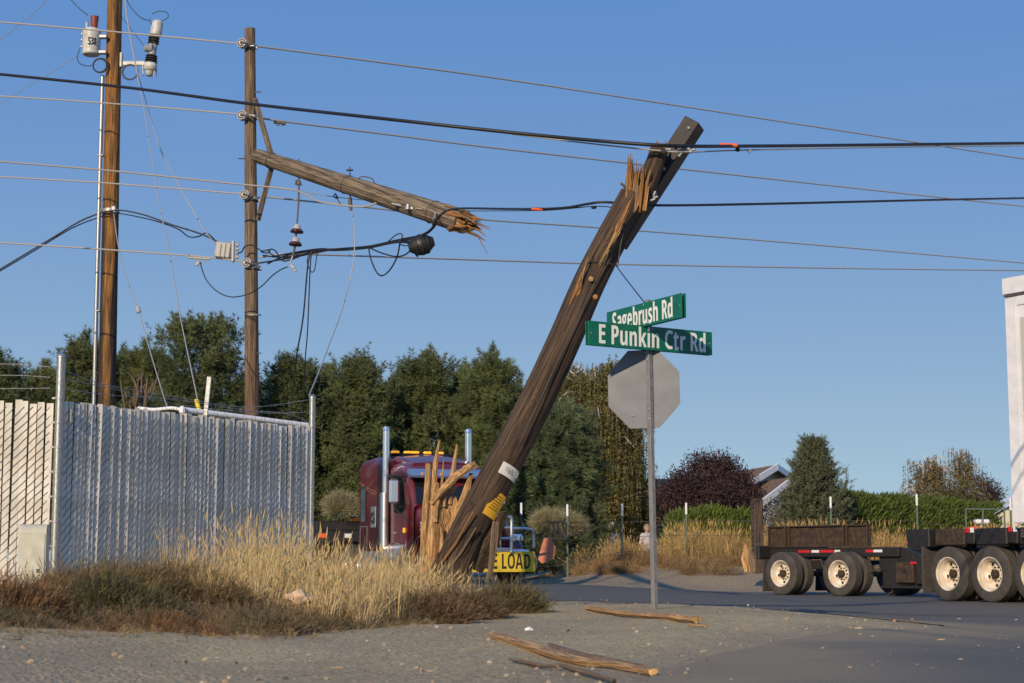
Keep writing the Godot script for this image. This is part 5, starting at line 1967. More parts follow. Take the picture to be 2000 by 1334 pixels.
		dr.prism(PackedVector2Array([Vector2(-3.95, 1.0), Vector2(-2.72, 1.0), Vector2(-2.62, 1.9), Vector2(-2.95, 2.72), Vector2(-3.1, 2.78), Vector2(-3.9, 2.78), Vector2(-3.98, 2.7)]), 0.03, Transform3D(Basis(Vector3(0, 0, 1), Vector3.UP, Vector3(-1, 0, 0)), Vector3(x * 1.055, 0, 0)))
		var dh := part("door", dr, M.maroon, t)
		var dw := MB.new()
		dw.prism(PackedVector2Array([Vector2(-3.82, 1.78), Vector2(-3.2, 1.72), Vector2(-2.78, 1.86), Vector2(-3.04, 2.58), Vector2(-3.14, 2.64), Vector2(-3.76, 2.64), Vector2(-3.84, 2.56)]), 0.012, Transform3D(Basis(Vector3(0, 0, 1), Vector3.UP, Vector3(-1, 0, 0)), Vector3(x * 1.068, 0, 0)))
		part("window", dw, M.dark_glass, dh)
		var hd := MB.new()
		hd.box(Vector3(x * 1.085, 1.25, -3.6), Vector3(0.03, 0.05, 0.2), 0.01)
		part("handle", hd, M.chrome, dh)
		var tl := MB.new()
		tl.box(Vector3(x * 1.09, 1.3, -2.85), Vector3(0.04, 0.12, 0.1), 0.012)
		part("side_marker", tl, M.amber_lamp, t)
		# sleeper side
		var sw := MB.new()
		sw.box(Vector3(x * 1.163, 2.05, -6.05), Vector3(0.02, 0.95, 0.4), 0.008)
		part("sleeper_window", sw, M.dark_glass, t)
		var vt := MB.new()
		vt.box(Vector3(x * 1.165, 1.68, -5.15), Vector3(0.03, 0.55, 0.42), 0.012)
		var vp := part("vent_plate", vt, M.chrome, t)
		var ring := MB.new()
		var rp := []
		for i in 21:
			rp.append(Vector3(x * 1.185, 1.66 + sin(TAU * i / 20.0) * 0.13, -5.15 + cos(TAU * i / 20.0) * 0.12))
		ring.tube(rp, 0.028, 6, false)
		part("ring", ring, M.black_plastic, vp)
		var bx := MB.new()
		for e in [[1.45, 0.62], [0.68, 0.62]]:
			bx.box(Vector3(x * 1.164, e[0], -6.02), Vector3(0.012, 0.025, 0.62), 0.004)
		for z in [-6.33, -5.71]:
			bx.box(Vector3(x * 1.163, 1.06, z), Vector3(0.012, 0.77, 0.025), 0.004)
		part("locker_trim", bx, M.galvanized, t)
		var gl := MB.new()
		for q in [[[-6.35, 2.62], [-5.9, 2.5], [-5.5, 2.42], [-4.9, 2.3]], [[-5.95, 2.36], [-5.6, 2.48], [-5.25, 2.62]], [[-6.2, 2.55], [-5.7, 2.4], [-5.2, 2.28], [-4.9, 2.26]]]:
			var pp := []
			for e in q[0 if false else 0] if false else q:
				pp.append(Vector3(x * 1.163, e[1], e[0]))
			gl.tube(curve(pp, 4), 0.008, 4, false)
		part("pinstripe", gl, M.gold_line, t)
		var tk := MB.new()
		tk.tube([Vector3(x * 0.95, 0.66, -4.4), Vector3(x * 0.95, 0.66, -2.75)], 0.32, 22)
		part("fuel_tank", tk, M.aluminium, t)
		var sk := MB.new()
		sk.box(Vector3(x * 1.12, 0.6, -5.4), Vector3(0.12, 0.4, 1.7), 0.03)
		part("side_skirt", sk, M.galvanized, t)
		# wheels: axle along x here, so each sits in a turned holder
		var hub := Node3D.new()
		hub.name = numbered(t, "wheel_set")
		hub.rotation.y = -PI / 2 * x if false else PI / 2
		t.add_child(hub, true)
		wheel(hub, Vector3(1.25, 0.5, x * 1.0), 0.5, 0.29, x, "aluminium", 0.14)
		wheel(hub, Vector3(6.4, 0.5, x * 1.0), 0.5, 0.29, x, "aluminium", 0.14)
		wheel(hub, Vector3(7.7, 0.5, x * 1.0), 0.5, 0.29, x, "aluminium", 0.14)
	var num := text_mesh("388", 0.2, M.sign_white, t, Transform3D(Basis(Vector3.UP, -PI / 2), Vector3(-0.985, 1.38, -1.75)), 0.34)
	num.name = "number"
	# grille, bumper, banner, bull bar
	var g := MB.new()
	g.box(Vector3(0, 1.15, -0.26), Vector3(1.0, 0.72, 0.06), 0.03)
	var gh := part("grille", g, M.black_plastic, t)
	for i in 9:
		var sl2 := MB.new()
		sl2.box(Vector3(-0.44 + i * 0.11, 1.15, -0.22), Vector3(0.025, 0.68, 0.02), 0.006)
		part("slat", sl2, M.chrome, gh)
	var bp := MB.new()
	bp.loft([[Vector3(-1.22, 0.35, -0.35), Vector3(-1.22, 0.8, -0.35), Vector3(-1.22, 0.8, -0.45), Vector3(-1.22, 0.35, -0.45)], [Vector3(-1.0, 0.33, -0.1), Vector3(-1.0, 0.82, -0.1), Vector3(-1.0, 0.82, -0.25), Vector3(-1.0, 0.33, -0.25)], [Vector3(1.0, 0.33, -0.1), Vector3(1.0, 0.82, -0.1), Vector3(1.0, 0.82, -0.25), Vector3(1.0, 0.33, -0.25)], [Vector3(1.22, 0.35, -0.35), Vector3(1.22, 0.8, -0.35), Vector3(1.22, 0.8, -0.45), Vector3(1.22, 0.35, -0.45)]])
	part("bumper", bp, M.chrome, t)
	var bn := MB.new()
	bn.box(Vector3(0.02, 0.53, 0.06), Vector3(2.36, 0.48, 0.012), 0.004)
	var bh := part("banner", bn, M.banner_yellow, t)
	var ot := text_mesh("OVERSIZE LOAD", 0.35, M.black_paint, bh, Transform3D(Basis(), Vector3(0.02, 0.53, 0.068)), 2.12)
	ot.name = "lettering"
	var lp := MB.new()
	lp.box(Vector3(0.05, 0.74, 0.09), Vector3(0.3, 0.16, 0.01), 0.003)
	part("number_plate", lp, M.frame_brown, t)
	var bb := MB.new()
	for x in [-0.58, 0.58]:
		bb.tube(curve([Vector3(x, 0.75, 0.12), Vector3(x, 1.2, 0.13), Vector3(x, 1.5, 0.12), Vector3(x * 0.94, 1.58, 0.12)], 4), 0.04, 10)
	for y in [0.82, 1.07, 1.32, 1.57]:
		bb.tube([Vector3(-0.58, y, 0.12), Vector3(0.58, y, 0.12)], 0.034, 8)
	for x in [-0.2, 0.2]:
		bb.tube([Vector3(x, 0.78, 0.12), Vector3(x, 1.6, 0.12)], 0.026, 8)
	for x in [-1, 1]:
		bb.tube(curve([Vector3(x * 0.58, 1.3, 0.12), Vector3(x * 1.0, 1.3, 0.08), Vector3(x * 1.2, 1.22, -0.05), Vector3(x * 1.22, 0.85, -0.08)], 6), 0.034, 8)
	part("bull_bar", bb, M.aluminium, t)
	var cp := MB.new()
	cp.tube(curve([Vector3(1.16, 0.72, 0.05), Vector3(1.26, 0.55, 0.0), Vector3(1.24, 0.32, -0.05)], 5), 0.03, 8)
	part("bumper_guard", cp, M.chrome, t)
	# amber light bar on the roof
	var ab := MB.new()
	ab.box(Vector3(0.1, 3.31, -4.75), Vector3(1.9, 0.03, 0.16), 0.01)
	var ah := part("light_bar", ab, M.black_plastic, t)
	for x in [-0.72, -0.38, -0.18, 0.16, 0.5]:
		var l := MB.new()
		l.box(Vector3(x, 3.35, -4.75), Vector3(0.2, 0.07, 0.12), 0.02)
		part("amber_lamp", l, M.amber_lamp, ah)
	var am := MB.new()
	am.box(Vector3(-0.98, 3.35, -4.75), Vector3(0.14, 0.08, 0.12), 0.02)
	part("amber_lamp", am, M.amber_lamp, ah)
	var ch := MB.new()
	ch.box(Vector3(0, 0.75, -5.2), Vector3(0.9, 0.3, 7.0), 0.03)
	part("chassis", ch, M.frame_black, t)
	# low trailer standing further left behind it
	var lo := at(655, 1100, 52.0)
	lo.y = gy(lo.x, 52.0)
	var lt := thing("low_trailer", "dark low trailer with orange and white reflectors left of the maroon truck", "trailer", lo, "", 0.3)
	lt.position = lo
	var dk := MB.new()
	dk.box(Vector3(0, 1.25, 0), Vector3(2.3, 0.32, 5.0), 0.03)
	dk.box(Vector3(0, 1.55, 0.6), Vector3(2.0, 0.3, 3.0), 0.04)
	part("deck", dk, M.frame_black, lt)
	for i in 3:
		var l := MB.new()
		l.box(Vector3(-0.9 + i * 0.75, 1.27, 2.51), Vector3(0.2, 0.12, 0.02), 0.005)
		part("reflector", l, [M.orange_tag, M.white_tape, M.amber_dull][i], lt)
	var ll := MB.new()
	ll.box(Vector3(0.5, 1.73, 2.0), Vector3(1.0, 0.08, 0.1), 0.01)
	part("orange_bar", ll, M.amber_dull, lt)
	for x in [-1, 1]:
		var hub := Node3D.new()
		hub.name = numbered(lt, "wheel_set")
		hub.rotation.y = PI / 2
		lt.add_child(hub, true)
		wheel(hub, Vector3(-1.6, 0.48, x * 0.95), 0.48, 0.28, x, "wheel_white", 0.14)


# ---------------------------------------------------------------- the dollies and the house section
func dollies() -> void:
	var o := at(1530, 1100, 38.5) + Vector3(0.5, 0, 0.63)
	o.y = gy(o.x, 38.0) + 0.006
	var t := thing("rear_dolly", "low black trailer dolly with brown side panel and two white-rimmed wheel pairs, leftmost", "trailer dolly", o, "", -0.92)
	t.position = o
	for x in [-0.92, 0.78]:
		for z in [-0.13, -0.47, -1.83, -2.17]:
			wheel(t, Vector3(x, 0.47, z), 0.47, 0.27, 1.0 if z > -1.0 else -1.0, "wheel_white", 0.15 if z == -0.13 or z == -2.17 else 0.05)
		var ax := MB.new()
		ax.tube([Vector3(x, 0.47, -0.3), Vector3(x, 0.47, -2.0)], 0.07, 10)
		part("axle", ax, M.frame_black, t)
	var f := MB.new()
	for z in [-0.45, -1.85]:
		f.box(Vector3(0.25, 0.93, z), Vector3(3.7, 0.2, 0.14), 0.01)
	for x in [-1.5, 0.0, 1.5]:
		f.box(Vector3(x, 0.92, -1.15), Vector3(0.14, 0.16, 1.3), 0.01)
	f.box(Vector3(-1.62, 0.93, -1.15), Vector3(0.1, 0.3, 2.3), 0.02)
	for z in [-0.6, -1.7]:
		f.box(Vector3(0, 0.66, z), Vector3(2.2, 0.2, 0.12), 0.02)
	part("frame", f, M.frame_black, t)
	var p := MB.new()
	p.box(Vector3(-0.15, 1.28, -0.42), Vector3(2.95, 0.44, 0.05), 0.008)
	p.box(Vector3(-0.15, 1.5, -0.39), Vector3(2.95, 0.03, 0.11), 0.006)
	p.box(Vector3(-0.15, 1.055, -0.39), Vector3(2.95, 0.03, 0.11), 0.006)
	var ph := part("side_panel", p, M.frame_brown, t)
	for x in [-1.08, -0.97, 0.62, 0.72, 1.29, -1.6]:
		var rb := MB.new()
		rb.box(Vector3(x, 1.28, -0.365), Vector3(0.035, 0.42, 0.07), 0.006)
		part("rib", rb, M.frame_brown, ph)
	var bp := MB.new()
	bp.box(Vector3(-1.64, 1.27, -0.42), Vector3(0.035, 0.46, 0.12), 0.008)
	part("end_board", bp, M.fresh_wood, t)
	for q in [[-0.55, 0.36, "red_tape"], [-0.22, 0.22, "white_tape"], [0.12, 0.4, "red_tape"], [0.42, 0.16, "white_tape"], [1.55, 0.24, "white_tape"], [1.32, 0.2, "red_tape"]]:
		var r := MB.new()
		r.box(Vector3(q[0], 0.95, -0.377), Vector3(q[1], 0.055, 0.006), 0.002)
		part("reflector", r, M[q[2]], t)
	for z in [-0.3, -2.0]:
		var l := MB.new()
		l.lathe([Vector2(0.055, 0), Vector2(0.05, 0.02), Vector2(0, 0.03)], 14, Transform3D(Basis(Vector3.BACK, PI / 2), Vector3(-1.68, 0.93, z)))
		part("tail_light", l, M.red_tape, t)
		var mf := MB.new()
		mf.box(Vector3(-1.5, 0.42, z), Vector3(0.02, 0.7, 0.5), 0.006, Basis(Vector3.BACK, -0.06))
		part("mud_flap", mf, M.rubber, t)
	for k in 3:
		var ho := MB.new()
		ho.tube(curve([Vector3(-1.3 + k * 1.1, 0.84, -0.5), Vector3(-1.1 + k * 1.1, 0.62 - 0.05 * k, -0.45), Vector3(-0.7 + k * 1.1, 0.6, -0.5), Vector3(-0.45 + k * 1.1, 0.82, -0.55)], 4), 0.016, 6)
		part("air_hose", ho, M.rubber, t)
	for x in [-0.35, 1.2]:
		var bc := MB.new()
		bc.lathe([Vector2(0, -0.1), Vector2(0.07, -0.1), Vector2(0.085, -0.02), Vector2(0.085, 0.02), Vector2(0.07, 0.1), Vector2(0, 0.1)], 14, Transform3D(Basis(Vector3.BACK, PI / 2), Vector3(x, 0.58, -0.75)))
		part("brake_chamber", bc, M.rust_steel, t)
	# drawbar towards the next group
	var gn := MB.new()
	gn.prism(PackedVector2Array([Vector2(1.5, 1.02), Vector2(2.1, 1.02), Vector2(3.0, 0.72), Vector2(3.0, 0.3), Vector2(1.9, 0.22), Vector2(1.75, 0.5), Vector2(1.5, 0.6)]), 0.16, Transform3D(Basis(), Vector3(0, 0, -0.55)))
	gn.box(Vector3(2.6, 0.72, -0.8), Vector3(1.6, 0.06, 0.6), 0.01)
	part("drawbar", gn, M.frame_black, t)
	var pl := MB.new()
	pl.box(Vector3(2.5, 0.46, -0.53), Vector3(1.9, 0.56, 0.06), 0.01)
	pl.box(Vector3(2.5, 0.2, -0.5), Vector3(1.9, 0.05, 0.14), 0.01)
	part("side_plate", pl, M.frame_black, t)
	for q in [[2.25, 0.5, 0.46], [2.75, 0.48, 0.4], [3.2, 0.46, 0.36]]:
		var b := MB.new()
		b.box(Vector3(q[0], q[1], -0.44), Vector3(q[2], 0.42, 0.14), 0.015)
		var h := part("gusset_box", b, M.frame_brown if q[0] < 2.5 else M.frame_black, t)
		var hl := MB.new()
		hl.lathe([Vector2(0, 0.003), Vector2(0.06, 0.003)], 14, Transform3D(Basis(Vector3.RIGHT, PI / 2), Vector3(q[0], q[1] + 0.03, -0.37)))
		part("hole", hl, M.black_paint, h)
	for q in [2.5, 3.1]:
		var r := MB.new()
		r.box(Vector3(q, 0.7, -0.36), Vector3(0.16, 0.05, 0.006), 0.002)
		part("reflector", r, M.red_tape, t)
	var gf := MB.new()
	gf.tube([Vector3(2.9, 0.36, -0.365), Vector3(2.95, 0.52, -0.365), Vector3(3.0, 0.38, -0.365), Vector3(3.05, 0.45, -0.365), Vector3(3.1, 0.36, -0.365)], 0.014, 4)
	part("scrawl", gf, M.white_paint, t)
	# nearer group
	var o2 := at(1850, 1100, 32.3)
	o2.y = gy(o2.x, 32.3) + 0.006
	var u := thing("front_dolly", "row of large dual wheels under black beam blocks carrying the white house section", "trailer dolly", o2, "", -1.06)
	u.position = o2
	for i in 4:
		var x := i * 1.06
		wheel(u, Vector3(x, 0.5, -0.15), 0.5, 0.3, 1.0, "wheel_white", 0.2)
		wheel(u, Vector3(x, 0.5, -0.62), 0.5, 0.3, -1.0, "wheel_white", 0.2)
		var b := MB.new()
		b.box(Vector3(x + 0.05, 1.17, -0.32), Vector3(0.76, 0.3, 0.6), 0.02)
		var bh := part("beam_block", b, M.frame_brown if i == 0 else M.frame_black, u)
		var e := MB.new()
		e.box(Vector3(x + 0.54, 1.17, -0.3), Vector3(0.24, 0.26, 0.5), 0.02, Basis(Vector3.BACK, -0.1))
		part("end_cap", e, M.frame_black, bh)
		for k in 2:
			var r := MB.new()
			r.box(Vector3(x + 0.5 + k * 0.12, 1.29, -0.04), Vector3(0.09, 0.09, 0.014), 0.004)
			part("reflector", r, M.red_tape if k == 0 else M.white_tape, bh)
		var ar := MB.new()
		ar.box(Vector3(x + 0.3, 0.75, -0.4), Vector3(0.2, 0.6, 0.14), 0.03, Basis(Vector3.BACK, 0.4))
		part("arm", ar, M.frame_black, u)
	var fb := MB.new()
	fb.box(Vector3(-0.72, 1.16, -0.3), Vector3(0.62, 0.34, 0.7), 0.015)
	var fh := part("front_box", fb, M.frame_black, u)
	var sl := MB.new()
	for k in 2:
		sl.box(Vector3(-0.88 + k * 0.36, 1.16, 0.052), Vector3(0.1 - k * 0.04, 0.2, 0.004), 0.001)
	part("slot", sl, M.black_paint, fh)
	var rd := MB.new()
	rd.box(Vector3(-1.0, 1.08, 0.052), Vector3(0.03, 0.05, 0.006), 0.002)
	part("reflector", rd, M.red_tape, fh)
	var mf := MB.new()
	mf.box(Vector3(-0.55, 0.58, -0.2), Vector3(0.03, 0.86, 0.62), 0.008)
	part("mud_flap", mf, M.rubber, u)
	var bm := MB.new()
	bm.box(Vector3(2.2, 0.9, -1.4), Vector3(7.0, 0.35, 0.3), 0.02)
	bm.box(Vector3(2.2, 0.85, -0.45), Vector3(4.6, 0.2, 0.2), 0.02)
	part("main_beam", bm, M.frame_black, u)
	# house section
	var c := at(1980, 1100, 30.6)
	var y0 := at(1969, 1022, 30.6).y
	var y1 := at(1969, 546, 30.6).y
	var hs := thing("house_section", "tall white prefabricated house section riding on the trailer at the right edge", "modular house", Vector3(c.x, y0 - 0.2, c.z), "", -1.02)
	hs.position = Vector3(c.x, y0 - 0.2, c.z)
	var H := y1 - y0
	var w := MB.new()
	w.box(Vector3(5.0, 0.2 + H / 2, -2.0), Vector3(9.9, H, 4.0), 0.01)
	part("wall", w, M.house_white, hs)
	var tr := MB.new()
	tr.box(Vector3(5.0, 0.2 + H - 0.14, -1.97), Vector3(9.98, 0.29, 4.06), 0.008)
	part("fascia", tr, M.house_white, hs)
	var ln := MB.new()
	ln.box(Vector3(5.0, 0.2 + H - 0.31, -1.98), Vector3(9.96, 0.03, 4.04), 0.004)  # solid dark strip just below the fascia
	part("dark_strip", ln, M.grey_louver, hs)
	var ct := MB.new()
	ct.box(Vector3(0.15, 0.2 + (H - 0.35) / 2, 0.012), Vector3(0.24, H - 0.36, 0.02), 0.004)
	ct.box(Vector3(5.1, 0.28, 0.012), Vector3(9.6, 0.22, 0.02), 0.004)
	ct.box(Vector3(5.1, 0.2 + H - 0.42, 0.012), Vector3(9.6, 0.16, 0.02), 0.004)
	part("trim", ct, M.house_white, hs)
	for k in 2:
		var pn := MB.new()
		var yy := 0.4 + (H - 0.9) * (0.25 + 0.5 * k)
		pn.box(Vector3(1.6, yy, 0.006), Vector3(2.5, (H - 0.95) / 2 - 0.02, 0.012), 0.004)
		part("panel", pn, M.house_panel, hs)
	for k in 5:
		var st := MB.new()
		st.box(Vector3(5.0, 0.17 - k * 0.05, -2.0), Vector3(9.7, 0.034, 3.94), 0.006)
		part("floor_board", st, M.grey_louver, hs)


# ---------------------------------------------------------------- house, yard things
func house() -> void:
	var base := at(1400, 1100, 66.0)
	base.y = 0.7
	var t := thing("house", "low grey house with brown shingle roofs and white fascia behind the dark trees", "house", base)
	var d := 66.0
	# long wing: wall, roof slab, fascia
	var e0 := at(1196, 983, d)
	var e1 := at(1500, 983, d)
	var r0 := at(1232, 941, d + 4.5)
	var r1 := at(1480, 941, d + 4.5)
	var w := MB.new()
	w.box(Vector3((e0.x + e1.x) / 2 + 0.3, (e0.y + 0.6) / 2 + 0.05, -(d + 4.6)), Vector3(e1.x - e0.x - 0.8, e0.y - 0.75, 7.8), 0.01)
	part("wall", w, M.siding, t)
	var rf := MB.new()
	var th := Vector3(0, 0.12, 0)
	var q0 := r0 + Vector3(-1.2, 0, 0)
	rf.quad(e0, e1, r1, r0)
	rf.quad(e0 + th, e1 + th, r1 + th, r0 + th)
	rf.quad(e0, e0 + th, r0 + th, r0)
	rf.quad(e1, e1 + th, r1 + th, r1)
	rf.quad(r0 + th, r1 + th, e1 + Vector3(0, 0, -9), e0 + Vector3(0, 0, -9))
	part("roof", rf, M.shingle, t)
	var fa := MB.new()
	fa.box((e0 + e1) / 2 + Vector3(0, 0.02, 0.03), Vector3(e1.x - e0.x + 0.1, 0.2, 0.05), 0.01)
	var dd := r0 - e0
	var x := dd.normalized()
	var z := x.cross(Vector3.UP).normalized()
	fa.box((e0 + r0) / 2 + Vector3(-0.03, 0.05, 0), Vector3(dd.length(), 0.22, 0.05), 0.01, Basis(x, z.cross(x), z))
	part("fascia", fa, M.white_paint, t)
	for q in [[1275, 1010, 0.9, 0.7], [1258, 1030, 0.5, 1.2], [1310, 1020, 0.6, 0.9]]:
		var m := MB.new()
		m.box(at(q[0], q[1], d + 0.6), Vector3(q[2], q[3], 0.08), 0.02)
		var h := part_host("window", m, M.white_paint, t)
		var pn := MB.new()
		pn.box(at(q[0], q[1], d + 0.55), Vector3(q[2] - 0.16, q[3] - 0.16, 0.03), 0.005)
		part("pane", pn, M.dark_glass, h)
	# gabled wing on the right: rake boards, roof planes, gable
	for q in [[Vector3(1517, 914, 64.0), Vector3(1470, 943, 62.5), Vector3(1552, 938, 66.0), Vector3(1436, 921, 69.0), true], [Vector3(1548, 938, 61.0), Vector3(1484, 987, 59.3), Vector3(1600, 985, 63.0), Vector3(1462, 946, 66.0), false]]:
		var P := at(q[0].x, q[0].y, q[0].z)
		var L := at(q[1].x, q[1].y, q[1].z)
		var R := at(q[2].x, q[2].y, q[2].z)
		var B := at(q[3].x, q[3].y, q[3].z)
		var back := B - P
		back.y = 0
		B = P + back
		var m := MB.new()
		m.quad(L, P, B, L + back)
		m.quad(L + th, P + th, B + th, L + back + th)
		m.quad(R, P, B, R + back)
		m.quad(R + th, P + th, B + th, R + back + th)
		m.quad(L, L + th, L + back + th, L + back)
		part("roof", m, M.shingle, t)
		var g := MB.new()
		var inn := back.normalized() * 0.5
		g.tri(L + inn, R + inn, P + inn)
		part("gable", g, M.cream_wall if q[4] else M.siding, t)
		var rk := MB.new()
		for pr in [[L, P], [P, R]]:
			var a: Vector3 = pr[0] + Vector3(0, 0.03, 0) - inn * 0.1
			var b: Vector3 = pr[1] + Vector3(0, 0.03, 0) - inn * 0.1
			var xx := (b - a).normalized()
			var zz := xx.cross(Vector3.UP).normalized()
			rk.box((a + b) / 2, Vector3(a.distance_to(b) + 0.1, 0.24, 0.06), 0.01, Basis(xx, zz.cross(xx), zz))
		part("rake_board", rk, M.white_paint, t)
		if not q[4]:
			var wl := MB.new()
			var a2 := L + inn
			var b2 := R + inn
			wl.quad(Vector3(a2.x, 0.6, a2.z), Vector3(b2.x, 0.6, b2.z), b2, a2)
			var c2 := L + back
			wl.quad(Vector3(a2.x, 0.6, a2.z), Vector3(c2.x, 0.6, c2.z), c2, a2)
			part("wall", wl, M.siding, t)
	# small pale building at the far right
	var s := at(1965, 1100, 70.0)
	s.y = 0.7
	var sh := thing("shed", "small cream shed with a low roof at the far right beyond the hedge", "shed", s)
	var sm := MB.new()
	sm.prism(PackedVector2Array([Vector2(-1.0, 0), Vector2(2.5, 0), Vector2(2.5, 2.6), Vector2(1.2, 2.9), Vector2(-1.0, 1.75)]), 3.0, Transform3D(Basis(), s))
	part("wall", sm, M.cream_wall, sh)
	var so := MB.new()
	so.quad(s + Vector3(-1.4, 1.62, 1.7), s + Vector3(1.2, 3.0, 1.7), s + Vector3(1.2, 3.0, -1.7), s + Vector3(-1.4, 1.62, -1.7))
	so.quad(s + Vector3(1.2, 3.0, 1.7), s + Vector3(2.8, 2.6, 1.7), s + Vector3(2.8, 2.6, -1.7), s + Vector3(1.2, 3.0, -1.7))
	part("roof", so, M.white_paint, sh)
	var c := at(1917, 1100, 63.0)
	c.y = 0.7
	var cb := MB.new()
	cb.box(at(1917, 1019, 63.0), Vector3(0.52, 0.16, 0.4), 0.05)
	cb.box(at(1917, 1030, 63.0), Vector3(0.08, 0.35, 0.08), 0.02)
	solo("white_bench", cb, M.white_paint, "small white table-like object in front of the right end of the hedge", "table")


func yard() -> void:
	# fence of metal posts with white tips along the far side of the road
	var t := thing("wire_fence", "thin wire fence on green metal posts with white tips beyond the road", "fence", Vector3(2, 0.7, -49))
	var posts := [[1018, 982, 46.5], [1108, 985, 47], [1215, 984, 47.5], [1340, 982, 48], [1479, 980, 48.5], [1622, 970, 48.5], [1790, 965, 48.5], [1973, 972, 44]]
	var tips := []
	for q in posts:
		if q[0] == 1479:
			continue
		var top := at(q[0], q[1], q[2])
		var g := gy(top.x, q[2]) - 0.2
		var m := MB.new()
		var mid := top - Vector3(0, 0.32, 0)
		m.box(Vector3(top.x, (g + mid.y) / 2, top.z), Vector3(0.05, mid.y - g, 0.035), 0.006)
		var h := part_host("post", m, M.post_green, t)
		var w := MB.new()
		w.box(top - Vector3(0, 0.16, 0), Vector3(0.055, 0.32, 0.04), 0.008)
		part("white_tip", w, M.white_paint, h)
		tips.append([Vector3(top.x, g + 0.2, top.z), top.y])
	for k in 3:
		var m := MB.new()
		for i in tips.size() - 1:
			var a: Vector3 = tips[i][0]
			var b: Vector3 = tips[i + 1][0]
			m.tube([a + Vector3(0, 0.35 + k * 0.4, 0), b + Vector3(0, 0.35 + k * 0.4, 0)], 0.006, 4, false)
		part("strand", m, M.rust_steel, t)
	var wp := MB.new()
	var tp := at(1478, 974, 46.0)
	var gg := gy(tp.x, 46.0) - 0.2
	var r := RandomNumberGenerator.new()
	r.seed = 2
	wp.box(Vector3(tp.x, (tp.y + gg) / 2, tp.z), Vector3(0.26, tp.y - gg, 0.26), 0.025, Basis(Vector3.UP, 0.3))
	solo("wooden_post", wp, M.weathered_post, "thick square brown wooden post standing left of the rear dolly", "post")
	# broken tan slabs leaning at its foot
	var sb := MB.new()
	sb.splinter(ats([[1462, 1116], [1459, 1090], [1455, 1062]], 43.4), [0.1, 0.15, 0.015], r, 5, 0.3)
	solo("wood_slab", sb, M.fresh_wood, "pointed tan wood slab standing at the left of the post's foot", "wood slab", "")
	var sb2 := MB.new()
	sb2.splinter(ats([[1472, 1118], [1470, 1095], [1464, 1072]], 43.3), [0.06, 0.12, 0.02], r, 5, 0.3)
	solo("wood_slab", sb2, M.old_splinter, "darker wood slab leaning between the tan slab and the rear dolly", "wood slab", "")
	# gate frame leaning
	var gt := thing("gate_frame", "dark tilted gate frame with slanting bars beside the pale bushes", "gate", at(1088, 1054, 46.0))
	for q in [[[1070, 1018], [1106, 1021]], [[1106, 1021], [1106, 1052]], [[1072, 1053], [1106, 1053]], [[1070, 1018], [1078, 1053]], [[1078, 1020], [1088, 1052]], [[1088, 1020], [1097, 1052]], [[1098, 1021], [1104, 1045]]]:
		var m := MB.new()
		m.tube(ats(q, 46.0), 0.03, 6)
		part("bar", m, M.black_plastic, gt)
	# fallen road work sign with a dark rod at its back
	var os := thing("road_work_sign", "faded orange sign plate propped on edge right of the truck's banner", "sign", at(1066, 1100, 42.5))
	var m2 := MB.new()
	var fr := at(1064, 1079, 42.6)
	var xb := Basis(Vector3.UP, 0.25) * Basis(Vector3.BACK, 0.45) * Basis(Vector3.RIGHT, -0.35)
	m2.prism(PackedVector2Array([Vector2(-0.2, -0.22), Vector2(0.12, -0.25), Vector2(0.3, -0.02), Vector2(0.3, 0.28), Vector2(0.16, 0.32), Vector2(-0.24, -0.06)]), 0.02, Transform3D(xb, fr))
	part("plate", m2, M.orange_sign, os)
	var m3 := MB.new()
	m3.tube([fr + xb * Vector3(-0.24, -0.04, -0.03), fr + xb * Vector3(0.2, 0.38, -0.03)], 0.015, 6)
	part("rod", m3, M.black_plastic, os)
	# planks and offcuts on the ground
	var list := [
		[[[963, 1240], [1040, 1262], [1130, 1286], [1200, 1298], [1278, 1312]], [0.032, 0.036, 0.032, 0.026, 0.022], "fresh_wood", "longest pale yellow splintered plank lying on the dirt in front"],
		[[[1076, 1260], [1110, 1268], [1170, 1282], [1255, 1300]], [0.02, 0.024, 0.022, 0.012], "old_splinter", "dark brown strip of wood lying along the longest plank"],
		[[[996, 1283], [1050, 1295], [1090, 1303]], [0.008, 0.012, 0.008], "old_splinter", "thin greyish strip lying just before the longest plank"],
		[[[1090, 1296], [1130, 1310], [1200, 1330]], [0.012, 0.014, 0.01], "old_splinter", "thin brown strip near the bottom edge in front of the plank"],
		[[[1150, 1188], [1200, 1198], [1260, 1204], [1310, 1210], [1362, 1214]], [0.045, 0.04, 0.036, 0.04, 0.04], "fresh_wood", "orange-brown broken plank lying right at the foot of the street sign"],
		[[[1748, 1211], [1800, 1212], [1860, 1214], [1912, 1216]], [0.02, 0.028, 0.022, 0.006], "fresh_wood", "thin pale plank lying alone on the asphalt at the right"],
		[[[1024, 1134], [1055, 1126], [1092, 1116]], [0.03, 0.05, 0.03], "fresh_wood", "pale board lying at the road edge under the fallen orange sign"],
		[[[1345, 1221], [1378, 1224]], [0.02, 0.018], "fresh_wood", "short pale wood chip on the dirt right of the broken plank"],
		[[[1570, 1294], [1592, 1298]], [0.016, 0.014], "fresh_wood", "small bright wood chip on the sandy patch, lower right"],
		[[[1340, 1330], [1400, 1328]], [0.016, 0.014], "old_splinter", "flat brown wood chip at the bottom edge of the picture"],
		[[[1480, 1322], [1532, 1320]], [0.012, 0.01], "weathered_post", "dark flat offcut on the asphalt near the bottom edge"],
		[[[1000, 1184], [1045, 1180]], [0.014, 0.01], "old_splinter", "small twig-like chip at the edge of the weeds before the road"],
	]
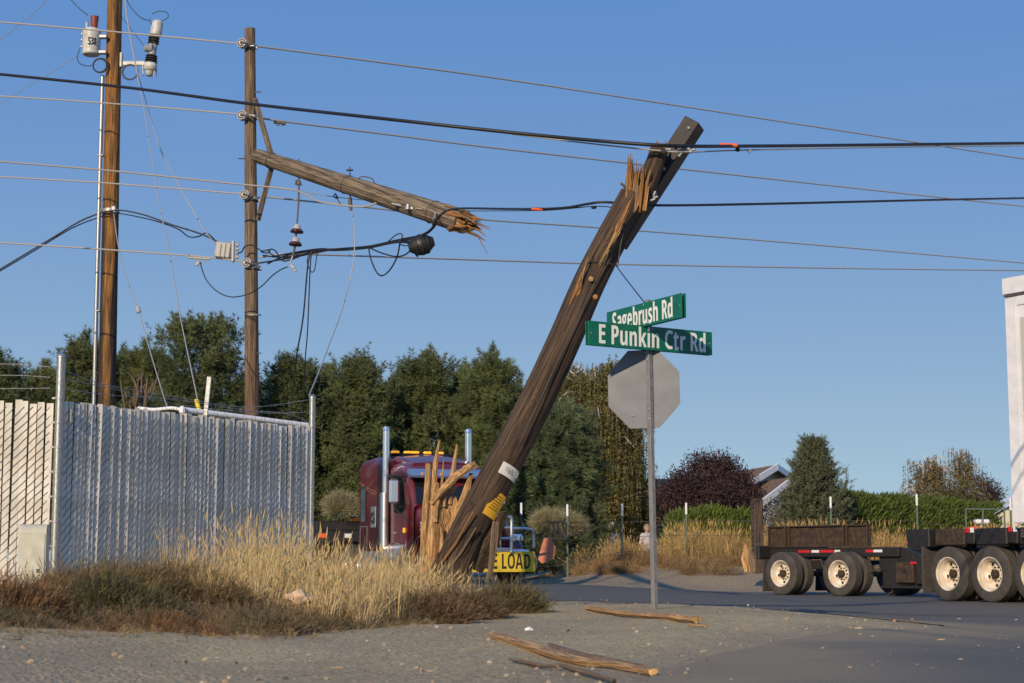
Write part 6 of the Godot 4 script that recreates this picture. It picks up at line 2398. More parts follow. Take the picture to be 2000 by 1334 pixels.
	for q in list:
		var ps := []
		var wd: Array = []
		for p in q[0]:
			# where that line of sight meets the ground
			var lo := 5.0
			var hi := 60.0
			for i in 30:
				var mid := (lo + hi) / 2
				var v := at(p[0], p[1], mid)
				if v.y < gy(v.x, mid) + 0.02:
					hi = mid
				else:
					lo = mid
			ps.append(at(p[0], p[1], lo))
		for i in ps.size():
			wd.append(q[1][i])
			ps[i].y = ground_y(ps[i].x, -ps[i].z) + q[1][i] * 0.45 + 0.012
		var m := MB.new()
		var cs := curve(ps, 3) if ps.size() > 2 else ps
		var ws := []
		for i in cs.size():
			var f := float(i) / (cs.size() - 1) * (wd.size() - 1)
			var k := mini(int(f), wd.size() - 2)
			ws.append(lerpf(wd[k], wd[k + 1], f - k) * r.randf_range(0.88, 1.1))
		m.splinter(cs, ws, r, 6, 0.7)
		solo("broken_plank", m, M[q[2]], q[3], "wood piece")
	var lt := MB.new()
	var lp := ground_hit(1033, 1238)
	lt.splinter([lp + Vector3(-0.025, 0.012, 0), lp + Vector3(0, 0.018, 0.01), lp + Vector3(0.025, 0.012, 0)], [0.008, 0.015, 0.007], r, 6)
	solo("paper_litter", lt, M.white_paint, "crumpled white scrap of litter on the dirt above the longest plank", "litter")
	var rk := thing("pale_rock", "pale tan stone half hidden in the weeds below the tall grass", "rock", ground_hit(585, 1172))
	var rm := MB.new()
	for q in [[583, 1167, 0.085], [596, 1170, 0.06], [608, 1171, 0.028]]:
		var c := at(q[0], q[1], 13.0)
		var rows := []
		for i in 9:
			var a := PI * i / 8.0
			var ring := []
			for j in 12:
				var b := TAU * j / 12.0
				var n3 := Vector3(sin(a) * cos(b), cos(a), sin(a) * sin(b))
				ring.append(c + n3 * Vector3(1, 0.62, 0.8) * q[2] * (1.0 + 0.6 * nz.get_noise_3d(n3.x * 80 + q[0], n3.y * 80, n3.z * 80)))
			rows.append(ring)
		rm.loft(rows, true, false)
	rm.col = Color.WHITE
	for i in rm.v.size():
		rm.c[i] = Color(0.62, 0.45, 0.3)
	part("stone", rm, M.stone, rk)
	# orange safety netting
	var on := MB.new()
	var tops := [[1866, 1040], [1885, 1028], [1905, 1024], [1930, 1029], [1950, 1030], [1975, 1031]]
	var rows := [[], []]
	for q in tops:
		var p := at(q[0], q[1], 52.0)
		rows[0].append(p)
		rows[1].append(Vector3(p.x, 0.7, p.z))
	for i in tops.size() - 1:
		for k in 6:
			var a: Vector3 = rows[1][i].lerp(rows[0][i], k / 6.0)
			var b: Vector3 = rows[1][i + 1].lerp(rows[0][i + 1], k / 6.0)
			var a2: Vector3 = rows[1][i].lerp(rows[0][i], (k + 0.78) / 6.0)
			var b2: Vector3 = rows[1][i + 1].lerp(rows[0][i + 1], (k + 0.78) / 6.0)
			on.quad(a, b, b2, a2)
	solo("safety_netting", on, M.orange_net, "orange safety netting strung low beyond the road at the right", "netting")
	var fr2 := thing("pipe_frame", "thin dark pipe frame standing beside the house section's corner", "frame", at(1940, 1100, 48.0))
	for q in [[[1886, 994], [1975, 995]], [[1886, 994], [1888, 1045]], [[1920, 994], [1919, 1040]], [[1961, 990], [1963, 1040]], [[1975, 972], [1974, 1045]]]:
		var m := MB.new()
		m.tube(ats(q, 48.0), 0.025, 6)
		part("pipe", m, M.post_green, fr2)


func ground_hit(px: float, py: float) -> Vector3:
	var lo := 5.0
	var hi := 90.0
	for i in 34:
		var mid := (lo + hi) / 2
		var v := at(px, py, mid)
		if v.y < gy(v.x, mid):
			hi = mid
		else:
			lo = mid
	var v2 := at(px, py, lo)
	v2.y = ground_y(v2.x, lo)
	return v2


# ---------------------------------------------------------------- people
func net(mb: MB, bones: Array, cell: float, k: float) -> void:
	var lo := Vector3.INF
	var hi := -Vector3.INF
	for b in bones:
		var r: float = maxf(b[2], b[3]) + cell * 2
		for p in [b[0], b[1]]:
			lo = lo.min(p - Vector3.ONE * r)
			hi = hi.max(p + Vector3.ONE * r)
	var n := Vector3i(((hi - lo) / cell).ceil()) + Vector3i.ONE
	var f := PackedFloat32Array()
	f.resize(n.x * n.y * n.z)
	var field := func(p: Vector3) -> float:
		var d := 9.0
		for b in bones:
			var ab: Vector3 = b[1] - b[0]
			var t := clampf((p - b[0]).dot(ab) / maxf(ab.length_squared(), 1e-6), 0, 1)
			var q := p.distance_to(b[0] + ab * t) - lerpf(b[2], b[3], t)
			var h := maxf(k - absf(d - q), 0.0) / k
			d = minf(d, q) - h * h * k * 0.25
		return d
	var i := 0
	for z in n.z:
		for y in n.y:
			for x in n.x:
				f[i] = field.call(lo + Vector3(x, y, z) * cell)
				i += 1
	var id := {}
	var sx := 1
	var sy := n.x
	var sz := n.x * n.y
	for z in n.z - 1:
		for y in n.y - 1:
			for x in n.x - 1:
				var o := x + y * sy + z * sz
				var s := 0
				for c in [0, sx, sy, sx + sy, sz, sx + sz, sy + sz, sx + sy + sz]:
					if f[o + c] < 0:
						s += 1
				if s == 0 or s == 8:
					continue
				var sum := Vector3.ZERO
				var cnt := 0
				for e in [[0, 0, 0, 0], [0, 1, 0, 0], [0, 0, 1, 0], [0, 1, 1, 0], [1, 0, 0, 0], [1, 1, 0, 0], [1, 0, 0, 1], [1, 1, 0, 1], [2, 0, 0, 0], [2, 1, 0, 0], [2, 0, 1, 0], [2, 1, 1, 0]]:
					var a := Vector3.ZERO
					var dr := Vector3.ZERO
					if e[0] == 0:
						a = Vector3(0, e[1], e[2])
						dr = Vector3(1, 0, 0)
					elif e[0] == 1:
						a = Vector3(e[1], 0, e[3])
						dr = Vector3(0, 1, 0)
					else:
						a = Vector3(e[1], e[2], 0)
						dr = Vector3(0, 0, 1)
					var ia := o + int(a.x) * sx + int(a.y) * sy + int(a.z) * sz
					var ib := ia + int(dr.x) * sx + int(dr.y) * sy + int(dr.z) * sz
					if (f[ia] < 0) != (f[ib] < 0):
						sum += a + dr * (f[ia] / (f[ia] - f[ib]))
						cnt += 1
				var p := lo + (Vector3(x, y, z) + sum / maxi(cnt, 1)) * cell
				var g := Vector3(field.call(p + Vector3(0.004, 0, 0)) - field.call(p - Vector3(0.004, 0, 0)), field.call(p + Vector3(0, 0.004, 0)) - field.call(p - Vector3(0, 0.004, 0)), field.call(p + Vector3(0, 0, 0.004)) - field.call(p - Vector3(0, 0, 0.004))).normalized()
				var best := 9.0
				for b in bones:
					var ab: Vector3 = b[1] - b[0]
					var t := clampf((p - b[0]).dot(ab) / maxf(ab.length_squared(), 1e-6), 0, 1)
					var q := p.distance_to(b[0] + ab * t) - lerpf(b[2], b[3], t)
					if q < best:
						best = q
						mb.col = b[4]
						if b[5]:
							var u := int(floor(p.x * 20)) + int(floor(p.y * 20))
							mb.col = b[4] if u % 2 == 0 else Color(0.3, 0.3, 0.36)
				id[o] = mb.vert(p, g)
	for z in range(1, n.z - 1):
		for y in range(1, n.y - 1):
			for x in range(1, n.x - 1):
				var o := x + y * sy + z * sz
				for q in [[sx, sy, sz], [sy, sx, sz], [sz, sx, sy]]:
					if (f[o] < 0) != (f[o + q[0]] < 0):
						var a = id.get(o)
						var b = id.get(o - q[1])
						var c = id.get(o - q[1] - q[2])
						var d = id.get(o - q[2])
						if a != null and b != null and c != null and d != null:
							mb.face(a, b, c)
							mb.face(a, c, d)


func person(px: float, d: float, h: float, turn: float, label: String, hair: Color, shirt: Color) -> void:
	var o := at(px, 1100, d)
	o.y = gy(o.x, d)
	var t := thing("person", label, "person", o, "", turn)
	t.position = o
	var s := h / 1.75
	var sk := Color(0.42, 0.25, 0.17)
	var tr := Color(0.07, 0.08, 0.12)
	var B := []
	var add := func(a: Vector3, b: Vector3, r0: float, r1: float, c: Color, plaid := false):
		B.append([a * s, b * s, r0 * s, r1 * s, c, plaid])
	add.call(Vector3(0, 1.5, 0), Vector3(0, 1.6, 0.01), 0.055, 0.055, sk)
	add.call(Vector3(0, 1.64, 0.015), Vector3(0, 1.68, 0.0), 0.088, 0.098, sk)
	add.call(Vector3(0, 1.6, 0.05), Vector3(0, 1.62, 0.05), 0.055, 0.06, sk)
	add.call(Vector3(-0.12, 1.38, 0), Vector3(0.12, 1.38, 0), 0.115, 0.115, shirt, true)
	add.call(Vector3(0, 1.35, 0), Vector3(0, 1.0, 0.0), 0.15, 0.16, shirt, true)
	for x in [-1, 1]:
		add.call(Vector3(x * 0.19, 1.42, 0), Vector3(x * 0.25, 1.13, -0.02), 0.062, 0.05, shirt, true)
		add.call(Vector3(x * 0.25, 1.13, -0.02), Vector3(x * 0.2, 0.93, 0.14), 0.043, 0.03, sk)
		add.call(Vector3(x * 0.09, 0.95, 0), Vector3(x * 0.1, 0.5, 0.01), 0.095, 0.065, tr)
		add.call(Vector3(x * 0.1, 0.5, 0.01), Vector3(x * 0.1, 0.09, -0.02), 0.062, 0.042, tr)
		add.call(Vector3(x * 0.1, 0.045, -0.03), Vector3(x * 0.11, 0.035, 0.14), 0.045, 0.035, Color(0.05, 0.04, 0.03))
	var mb := MB.new()
	net(mb, B, 0.026, 0.05)
	for x in [-1, 1]:
		var H := []
		var w := Vector3(x * 0.2, 0.93, 0.14)
		H.append([w * s, (w + Vector3(-x * 0.01, -0.05, 0.05)) * s, 0.03 * s, 0.034 * s, sk, false])
		for k in 4:
			var b0 := w + Vector3(-x * 0.01 + (k - 1.5) * 0.019, -0.06, 0.06)
			var b1 = b0 + Vector3(0, -0.035, 0.022) * [0.9, 1.05, 1.0, 0.75][k]
			H.append([b0 * s, b1 * s, 0.009 * s, 0.0085 * s, sk, false])
			H.append([b1 * s, (b1 + Vector3(0, -0.032, 0.0)) * s, 0.0085 * s, 0.007 * s, sk, false])
		H.append([(w + Vector3(-x * 0.03, -0.02, 0.03)) * s, (w + Vector3(-x * 0.055, -0.055, 0.06)) * s, 0.011 * s, 0.009 * s, sk, false])
		net(mb, H, 0.007, 0.01)
	# face
	mb.col = sk
	mb.splinter([Vector3(0, 1.69, 0.1) * s, Vector3(0, 1.65, 0.125) * s, Vector3(0, 1.63, 0.1) * s], [0.008, 0.016, 0.012], rng, 6)
	for x in [-1, 1]:
		mb.col = Color(0.05, 0.04, 0.04)
		mb.box(Vector3(x * 0.035, 1.68, 0.092) * s, Vector3(0.026, 0.012, 0.01) * s, 0.002)
		mb.col = sk
		mb.box(Vector3(x * 0.1, 1.66, 0.0) * s, Vector3(0.02, 0.055, 0.035) * s, 0.006)
	mb.col = Color(0.3, 0.12, 0.1)
	mb.box(Vector3(0, 1.595, 0.105) * s, Vector3(0.045, 0.01, 0.01) * s, 0.002)
	part("body", mb, M.cloth, t)
	var hb := MB.new()
	hb.col = hair
	var HB := []
	HB.append([Vector3(0, 1.7, -0.03) * s, Vector3(0, 1.725, 0.0) * s, 0.1 * s, 0.092 * s, hair, false])
	HB.append([Vector3(0, 1.66, -0.05) * s, Vector3(0, 1.62, -0.05) * s, 0.085 * s, 0.07 * s, hair, false])
	net(hb, HB, 0.02, 0.04)
	part("hair", hb, M.cloth, t)


# ---------------------------------------------------------------- planting
func planting() -> void:
	var r := RandomNumberGenerator.new()
	r.seed = 100
	var pm := []
	for i in 3:
		pm.append(tuft_pine(r))
	var tint := Color(0.105, 0.13, 0.042)
	var list := [
		[-22, 700, 110, 62, "pine at the left edge behind the fence, only partly in the picture", 0.5],
		[68, 712, 70, 66, "lowest pine top between the left edge pine and the fence post", 0.5],
		[146, 657, 100, 63, "pine left of the orange-brown pole, behind the corner fence post", 0.55],
		[222, 682, 70, 66, "narrow pine directly behind the orange-brown pole", 0.55],
		[272, 672, 100, 64, "rounded pine between the orange-brown pole and the widest pine", 0.5],
		[385, 616, 185, 61, "widest and tallest pine, left of the bare pole", 0.5],
		[560, 694, 110, 64, "pine just right of the bare pole above the far fence post", 0.55],
		[640, 717, 75, 66, "lower pine right of the far fence post behind the pale rope", 0.55],
		[705, 692, 110, 62, "pine with a thin pointed leader above the truck's sleeper", 0.42],
		[828, 686, 135, 64, "tall pine above the truck's light bar", 0.5],
		[958, 692, 120, 62, "pine above the truck's right exhaust stack", 0.55],
		[478, 735, 90, 67, "pine directly behind the bare pole, filling the gap beside the widest pine", 0.5],
		[768, 738, 80, 67, "lower pine between the thin pointed pine and the tall one beside it", 0.5],
		[1015, 775, 70, 66, "low pine top showing just left of the leaning pole", 0.5],
		[330, 745, 80, 66, "low pine at the left foot of the widest pine", 0.5],
		[905, 712, 70, 66, "pine top squeezed between the two pines above the truck", 0.5],
	]
	for i in list.size():
		var q = list[i]
		pine(q[0], q[1], q[2] * 0.9, q[3], 20 + i, q[4], tint, 1.0, q[5], pm)
	pine(1078, 808, 150, 54.5, 51, "dense blue-green pine right of the leaning pole, reaching the ground", Color(0.085, 0.115, 0.048), 1.5, 0.35, pm)
	pine(1020, 890, 100, 55.5, 52, "low dense pine mostly hidden behind the leaning pole", Color(0.085, 0.115, 0.048), 1.0, 0.35, pm)
	var sm := []
	for i in 2:
		sm.append(strand_birch(r))
	birch("weeping_birch", 1163, 668, 235, 65, 61, "tall weeping birch with hanging olive-brown strands behind the stop sign", Color(0.17, 0.175, 0.055), Color(0.24, 0.2, 0.075), sm, 1.6, 1.5)
	birch("birch_tree", 1812, 862, 130, 78, 62, "thin birch with white limbs above the left part of the hedge's right half", Color(0.22, 0.19, 0.075), Color(0.27, 0.19, 0.08), sm, 0.75, 0.55)
	birch("birch_tree", 1882, 852, 110, 80, 63, "sparse leaning birch just right of the other birch above the hedge", Color(0.2, 0.165, 0.07), Color(0.25, 0.17, 0.08), sm, 0.45, 0.5)
	var lm := clump_leaf(r, 34, 0.34, 0.05, 0.09)
	lobed_tree("plum_tree", "plum tree", 1385, 60, [[1385, 938, 42, 0], [1343, 955, 36, -0.8], [1422, 942, 40, 0.5], [1306, 980, 26, 0], [1450, 968, 32, 0], [1400, 970, 46, -1.0], [1345, 985, 38, -0.8], [1440, 992, 34, -0.5], [1472, 985, 14, 0], [1416, 908, 18, 0], [1365, 910, 20, 0], [1390, 900, 15, 0], [1328, 940, 14, 0], [1295, 968, 10, 0], [1452, 938, 12, 0]], 71, "broad dark purple plum tree with a rounded crown, left of the spruce", Color(0.055, 0.026, 0.026), lm, 330.0, 0.85)
	lobed_tree("plum_tree", "plum tree", 1925, 84, [[1915, 950, 22, 0], [1935, 965, 22, 0], [1925, 980, 26, 0], [1945, 985, 16, 0]], 72, "small dark purple plum tree at the far right above the hedge's end", Color(0.06, 0.03, 0.03), lm, 160.0)
	lobed_tree("shade_tree", "tree", 1205, 67, [[1195, 900, 32, 0], [1215, 930, 28, 0], [1190, 960, 40, 0], [1225, 975, 26, 0], [1165, 980, 40, 0], [1210, 1000, 36, 0], [1160, 930, 30, 0]], 73, "dark tree with shade painted into its leaf colour, filling the space under the weeping birch", Color(0.035, 0.04, 0.02), lm, 150.0)  # leaf colour kept very dark, painting in the shade below the birch
	lobed_tree("green_bush", "bush", 1862, 74, [[1840, 975, 24, 0], [1870, 970, 28, 0], [1895, 975, 24, 0]], 74, "olive bush just under the two birches behind the hedge", Color(0.12, 0.1, 0.03), lm, 160.0)
	var spm := spray_spruce(r)
	spruce(1592, 866, 152, 57.5, 81, "grey-green conical spruce in front of the right end of the house", Color(0.1, 0.115, 0.062), spm)
	lobed_tree("flower_bush", "bush", 1510, 58.5, [[1508, 1005, 13, 0], [1515, 990, 10, 0], [1520, 1015, 12, 0]], 75, "pale flowering bush between the house wall and the spruce", Color(0.4, 0.38, 0.27), lm, 160.0, 0.7)
	# hedge of arborvitae, one clipped mass
	var cm := spray_cedar(r)
	var hx := []
	var hc := []
	var hb := at(1800, 1100, 64.0)
	hb.y = 0.7
	for i in 30:
		var f := i / 29.0
		var px := lerpf(1652, 1972, f)
		var dd := lerpf(62.0, 70.0, f)
		var p := at(px, 1100, dd)
		p.y = 0.7
		var top := at(px, lerpf(972, 996, f) + r.randf_range(-5, 5), dd).y - 0.7
		cedar_cone(p, top, 0.55, r, Color(0.085, 0.125, 0.014), hx, hc, hb, 420)
	var hedge := thing("hedge", "long bright green clipped hedge beyond the road at the right", "hedge", hb)
	many("foliage", cm, M.leaf, hx, hc, hedge)
	var cones := [[1328, 1013, 0.42, "leftmost and lowest of the small green cone shrubs"], [1345, 1006, 0.42, "green cone shrub second from the left, beside the white-tipped post"], [1362, 1002, 0.45, "green cone shrub third from the left"], [1380, 1004, 0.4, "middle green cone shrub in the row under the plum tree"], [1397, 1000, 0.34, "tallest thin green cone shrub under the plum tree"], [1420, 1006, 0.34, "green cone shrub third from the wooden post"], [1447, 1005, 0.32, "green cone shrub next to the last before the wooden post"], [1464, 1008, 0.3, "rightmost small green cone shrub beside the wooden post"]]
	for q in cones:
		var b := at(q[0], 1100, 55.5)
		b.y = 0.68
		var th := thing("cone_shrub", q[3], "shrub", b, "")
		var xx := []
		var cc := []
		cedar_cone(b, at(q[0], q[1], 55.5).y - b.y, q[2], r, Color(0.1, 0.145, 0.02), xx, cc, b, 230)
		many("foliage", cm, M.leaf, xx, cc, th)
	# pale sagebrush
	var wm := [clump_weed(r, 26, 0.8), clump_weed(r, 26, 1.3), clump_weed(r, 20, 0.5)]
	for q in [[1072, 1030, 27, 48.0, "round pale grey-green sagebrush behind the tilted gate frame"], [1112, 1035, 26, 48.5, "pale sagebrush right of the tilted gate frame"], [665, 1000, 34, 50.0, "pale sagebrush left of the truck's sleeper"]]:
		var c := at(q[0], q[1], q[3])
		var b := Vector3(c.x, gy(c.x, q[3]), c.z)
		var th := thing("sagebrush", q[4], "bush", b, "")
		var xx := []
		var cc := []
		var R: float = q[2] * q[3] / F
		for k in 170:
			var v := Vector3(r.randfn(), absf(r.randfn()), r.randfn()).normalized()
			xx.append(Transform3D(basis_to(v + Vector3.UP * 0.4, r.randf() * TAU, r.randf_range(0.5, 0.9)), c + v * R * r.randf_range(0.35, 0.85) - b))
			cc.append(shade(Color(0.34, 0.31, 0.17), r))
		many("foliage", wm[0], M.leaf, xx, cc, th)
	# bare dead shrub among the pines
	var ds := at(275, 790, 50.0)
	var dt := thing("dead_shrub", "bare grey-brown dead tree in front of the pines left of the widest pine", "dead tree", Vector3(ds.x, gy(ds.x, 50.0), ds.z))
	var db := MB.new()
	for k in 26:
		var a := at(262 + r.randf() * 22, 810, 50.0)
		var e := at(r.randf_range(235, 312), r.randf_range(715, 790), 50.0 + r.randf_range(-0.6, 0.6))
		db.tube(curve([a + Vector3(0, -1.2, 0), a.lerp(e, 0.5) + Vector3(r.randfn() * 0.1, 0.15, 0), e], 3), [0.04, 0.035, 0.03, 0.025, 0.02, 0.012, 0.006], 4, false)
	part("branches", db, M.old_splinter, dt)
	# near bushes in front of the fence
	var bushes := [
		[5, 1200, 9.9, 0.06, Color(0.22, 0.125, 0.055), "reddish-brown weed bush before the utility pedestal at the left edge"],
		[165, 1170, 11.6, 0.11, Color(0.21, 0.14, 0.055), "brown weed bush right of the utility pedestal"],
		[250, 1145, 12.6, 0.19, Color(0.17, 0.115, 0.045), "largest dark olive bush in front of the slatted fence"],
		[335, 1140, 13.6, 0.17, Color(0.21, 0.145, 0.055), "olive-brown bush right of the largest dark bush"],
		[205, 1190, 11.0, 0.09, Color(0.11, 0.1, 0.04), "low dark green bush at the foot of the largest bush"],
		[405, 1155, 12.8, 0.1, Color(0.19, 0.125, 0.05), "brown weed bush left of the pale grass"],
		[900, 1150, 14.8, 0.08, Color(0.17, 0.115, 0.06), "tangled grey-brown weed at the foot of the leaning pole"],
		[990, 1155, 16.2, 0.06, Color(0.16, 0.13, 0.055), "olive-green weed right of the foot of the leaning pole"],
		[825, 1165, 13.6, 0.07, Color(0.18, 0.115, 0.055), "low brown weed in front of the splintered stump"],
	]
	for q in bushes:
		var c := at(q[0], q[1], q[2])
		var b := Vector3(c.x, gy(c.x, q[2]), c.z)
		var th := thing("weed_bush", q[5], "bush", b, "")
		var xx := []
		var cc := []
		for k in int(190 + 900 * q[3]):
			var v := Vector3(r.randfn() * 1.25, absf(r.randfn()) * 0.9, r.randfn() * 1.1)
			v = v.normalized() * sqrt(r.randf())
			xx.append(Transform3D(basis_to(v + Vector3(0.15, 0.9, 0), r.randf() * TAU, r.randf_range(0.22, 0.5) * (1.0 + 0.4 * maxf(v.y, 0.0))), Vector3(v.x * (q[3] * 1.3 + 0.22), v.y * q[3] * 1.25 - 0.02, v.z * (q[3] + 0.2))))
			cc.append(shade(q[4], r, 0.3))
		many("foliage", wm[r.randi() % 3], M.twig, xx, cc, th)
	grasses(r, wm)


# how far the weeds reach, going away from the camera, left of x
func weed_front(x: float) -> float:
	var t := [[-9.0, 7.2], [-2.7, 8.9], [-1.33, 11.2], [-0.6, 13.4], [0.05, 17.6], [0.3, 18.6], [0.31, 60.0]]
	for i in t.size() - 1:
		if x <= t[i + 1][0]:
			return lerpf(t[i][1], t[i + 1][1], (x - t[i][0]) / (t[i + 1][0] - t[i][0]))
	return 60.0


func grasses(r: RandomNumberGenerator, wm: Array) -> void:
	var gm := [tuft_grass(r, 0), tuft_grass(r, 1), tuft_grass(r, 2)]
	var gold := Color(0.56, 0.42, 0.2)
	# tall pale grass behind the weeds, from the fence to the leaning pole
	for k in 3:
		var xx := []
		var cc := []
		for i in [950, 1100, 650][k] as int:
			var d := r.randf_range(12.6, 23.5)
			var px := r.randf_range(330, 985)
			var x := (px - 1000) / F * d
			if d < weed_front(x) + 0.5 or (px > 860 and d > 17.0):
				continue
			# the grass stays on this side of the fence and thins towards it
			var fx := lerpf(-4.475, -2.385, (d - 17.0) / 3.53)
			if d > 17.0 and x < fx + 0.15:
				continue
			if d > 21.0 and r.randf() < 0.3:
				continue
			var dens := 0.5 + 1.3 * nz2.get_noise_2d(x * 40.0, d * 40.0)
			dens *= ss(300, 520, px)
			if r.randf() > dens + 0.1:
				continue
			var h := r.randf_range(0.3, 0.82) * (1.0 + 0.5 * nz.get_noise_2d(x * 30.0, d * 30.0)) * (0.6 if k == 2 else 1.0)
			h *= lerpf(1.0, 0.72, ss(780, 960, px))
			var b := Basis(Vector3.UP, r.randf() * TAU).rotated(Vector3(0, 0, 1), r.randf_range(-0.22, 0.08)).scaled_local(Vector3(1.0, h, 1.0))
			xx.append(Transform3D(b, on_ground(x, d, -0.02)))
			cc.append(shade(gold, r, 0.22))
		var o := many("dry_grass", gm[k], M.straw, xx, cc, null, ["tall loose pale dry grass along the slatted fence", "pale dry grass with seed heads along the slatted fence", "short bushy pale dry grass along the slatted fence"][k], "dry grass")
		o.set_meta("group", "dry grass by the fence")
	# low brown weeds along the front edge
	var wx := []
	var wc := []
	for i in 6500:
		var x := r.randf_range(-5.2, 0.3)
		var wf := weed_front(x) + nz.get_noise_2d(x * 60.0, 1.0) * 0.35
		var d := wf + absf(r.randfn()) * 1.1
		if d > 20.0:
			continue
		var px := x / d * F + 1000
		if px < -120 or px > 1045:
			continue
		var s := r.randf_range(0.14, 0.4) * (1.0 - 0.45 * ss(600, 1000, px)) * ss(-0.2, 0.5, d - wf + 0.15)
		s *= (1.0 - 0.3 * ss(260, 60, px)) * clampf(1.0 + 1.1 * nz2.get_noise_2d(x * 45.0 + 500.0, d * 45.0), 0.45, 1.6)
		wx.append(Transform3D(basis_to(Vector3(r.randfn() * 0.25 + 0.1, 1, r.randfn() * 0.25), r.randf() * TAU, s), on_ground(x, d, -0.01)))
		var c := Color(0.21, 0.145, 0.075).lerp(Color(0.15, 0.125, 0.06), clampf(0.5 + nz2.get_noise_2d(x * 50, d * 50) * 1.4, 0, 1))
		c = c.lerp(Color(0.25, 0.13, 0.055), ss(0.2, 0.5, nz.get_noise_2d(x * 70, d * 50)))
		wc.append(shade(c, r, 0.3))
	many("low_weeds", wm[2], M.twig, wx, wc, null, "low reddish-brown weeds edging the dirt in front of the fence", "weeds")
	# straw and stray tufts thinning out onto the dirt
	var ux := []
	var uc := []
	for i in 420:
		var x := r.randf_range(-5.0, 0.6)
		var d := weed_front(x) + nz.get_noise_2d(x * 60.0, 1.0) * 0.35 - absf(r.randfn()) * 0.45 - 0.05
		if d > 19.0 or d < 7.5:
			continue
		var s := r.randf_range(0.05, 0.2)
		ux.append(Transform3D(basis_to(Vector3(r.randfn() * 0.8, 0.8, r.randfn() * 0.8), r.randf() * TAU, s), on_ground(x, d, 0.0)))
		uc.append(shade(Color(0.36, 0.26, 0.13) if r.randf() < 0.6 else Color(0.2, 0.14, 0.07), r, 0.3))
	many("stray_tufts", wm[2], M.straw, ux, uc, null, "stray straw and little dry tufts at the front edge of the weeds", "weeds")
	# bank beyond the road
	var bx := [[], [], []]
	var bc := [[], [], []]
	for i in 4600:
		var d := r.randf_range(44.2, 52.0)
		var px := r.randf_range(1000, 1985)
		var x := (px - 1000) / F * d
		var k := 0
		var low := ss(46.2, 49.0, d + nz.get_noise_2d(x * 25.0, d * 25.0) * 2.2)
		if r.randf() > low or x < 1.6 + (50 - d) * 0.1:
			continue
		if d < 47.5:
			k = 2
		elif r.randf() < 0.6:
			k = 1
		var h := r.randf_range(0.12, 0.34) if k == 2 else r.randf_range(0.45, 1.25) * (0.75 + 0.9 * nz.get_noise_2d(x * 40, d * 20))
		if px < 1290 and k != 2:
			h *= 0.8
		h = clampf(h, 0.1, 1.3)
		bx[k].append(Transform3D(Basis(Vector3.UP, r.randf() * TAU).scaled_local(Vector3(1.8, h, 1.8)), on_ground(x, d, -0.02)))
		bc[k].append(shade(Color(0.45, 0.31, 0.12).lerp(Color(0.44, 0.28, 0.12), ss(0.0, 0.4, nz.get_noise_2d(x * 30, d * 30)) * float(d < 48)), r, 0.2))
	for k in 3:
		var o := many("bank_grass", gm[k], M.straw, bx[k], bc[k], null, ["loose dry grass on the bank beyond the road", "tall dry grass with seed heads on the bank beyond the road", "short tan grass on the bank beyond the road"][k], "dry grass")
		o.set_meta("group", "dry grass on the far bank")
	var kx := []
	var kc := []
	for i in 1500:
		var d := r.randf_range(45.6, 50.0)
		var px := r.randf_range(1040, 1500)
		var x := (px - 1000) / F * d
		if nz2.get_noise_2d(x * 16.0, d * 16.0) < 0.05 - 0.35 * ss(46.0, 48.5, d) or x < 1.7:
			continue
		kx.append(Transform3D(basis_to(Vector3(r.randfn() * 0.3, 1, r.randfn() * 0.3), r.randf() * TAU, r.randf_range(0.35, 0.8)), on_ground(x, d)))
		var c := Color(0.32, 0.2, 0.09).lerp(Color(0.17, 0.135, 0.065), clampf(0.5 + 1.6 * nz.get_noise_2d(x * 16, d * 16), 0, 1))
		kc.append(shade(c, r, 0.25))
	many("bank_weeds", wm[0], M.twig, kx, kc, null, "brown weeds and small dark brush on the bank beyond the road", "weeds")
	# grass beyond the hedge line and behind the truck
	var fx2 := []
	var fc := []
	for i in 1500:
		var d := r.randf_range(46.0, 58.0)
		var px := r.randf_range(430, 1010)
		var x := (px - 1000) / F * d
		if x > -8.6 and x < 0.4:
			continue
		fx2.append(Transform3D(Basis(Vector3.UP, r.randf() * TAU).scaled_local(Vector3(1.8, r.randf_range(0.4, 0.9), 1.8)), on_ground(x, d)))
		fc.append(shade(Color(0.4, 0.29, 0.12), r))
	many("far_grass", gm[0], M.straw, fx2, fc, null, "dry grass beside the far road under the pines", "dry grass")
	# gravel and chips on the dirt
	var st := MB.new()
	st.splinter([Vector3(-0.5, 0, 0), Vector3(0, 0.05, 0), Vector3(0.5, 0, 0)], [0.3, 0.5, 0.25], r, 6)
	var sx := []
	var sc := []
	for i in 4200:
		var d := pow(r.randf(), 1.4) * 19.0 + 6.5
		var x := r.randf_range(-0.34, 0.34) * d
		if x < 0.3 and d > weed_front(x) + 0.6:
			continue
		var rl := road_left(d)
		if x > rl + 0.2 and d < 23 and r.randf() < 0.75:
			continue
		var s := 0.002 + pow(r.randf(), 9.0) * 0.012
		if d > 21.0:
			s += 0.006 * r.randf()
		sx.append(Transform3D(Basis.from_euler(Vector3(r.randf() * 0.5, r.randf() * TAU, r.randf() * 0.5)).scaled_local(Vector3.ONE * s * 2.0), on_ground(x, d, s * 0.4 + (0.05 if x > rl and d < 23 else 0.0))))
		var c := Color(0.33, 0.26, 0.19) if r.randf() < 0.85 else Color(0.42, 0.36, 0.27) if r.randf() < 0.7 else Color(0.1, 0.09, 0.08)
		sc.append(shade(c, r, 0.25))
	many("gravel", st.mesh(), M.stone, sx, sc, null, "loose gravel and clods scattered over the dirt", "gravel")
	var chx := []
	var chc := []
	var cm := MB.new()
	cm.splinter([Vector3(-0.5, 0, 0), Vector3(0.1, 0, 0.02), Vector3(0.5, 0, 0)], [0.05, 0.09, 0.03], r, 5, 0.4)
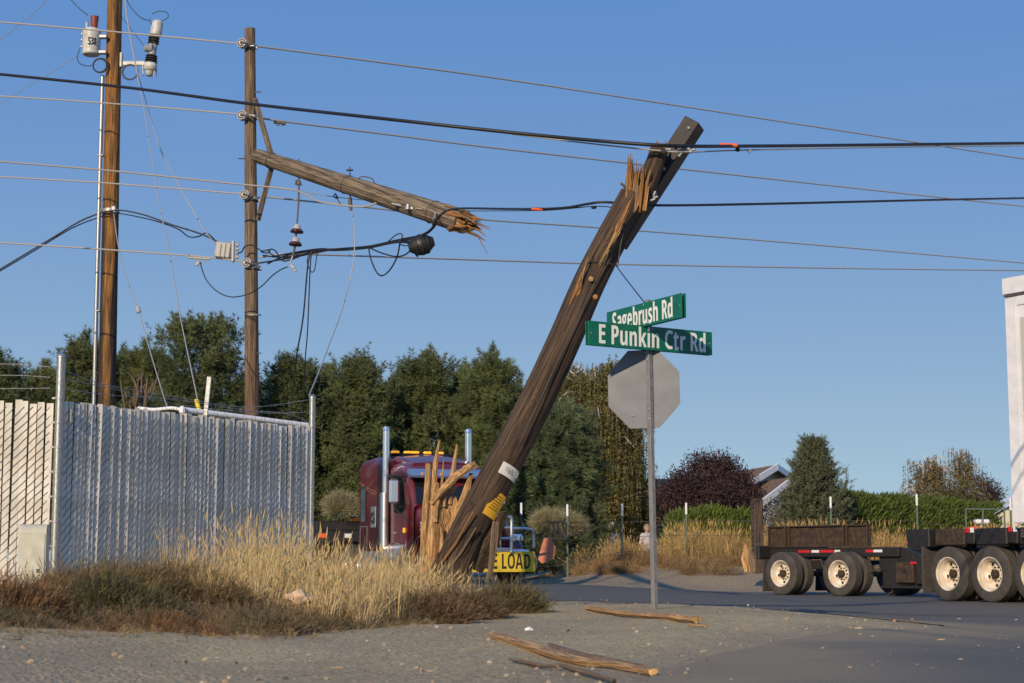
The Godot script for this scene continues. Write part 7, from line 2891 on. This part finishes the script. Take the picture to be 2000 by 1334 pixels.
	for i in 90:
		var d := pow(r.randf(), 1.2) * 15.0 + 7.5
		var x := r.randf_range(-0.12, 0.33) * d
		if x < 0.3 and d > weed_front(x):
			continue
		var rl := road_left(d)
		var s := pow(r.randf(), 2.0) * 0.045 + 0.016
		chx.append(Transform3D(Basis(Vector3.UP, r.randf() * TAU).scaled_local(Vector3.ONE * s), on_ground(x, d, 0.006 + (0.055 if x > rl else 0.0))))
		chc.append(shade(Color(0.46, 0.36, 0.23), r, 0.35))
	many("wood_chips", cm.mesh(), M.stone, chx, chc, null, "small pale wood chips scattered over the dirt and asphalt", "wood chips")


# ---------------------------------------------------------------- start
func _ready() -> void:
	var cam := Camera3D.new()
	cam.name = "camera"
	var ca := CameraAttributesPhysical.new()
	ca.frustum_focal_length = 12.0 / (667.0 / F)
	ca.frustum_near = 0.1
	ca.frustum_far = 3000.0
	ca.frustum_focus_distance = 17.5
	ca.exposure_aperture = 6.3
	cam.attributes = ca
	cam.fov = rad_to_deg(2.0 * atan(667.0 / F))
	cam.far = 3000.0
	cam.position = Vector3(0, EYE, 0)
	cam.rotation = Vector3(PITCH, 0, 0)
	cam.current = true
	add_child(cam)
	var we := WorldEnvironment.new()
	we.name = "world"
	var e := Environment.new()
	e.background_mode = Environment.BG_SKY
	var sky := Sky.new()
	var sm := ProceduralSkyMaterial.new()
	sm.sky_top_color = srgb(0.1025, 0.2900, 0.7250)
	sm.sky_horizon_color = srgb(0.5813, 0.7937, 0.8625)
	sm.sky_curve = 0.1
	sm.ground_bottom_color = Color(0.4, 0.36, 0.3)
	sm.ground_horizon_color = Color(0.6, 0.6, 0.58)
	sm.sun_angle_max = 12.0
	sm.sun_curve = 0.1
	# faint high wisps of cloud
	var wisp := FastNoiseLite.new()
	wisp.seed = 4
	wisp.frequency = 1.0
	wisp.fractal_octaves = 4
	sm.sky_cover = picture(1024, 512, func(x, y):
		var lat = PI * (0.5 - (y + 0.5) / 512.0)
		var lon = TAU * x / 1024.0
		if lat < 0.02:
			return Color.BLACK
		var v := Vector3(cos(lon) * cos(lat), sin(lat), sin(lon) * cos(lat))
		var q := wisp.get_noise_3d(v.x * 3.0 + v.y * 2.0, v.y * 26.0 + v.x * 2.0, v.z * 3.0)
		var s := clampf((q - 0.08) * 2.2, 0, 1) * clampf((wisp.get_noise_3d(v.x * 2.0, v.y * 4.0 + 9.0, v.z * 2.0) + 0.25) * 1.6, 0, 1)
		var g := s * 0.24
		return Color(g, g, g * 0.98))
	sky.sky_material = sm
	e.sky = sky
	e.tonemap_mode = Environment.TONE_MAPPER_LINEAR
	e.tonemap_exposure = 0.8
	e.sdfgi_enabled = true
	e.ssao_enabled = true
	e.ssil_enabled = true
	we.environment = e
	add_child(we)
	var sun := DirectionalLight3D.new()
	sun.name = "sun"
	var az := deg_to_rad(23.0)
	var el := deg_to_rad(21.5)
	var dir := Vector3(sin(az) * cos(el), -sin(el), -cos(az) * cos(el))
	sun.look_at_from_position(Vector3.ZERO, dir, Vector3.UP)
	sun.light_color = Color(1.0, 0.91, 0.78)
	sun.light_energy = 1.6
	sun.light_angular_distance = 0.5
	sun.shadow_enabled = true
	add_child(sun)
	rng.seed = 1
	nz.seed = 7
	nz.frequency = 0.01
	nz.fractal_octaves = 3
	nz2.seed = 19
	nz2.frequency = 0.03
	nz2.fractal_octaves = 3
	materials()
	setting()
	house()
	fence()
	left_pole()
	middle_pole()
	leaning_pole()
	stump()
	hanging_timber()
	street_sign()
	truck()
	dollies()
	yard()
	pedestal()
	person(1195, 55.0, 1.64, 0.2, "person with white hair and a plaid shirt standing behind the dry grass", Color(0.6, 0.58, 0.55), Color(0.6, 0.58, 0.56))
	person(1264, 55.4, 1.58, 0.4, "person in a checked shirt partly hidden by the street sign's post", Color(0.3, 0.2, 0.14), Color(0.6, 0.56, 0.54))
	wires()
	planting()
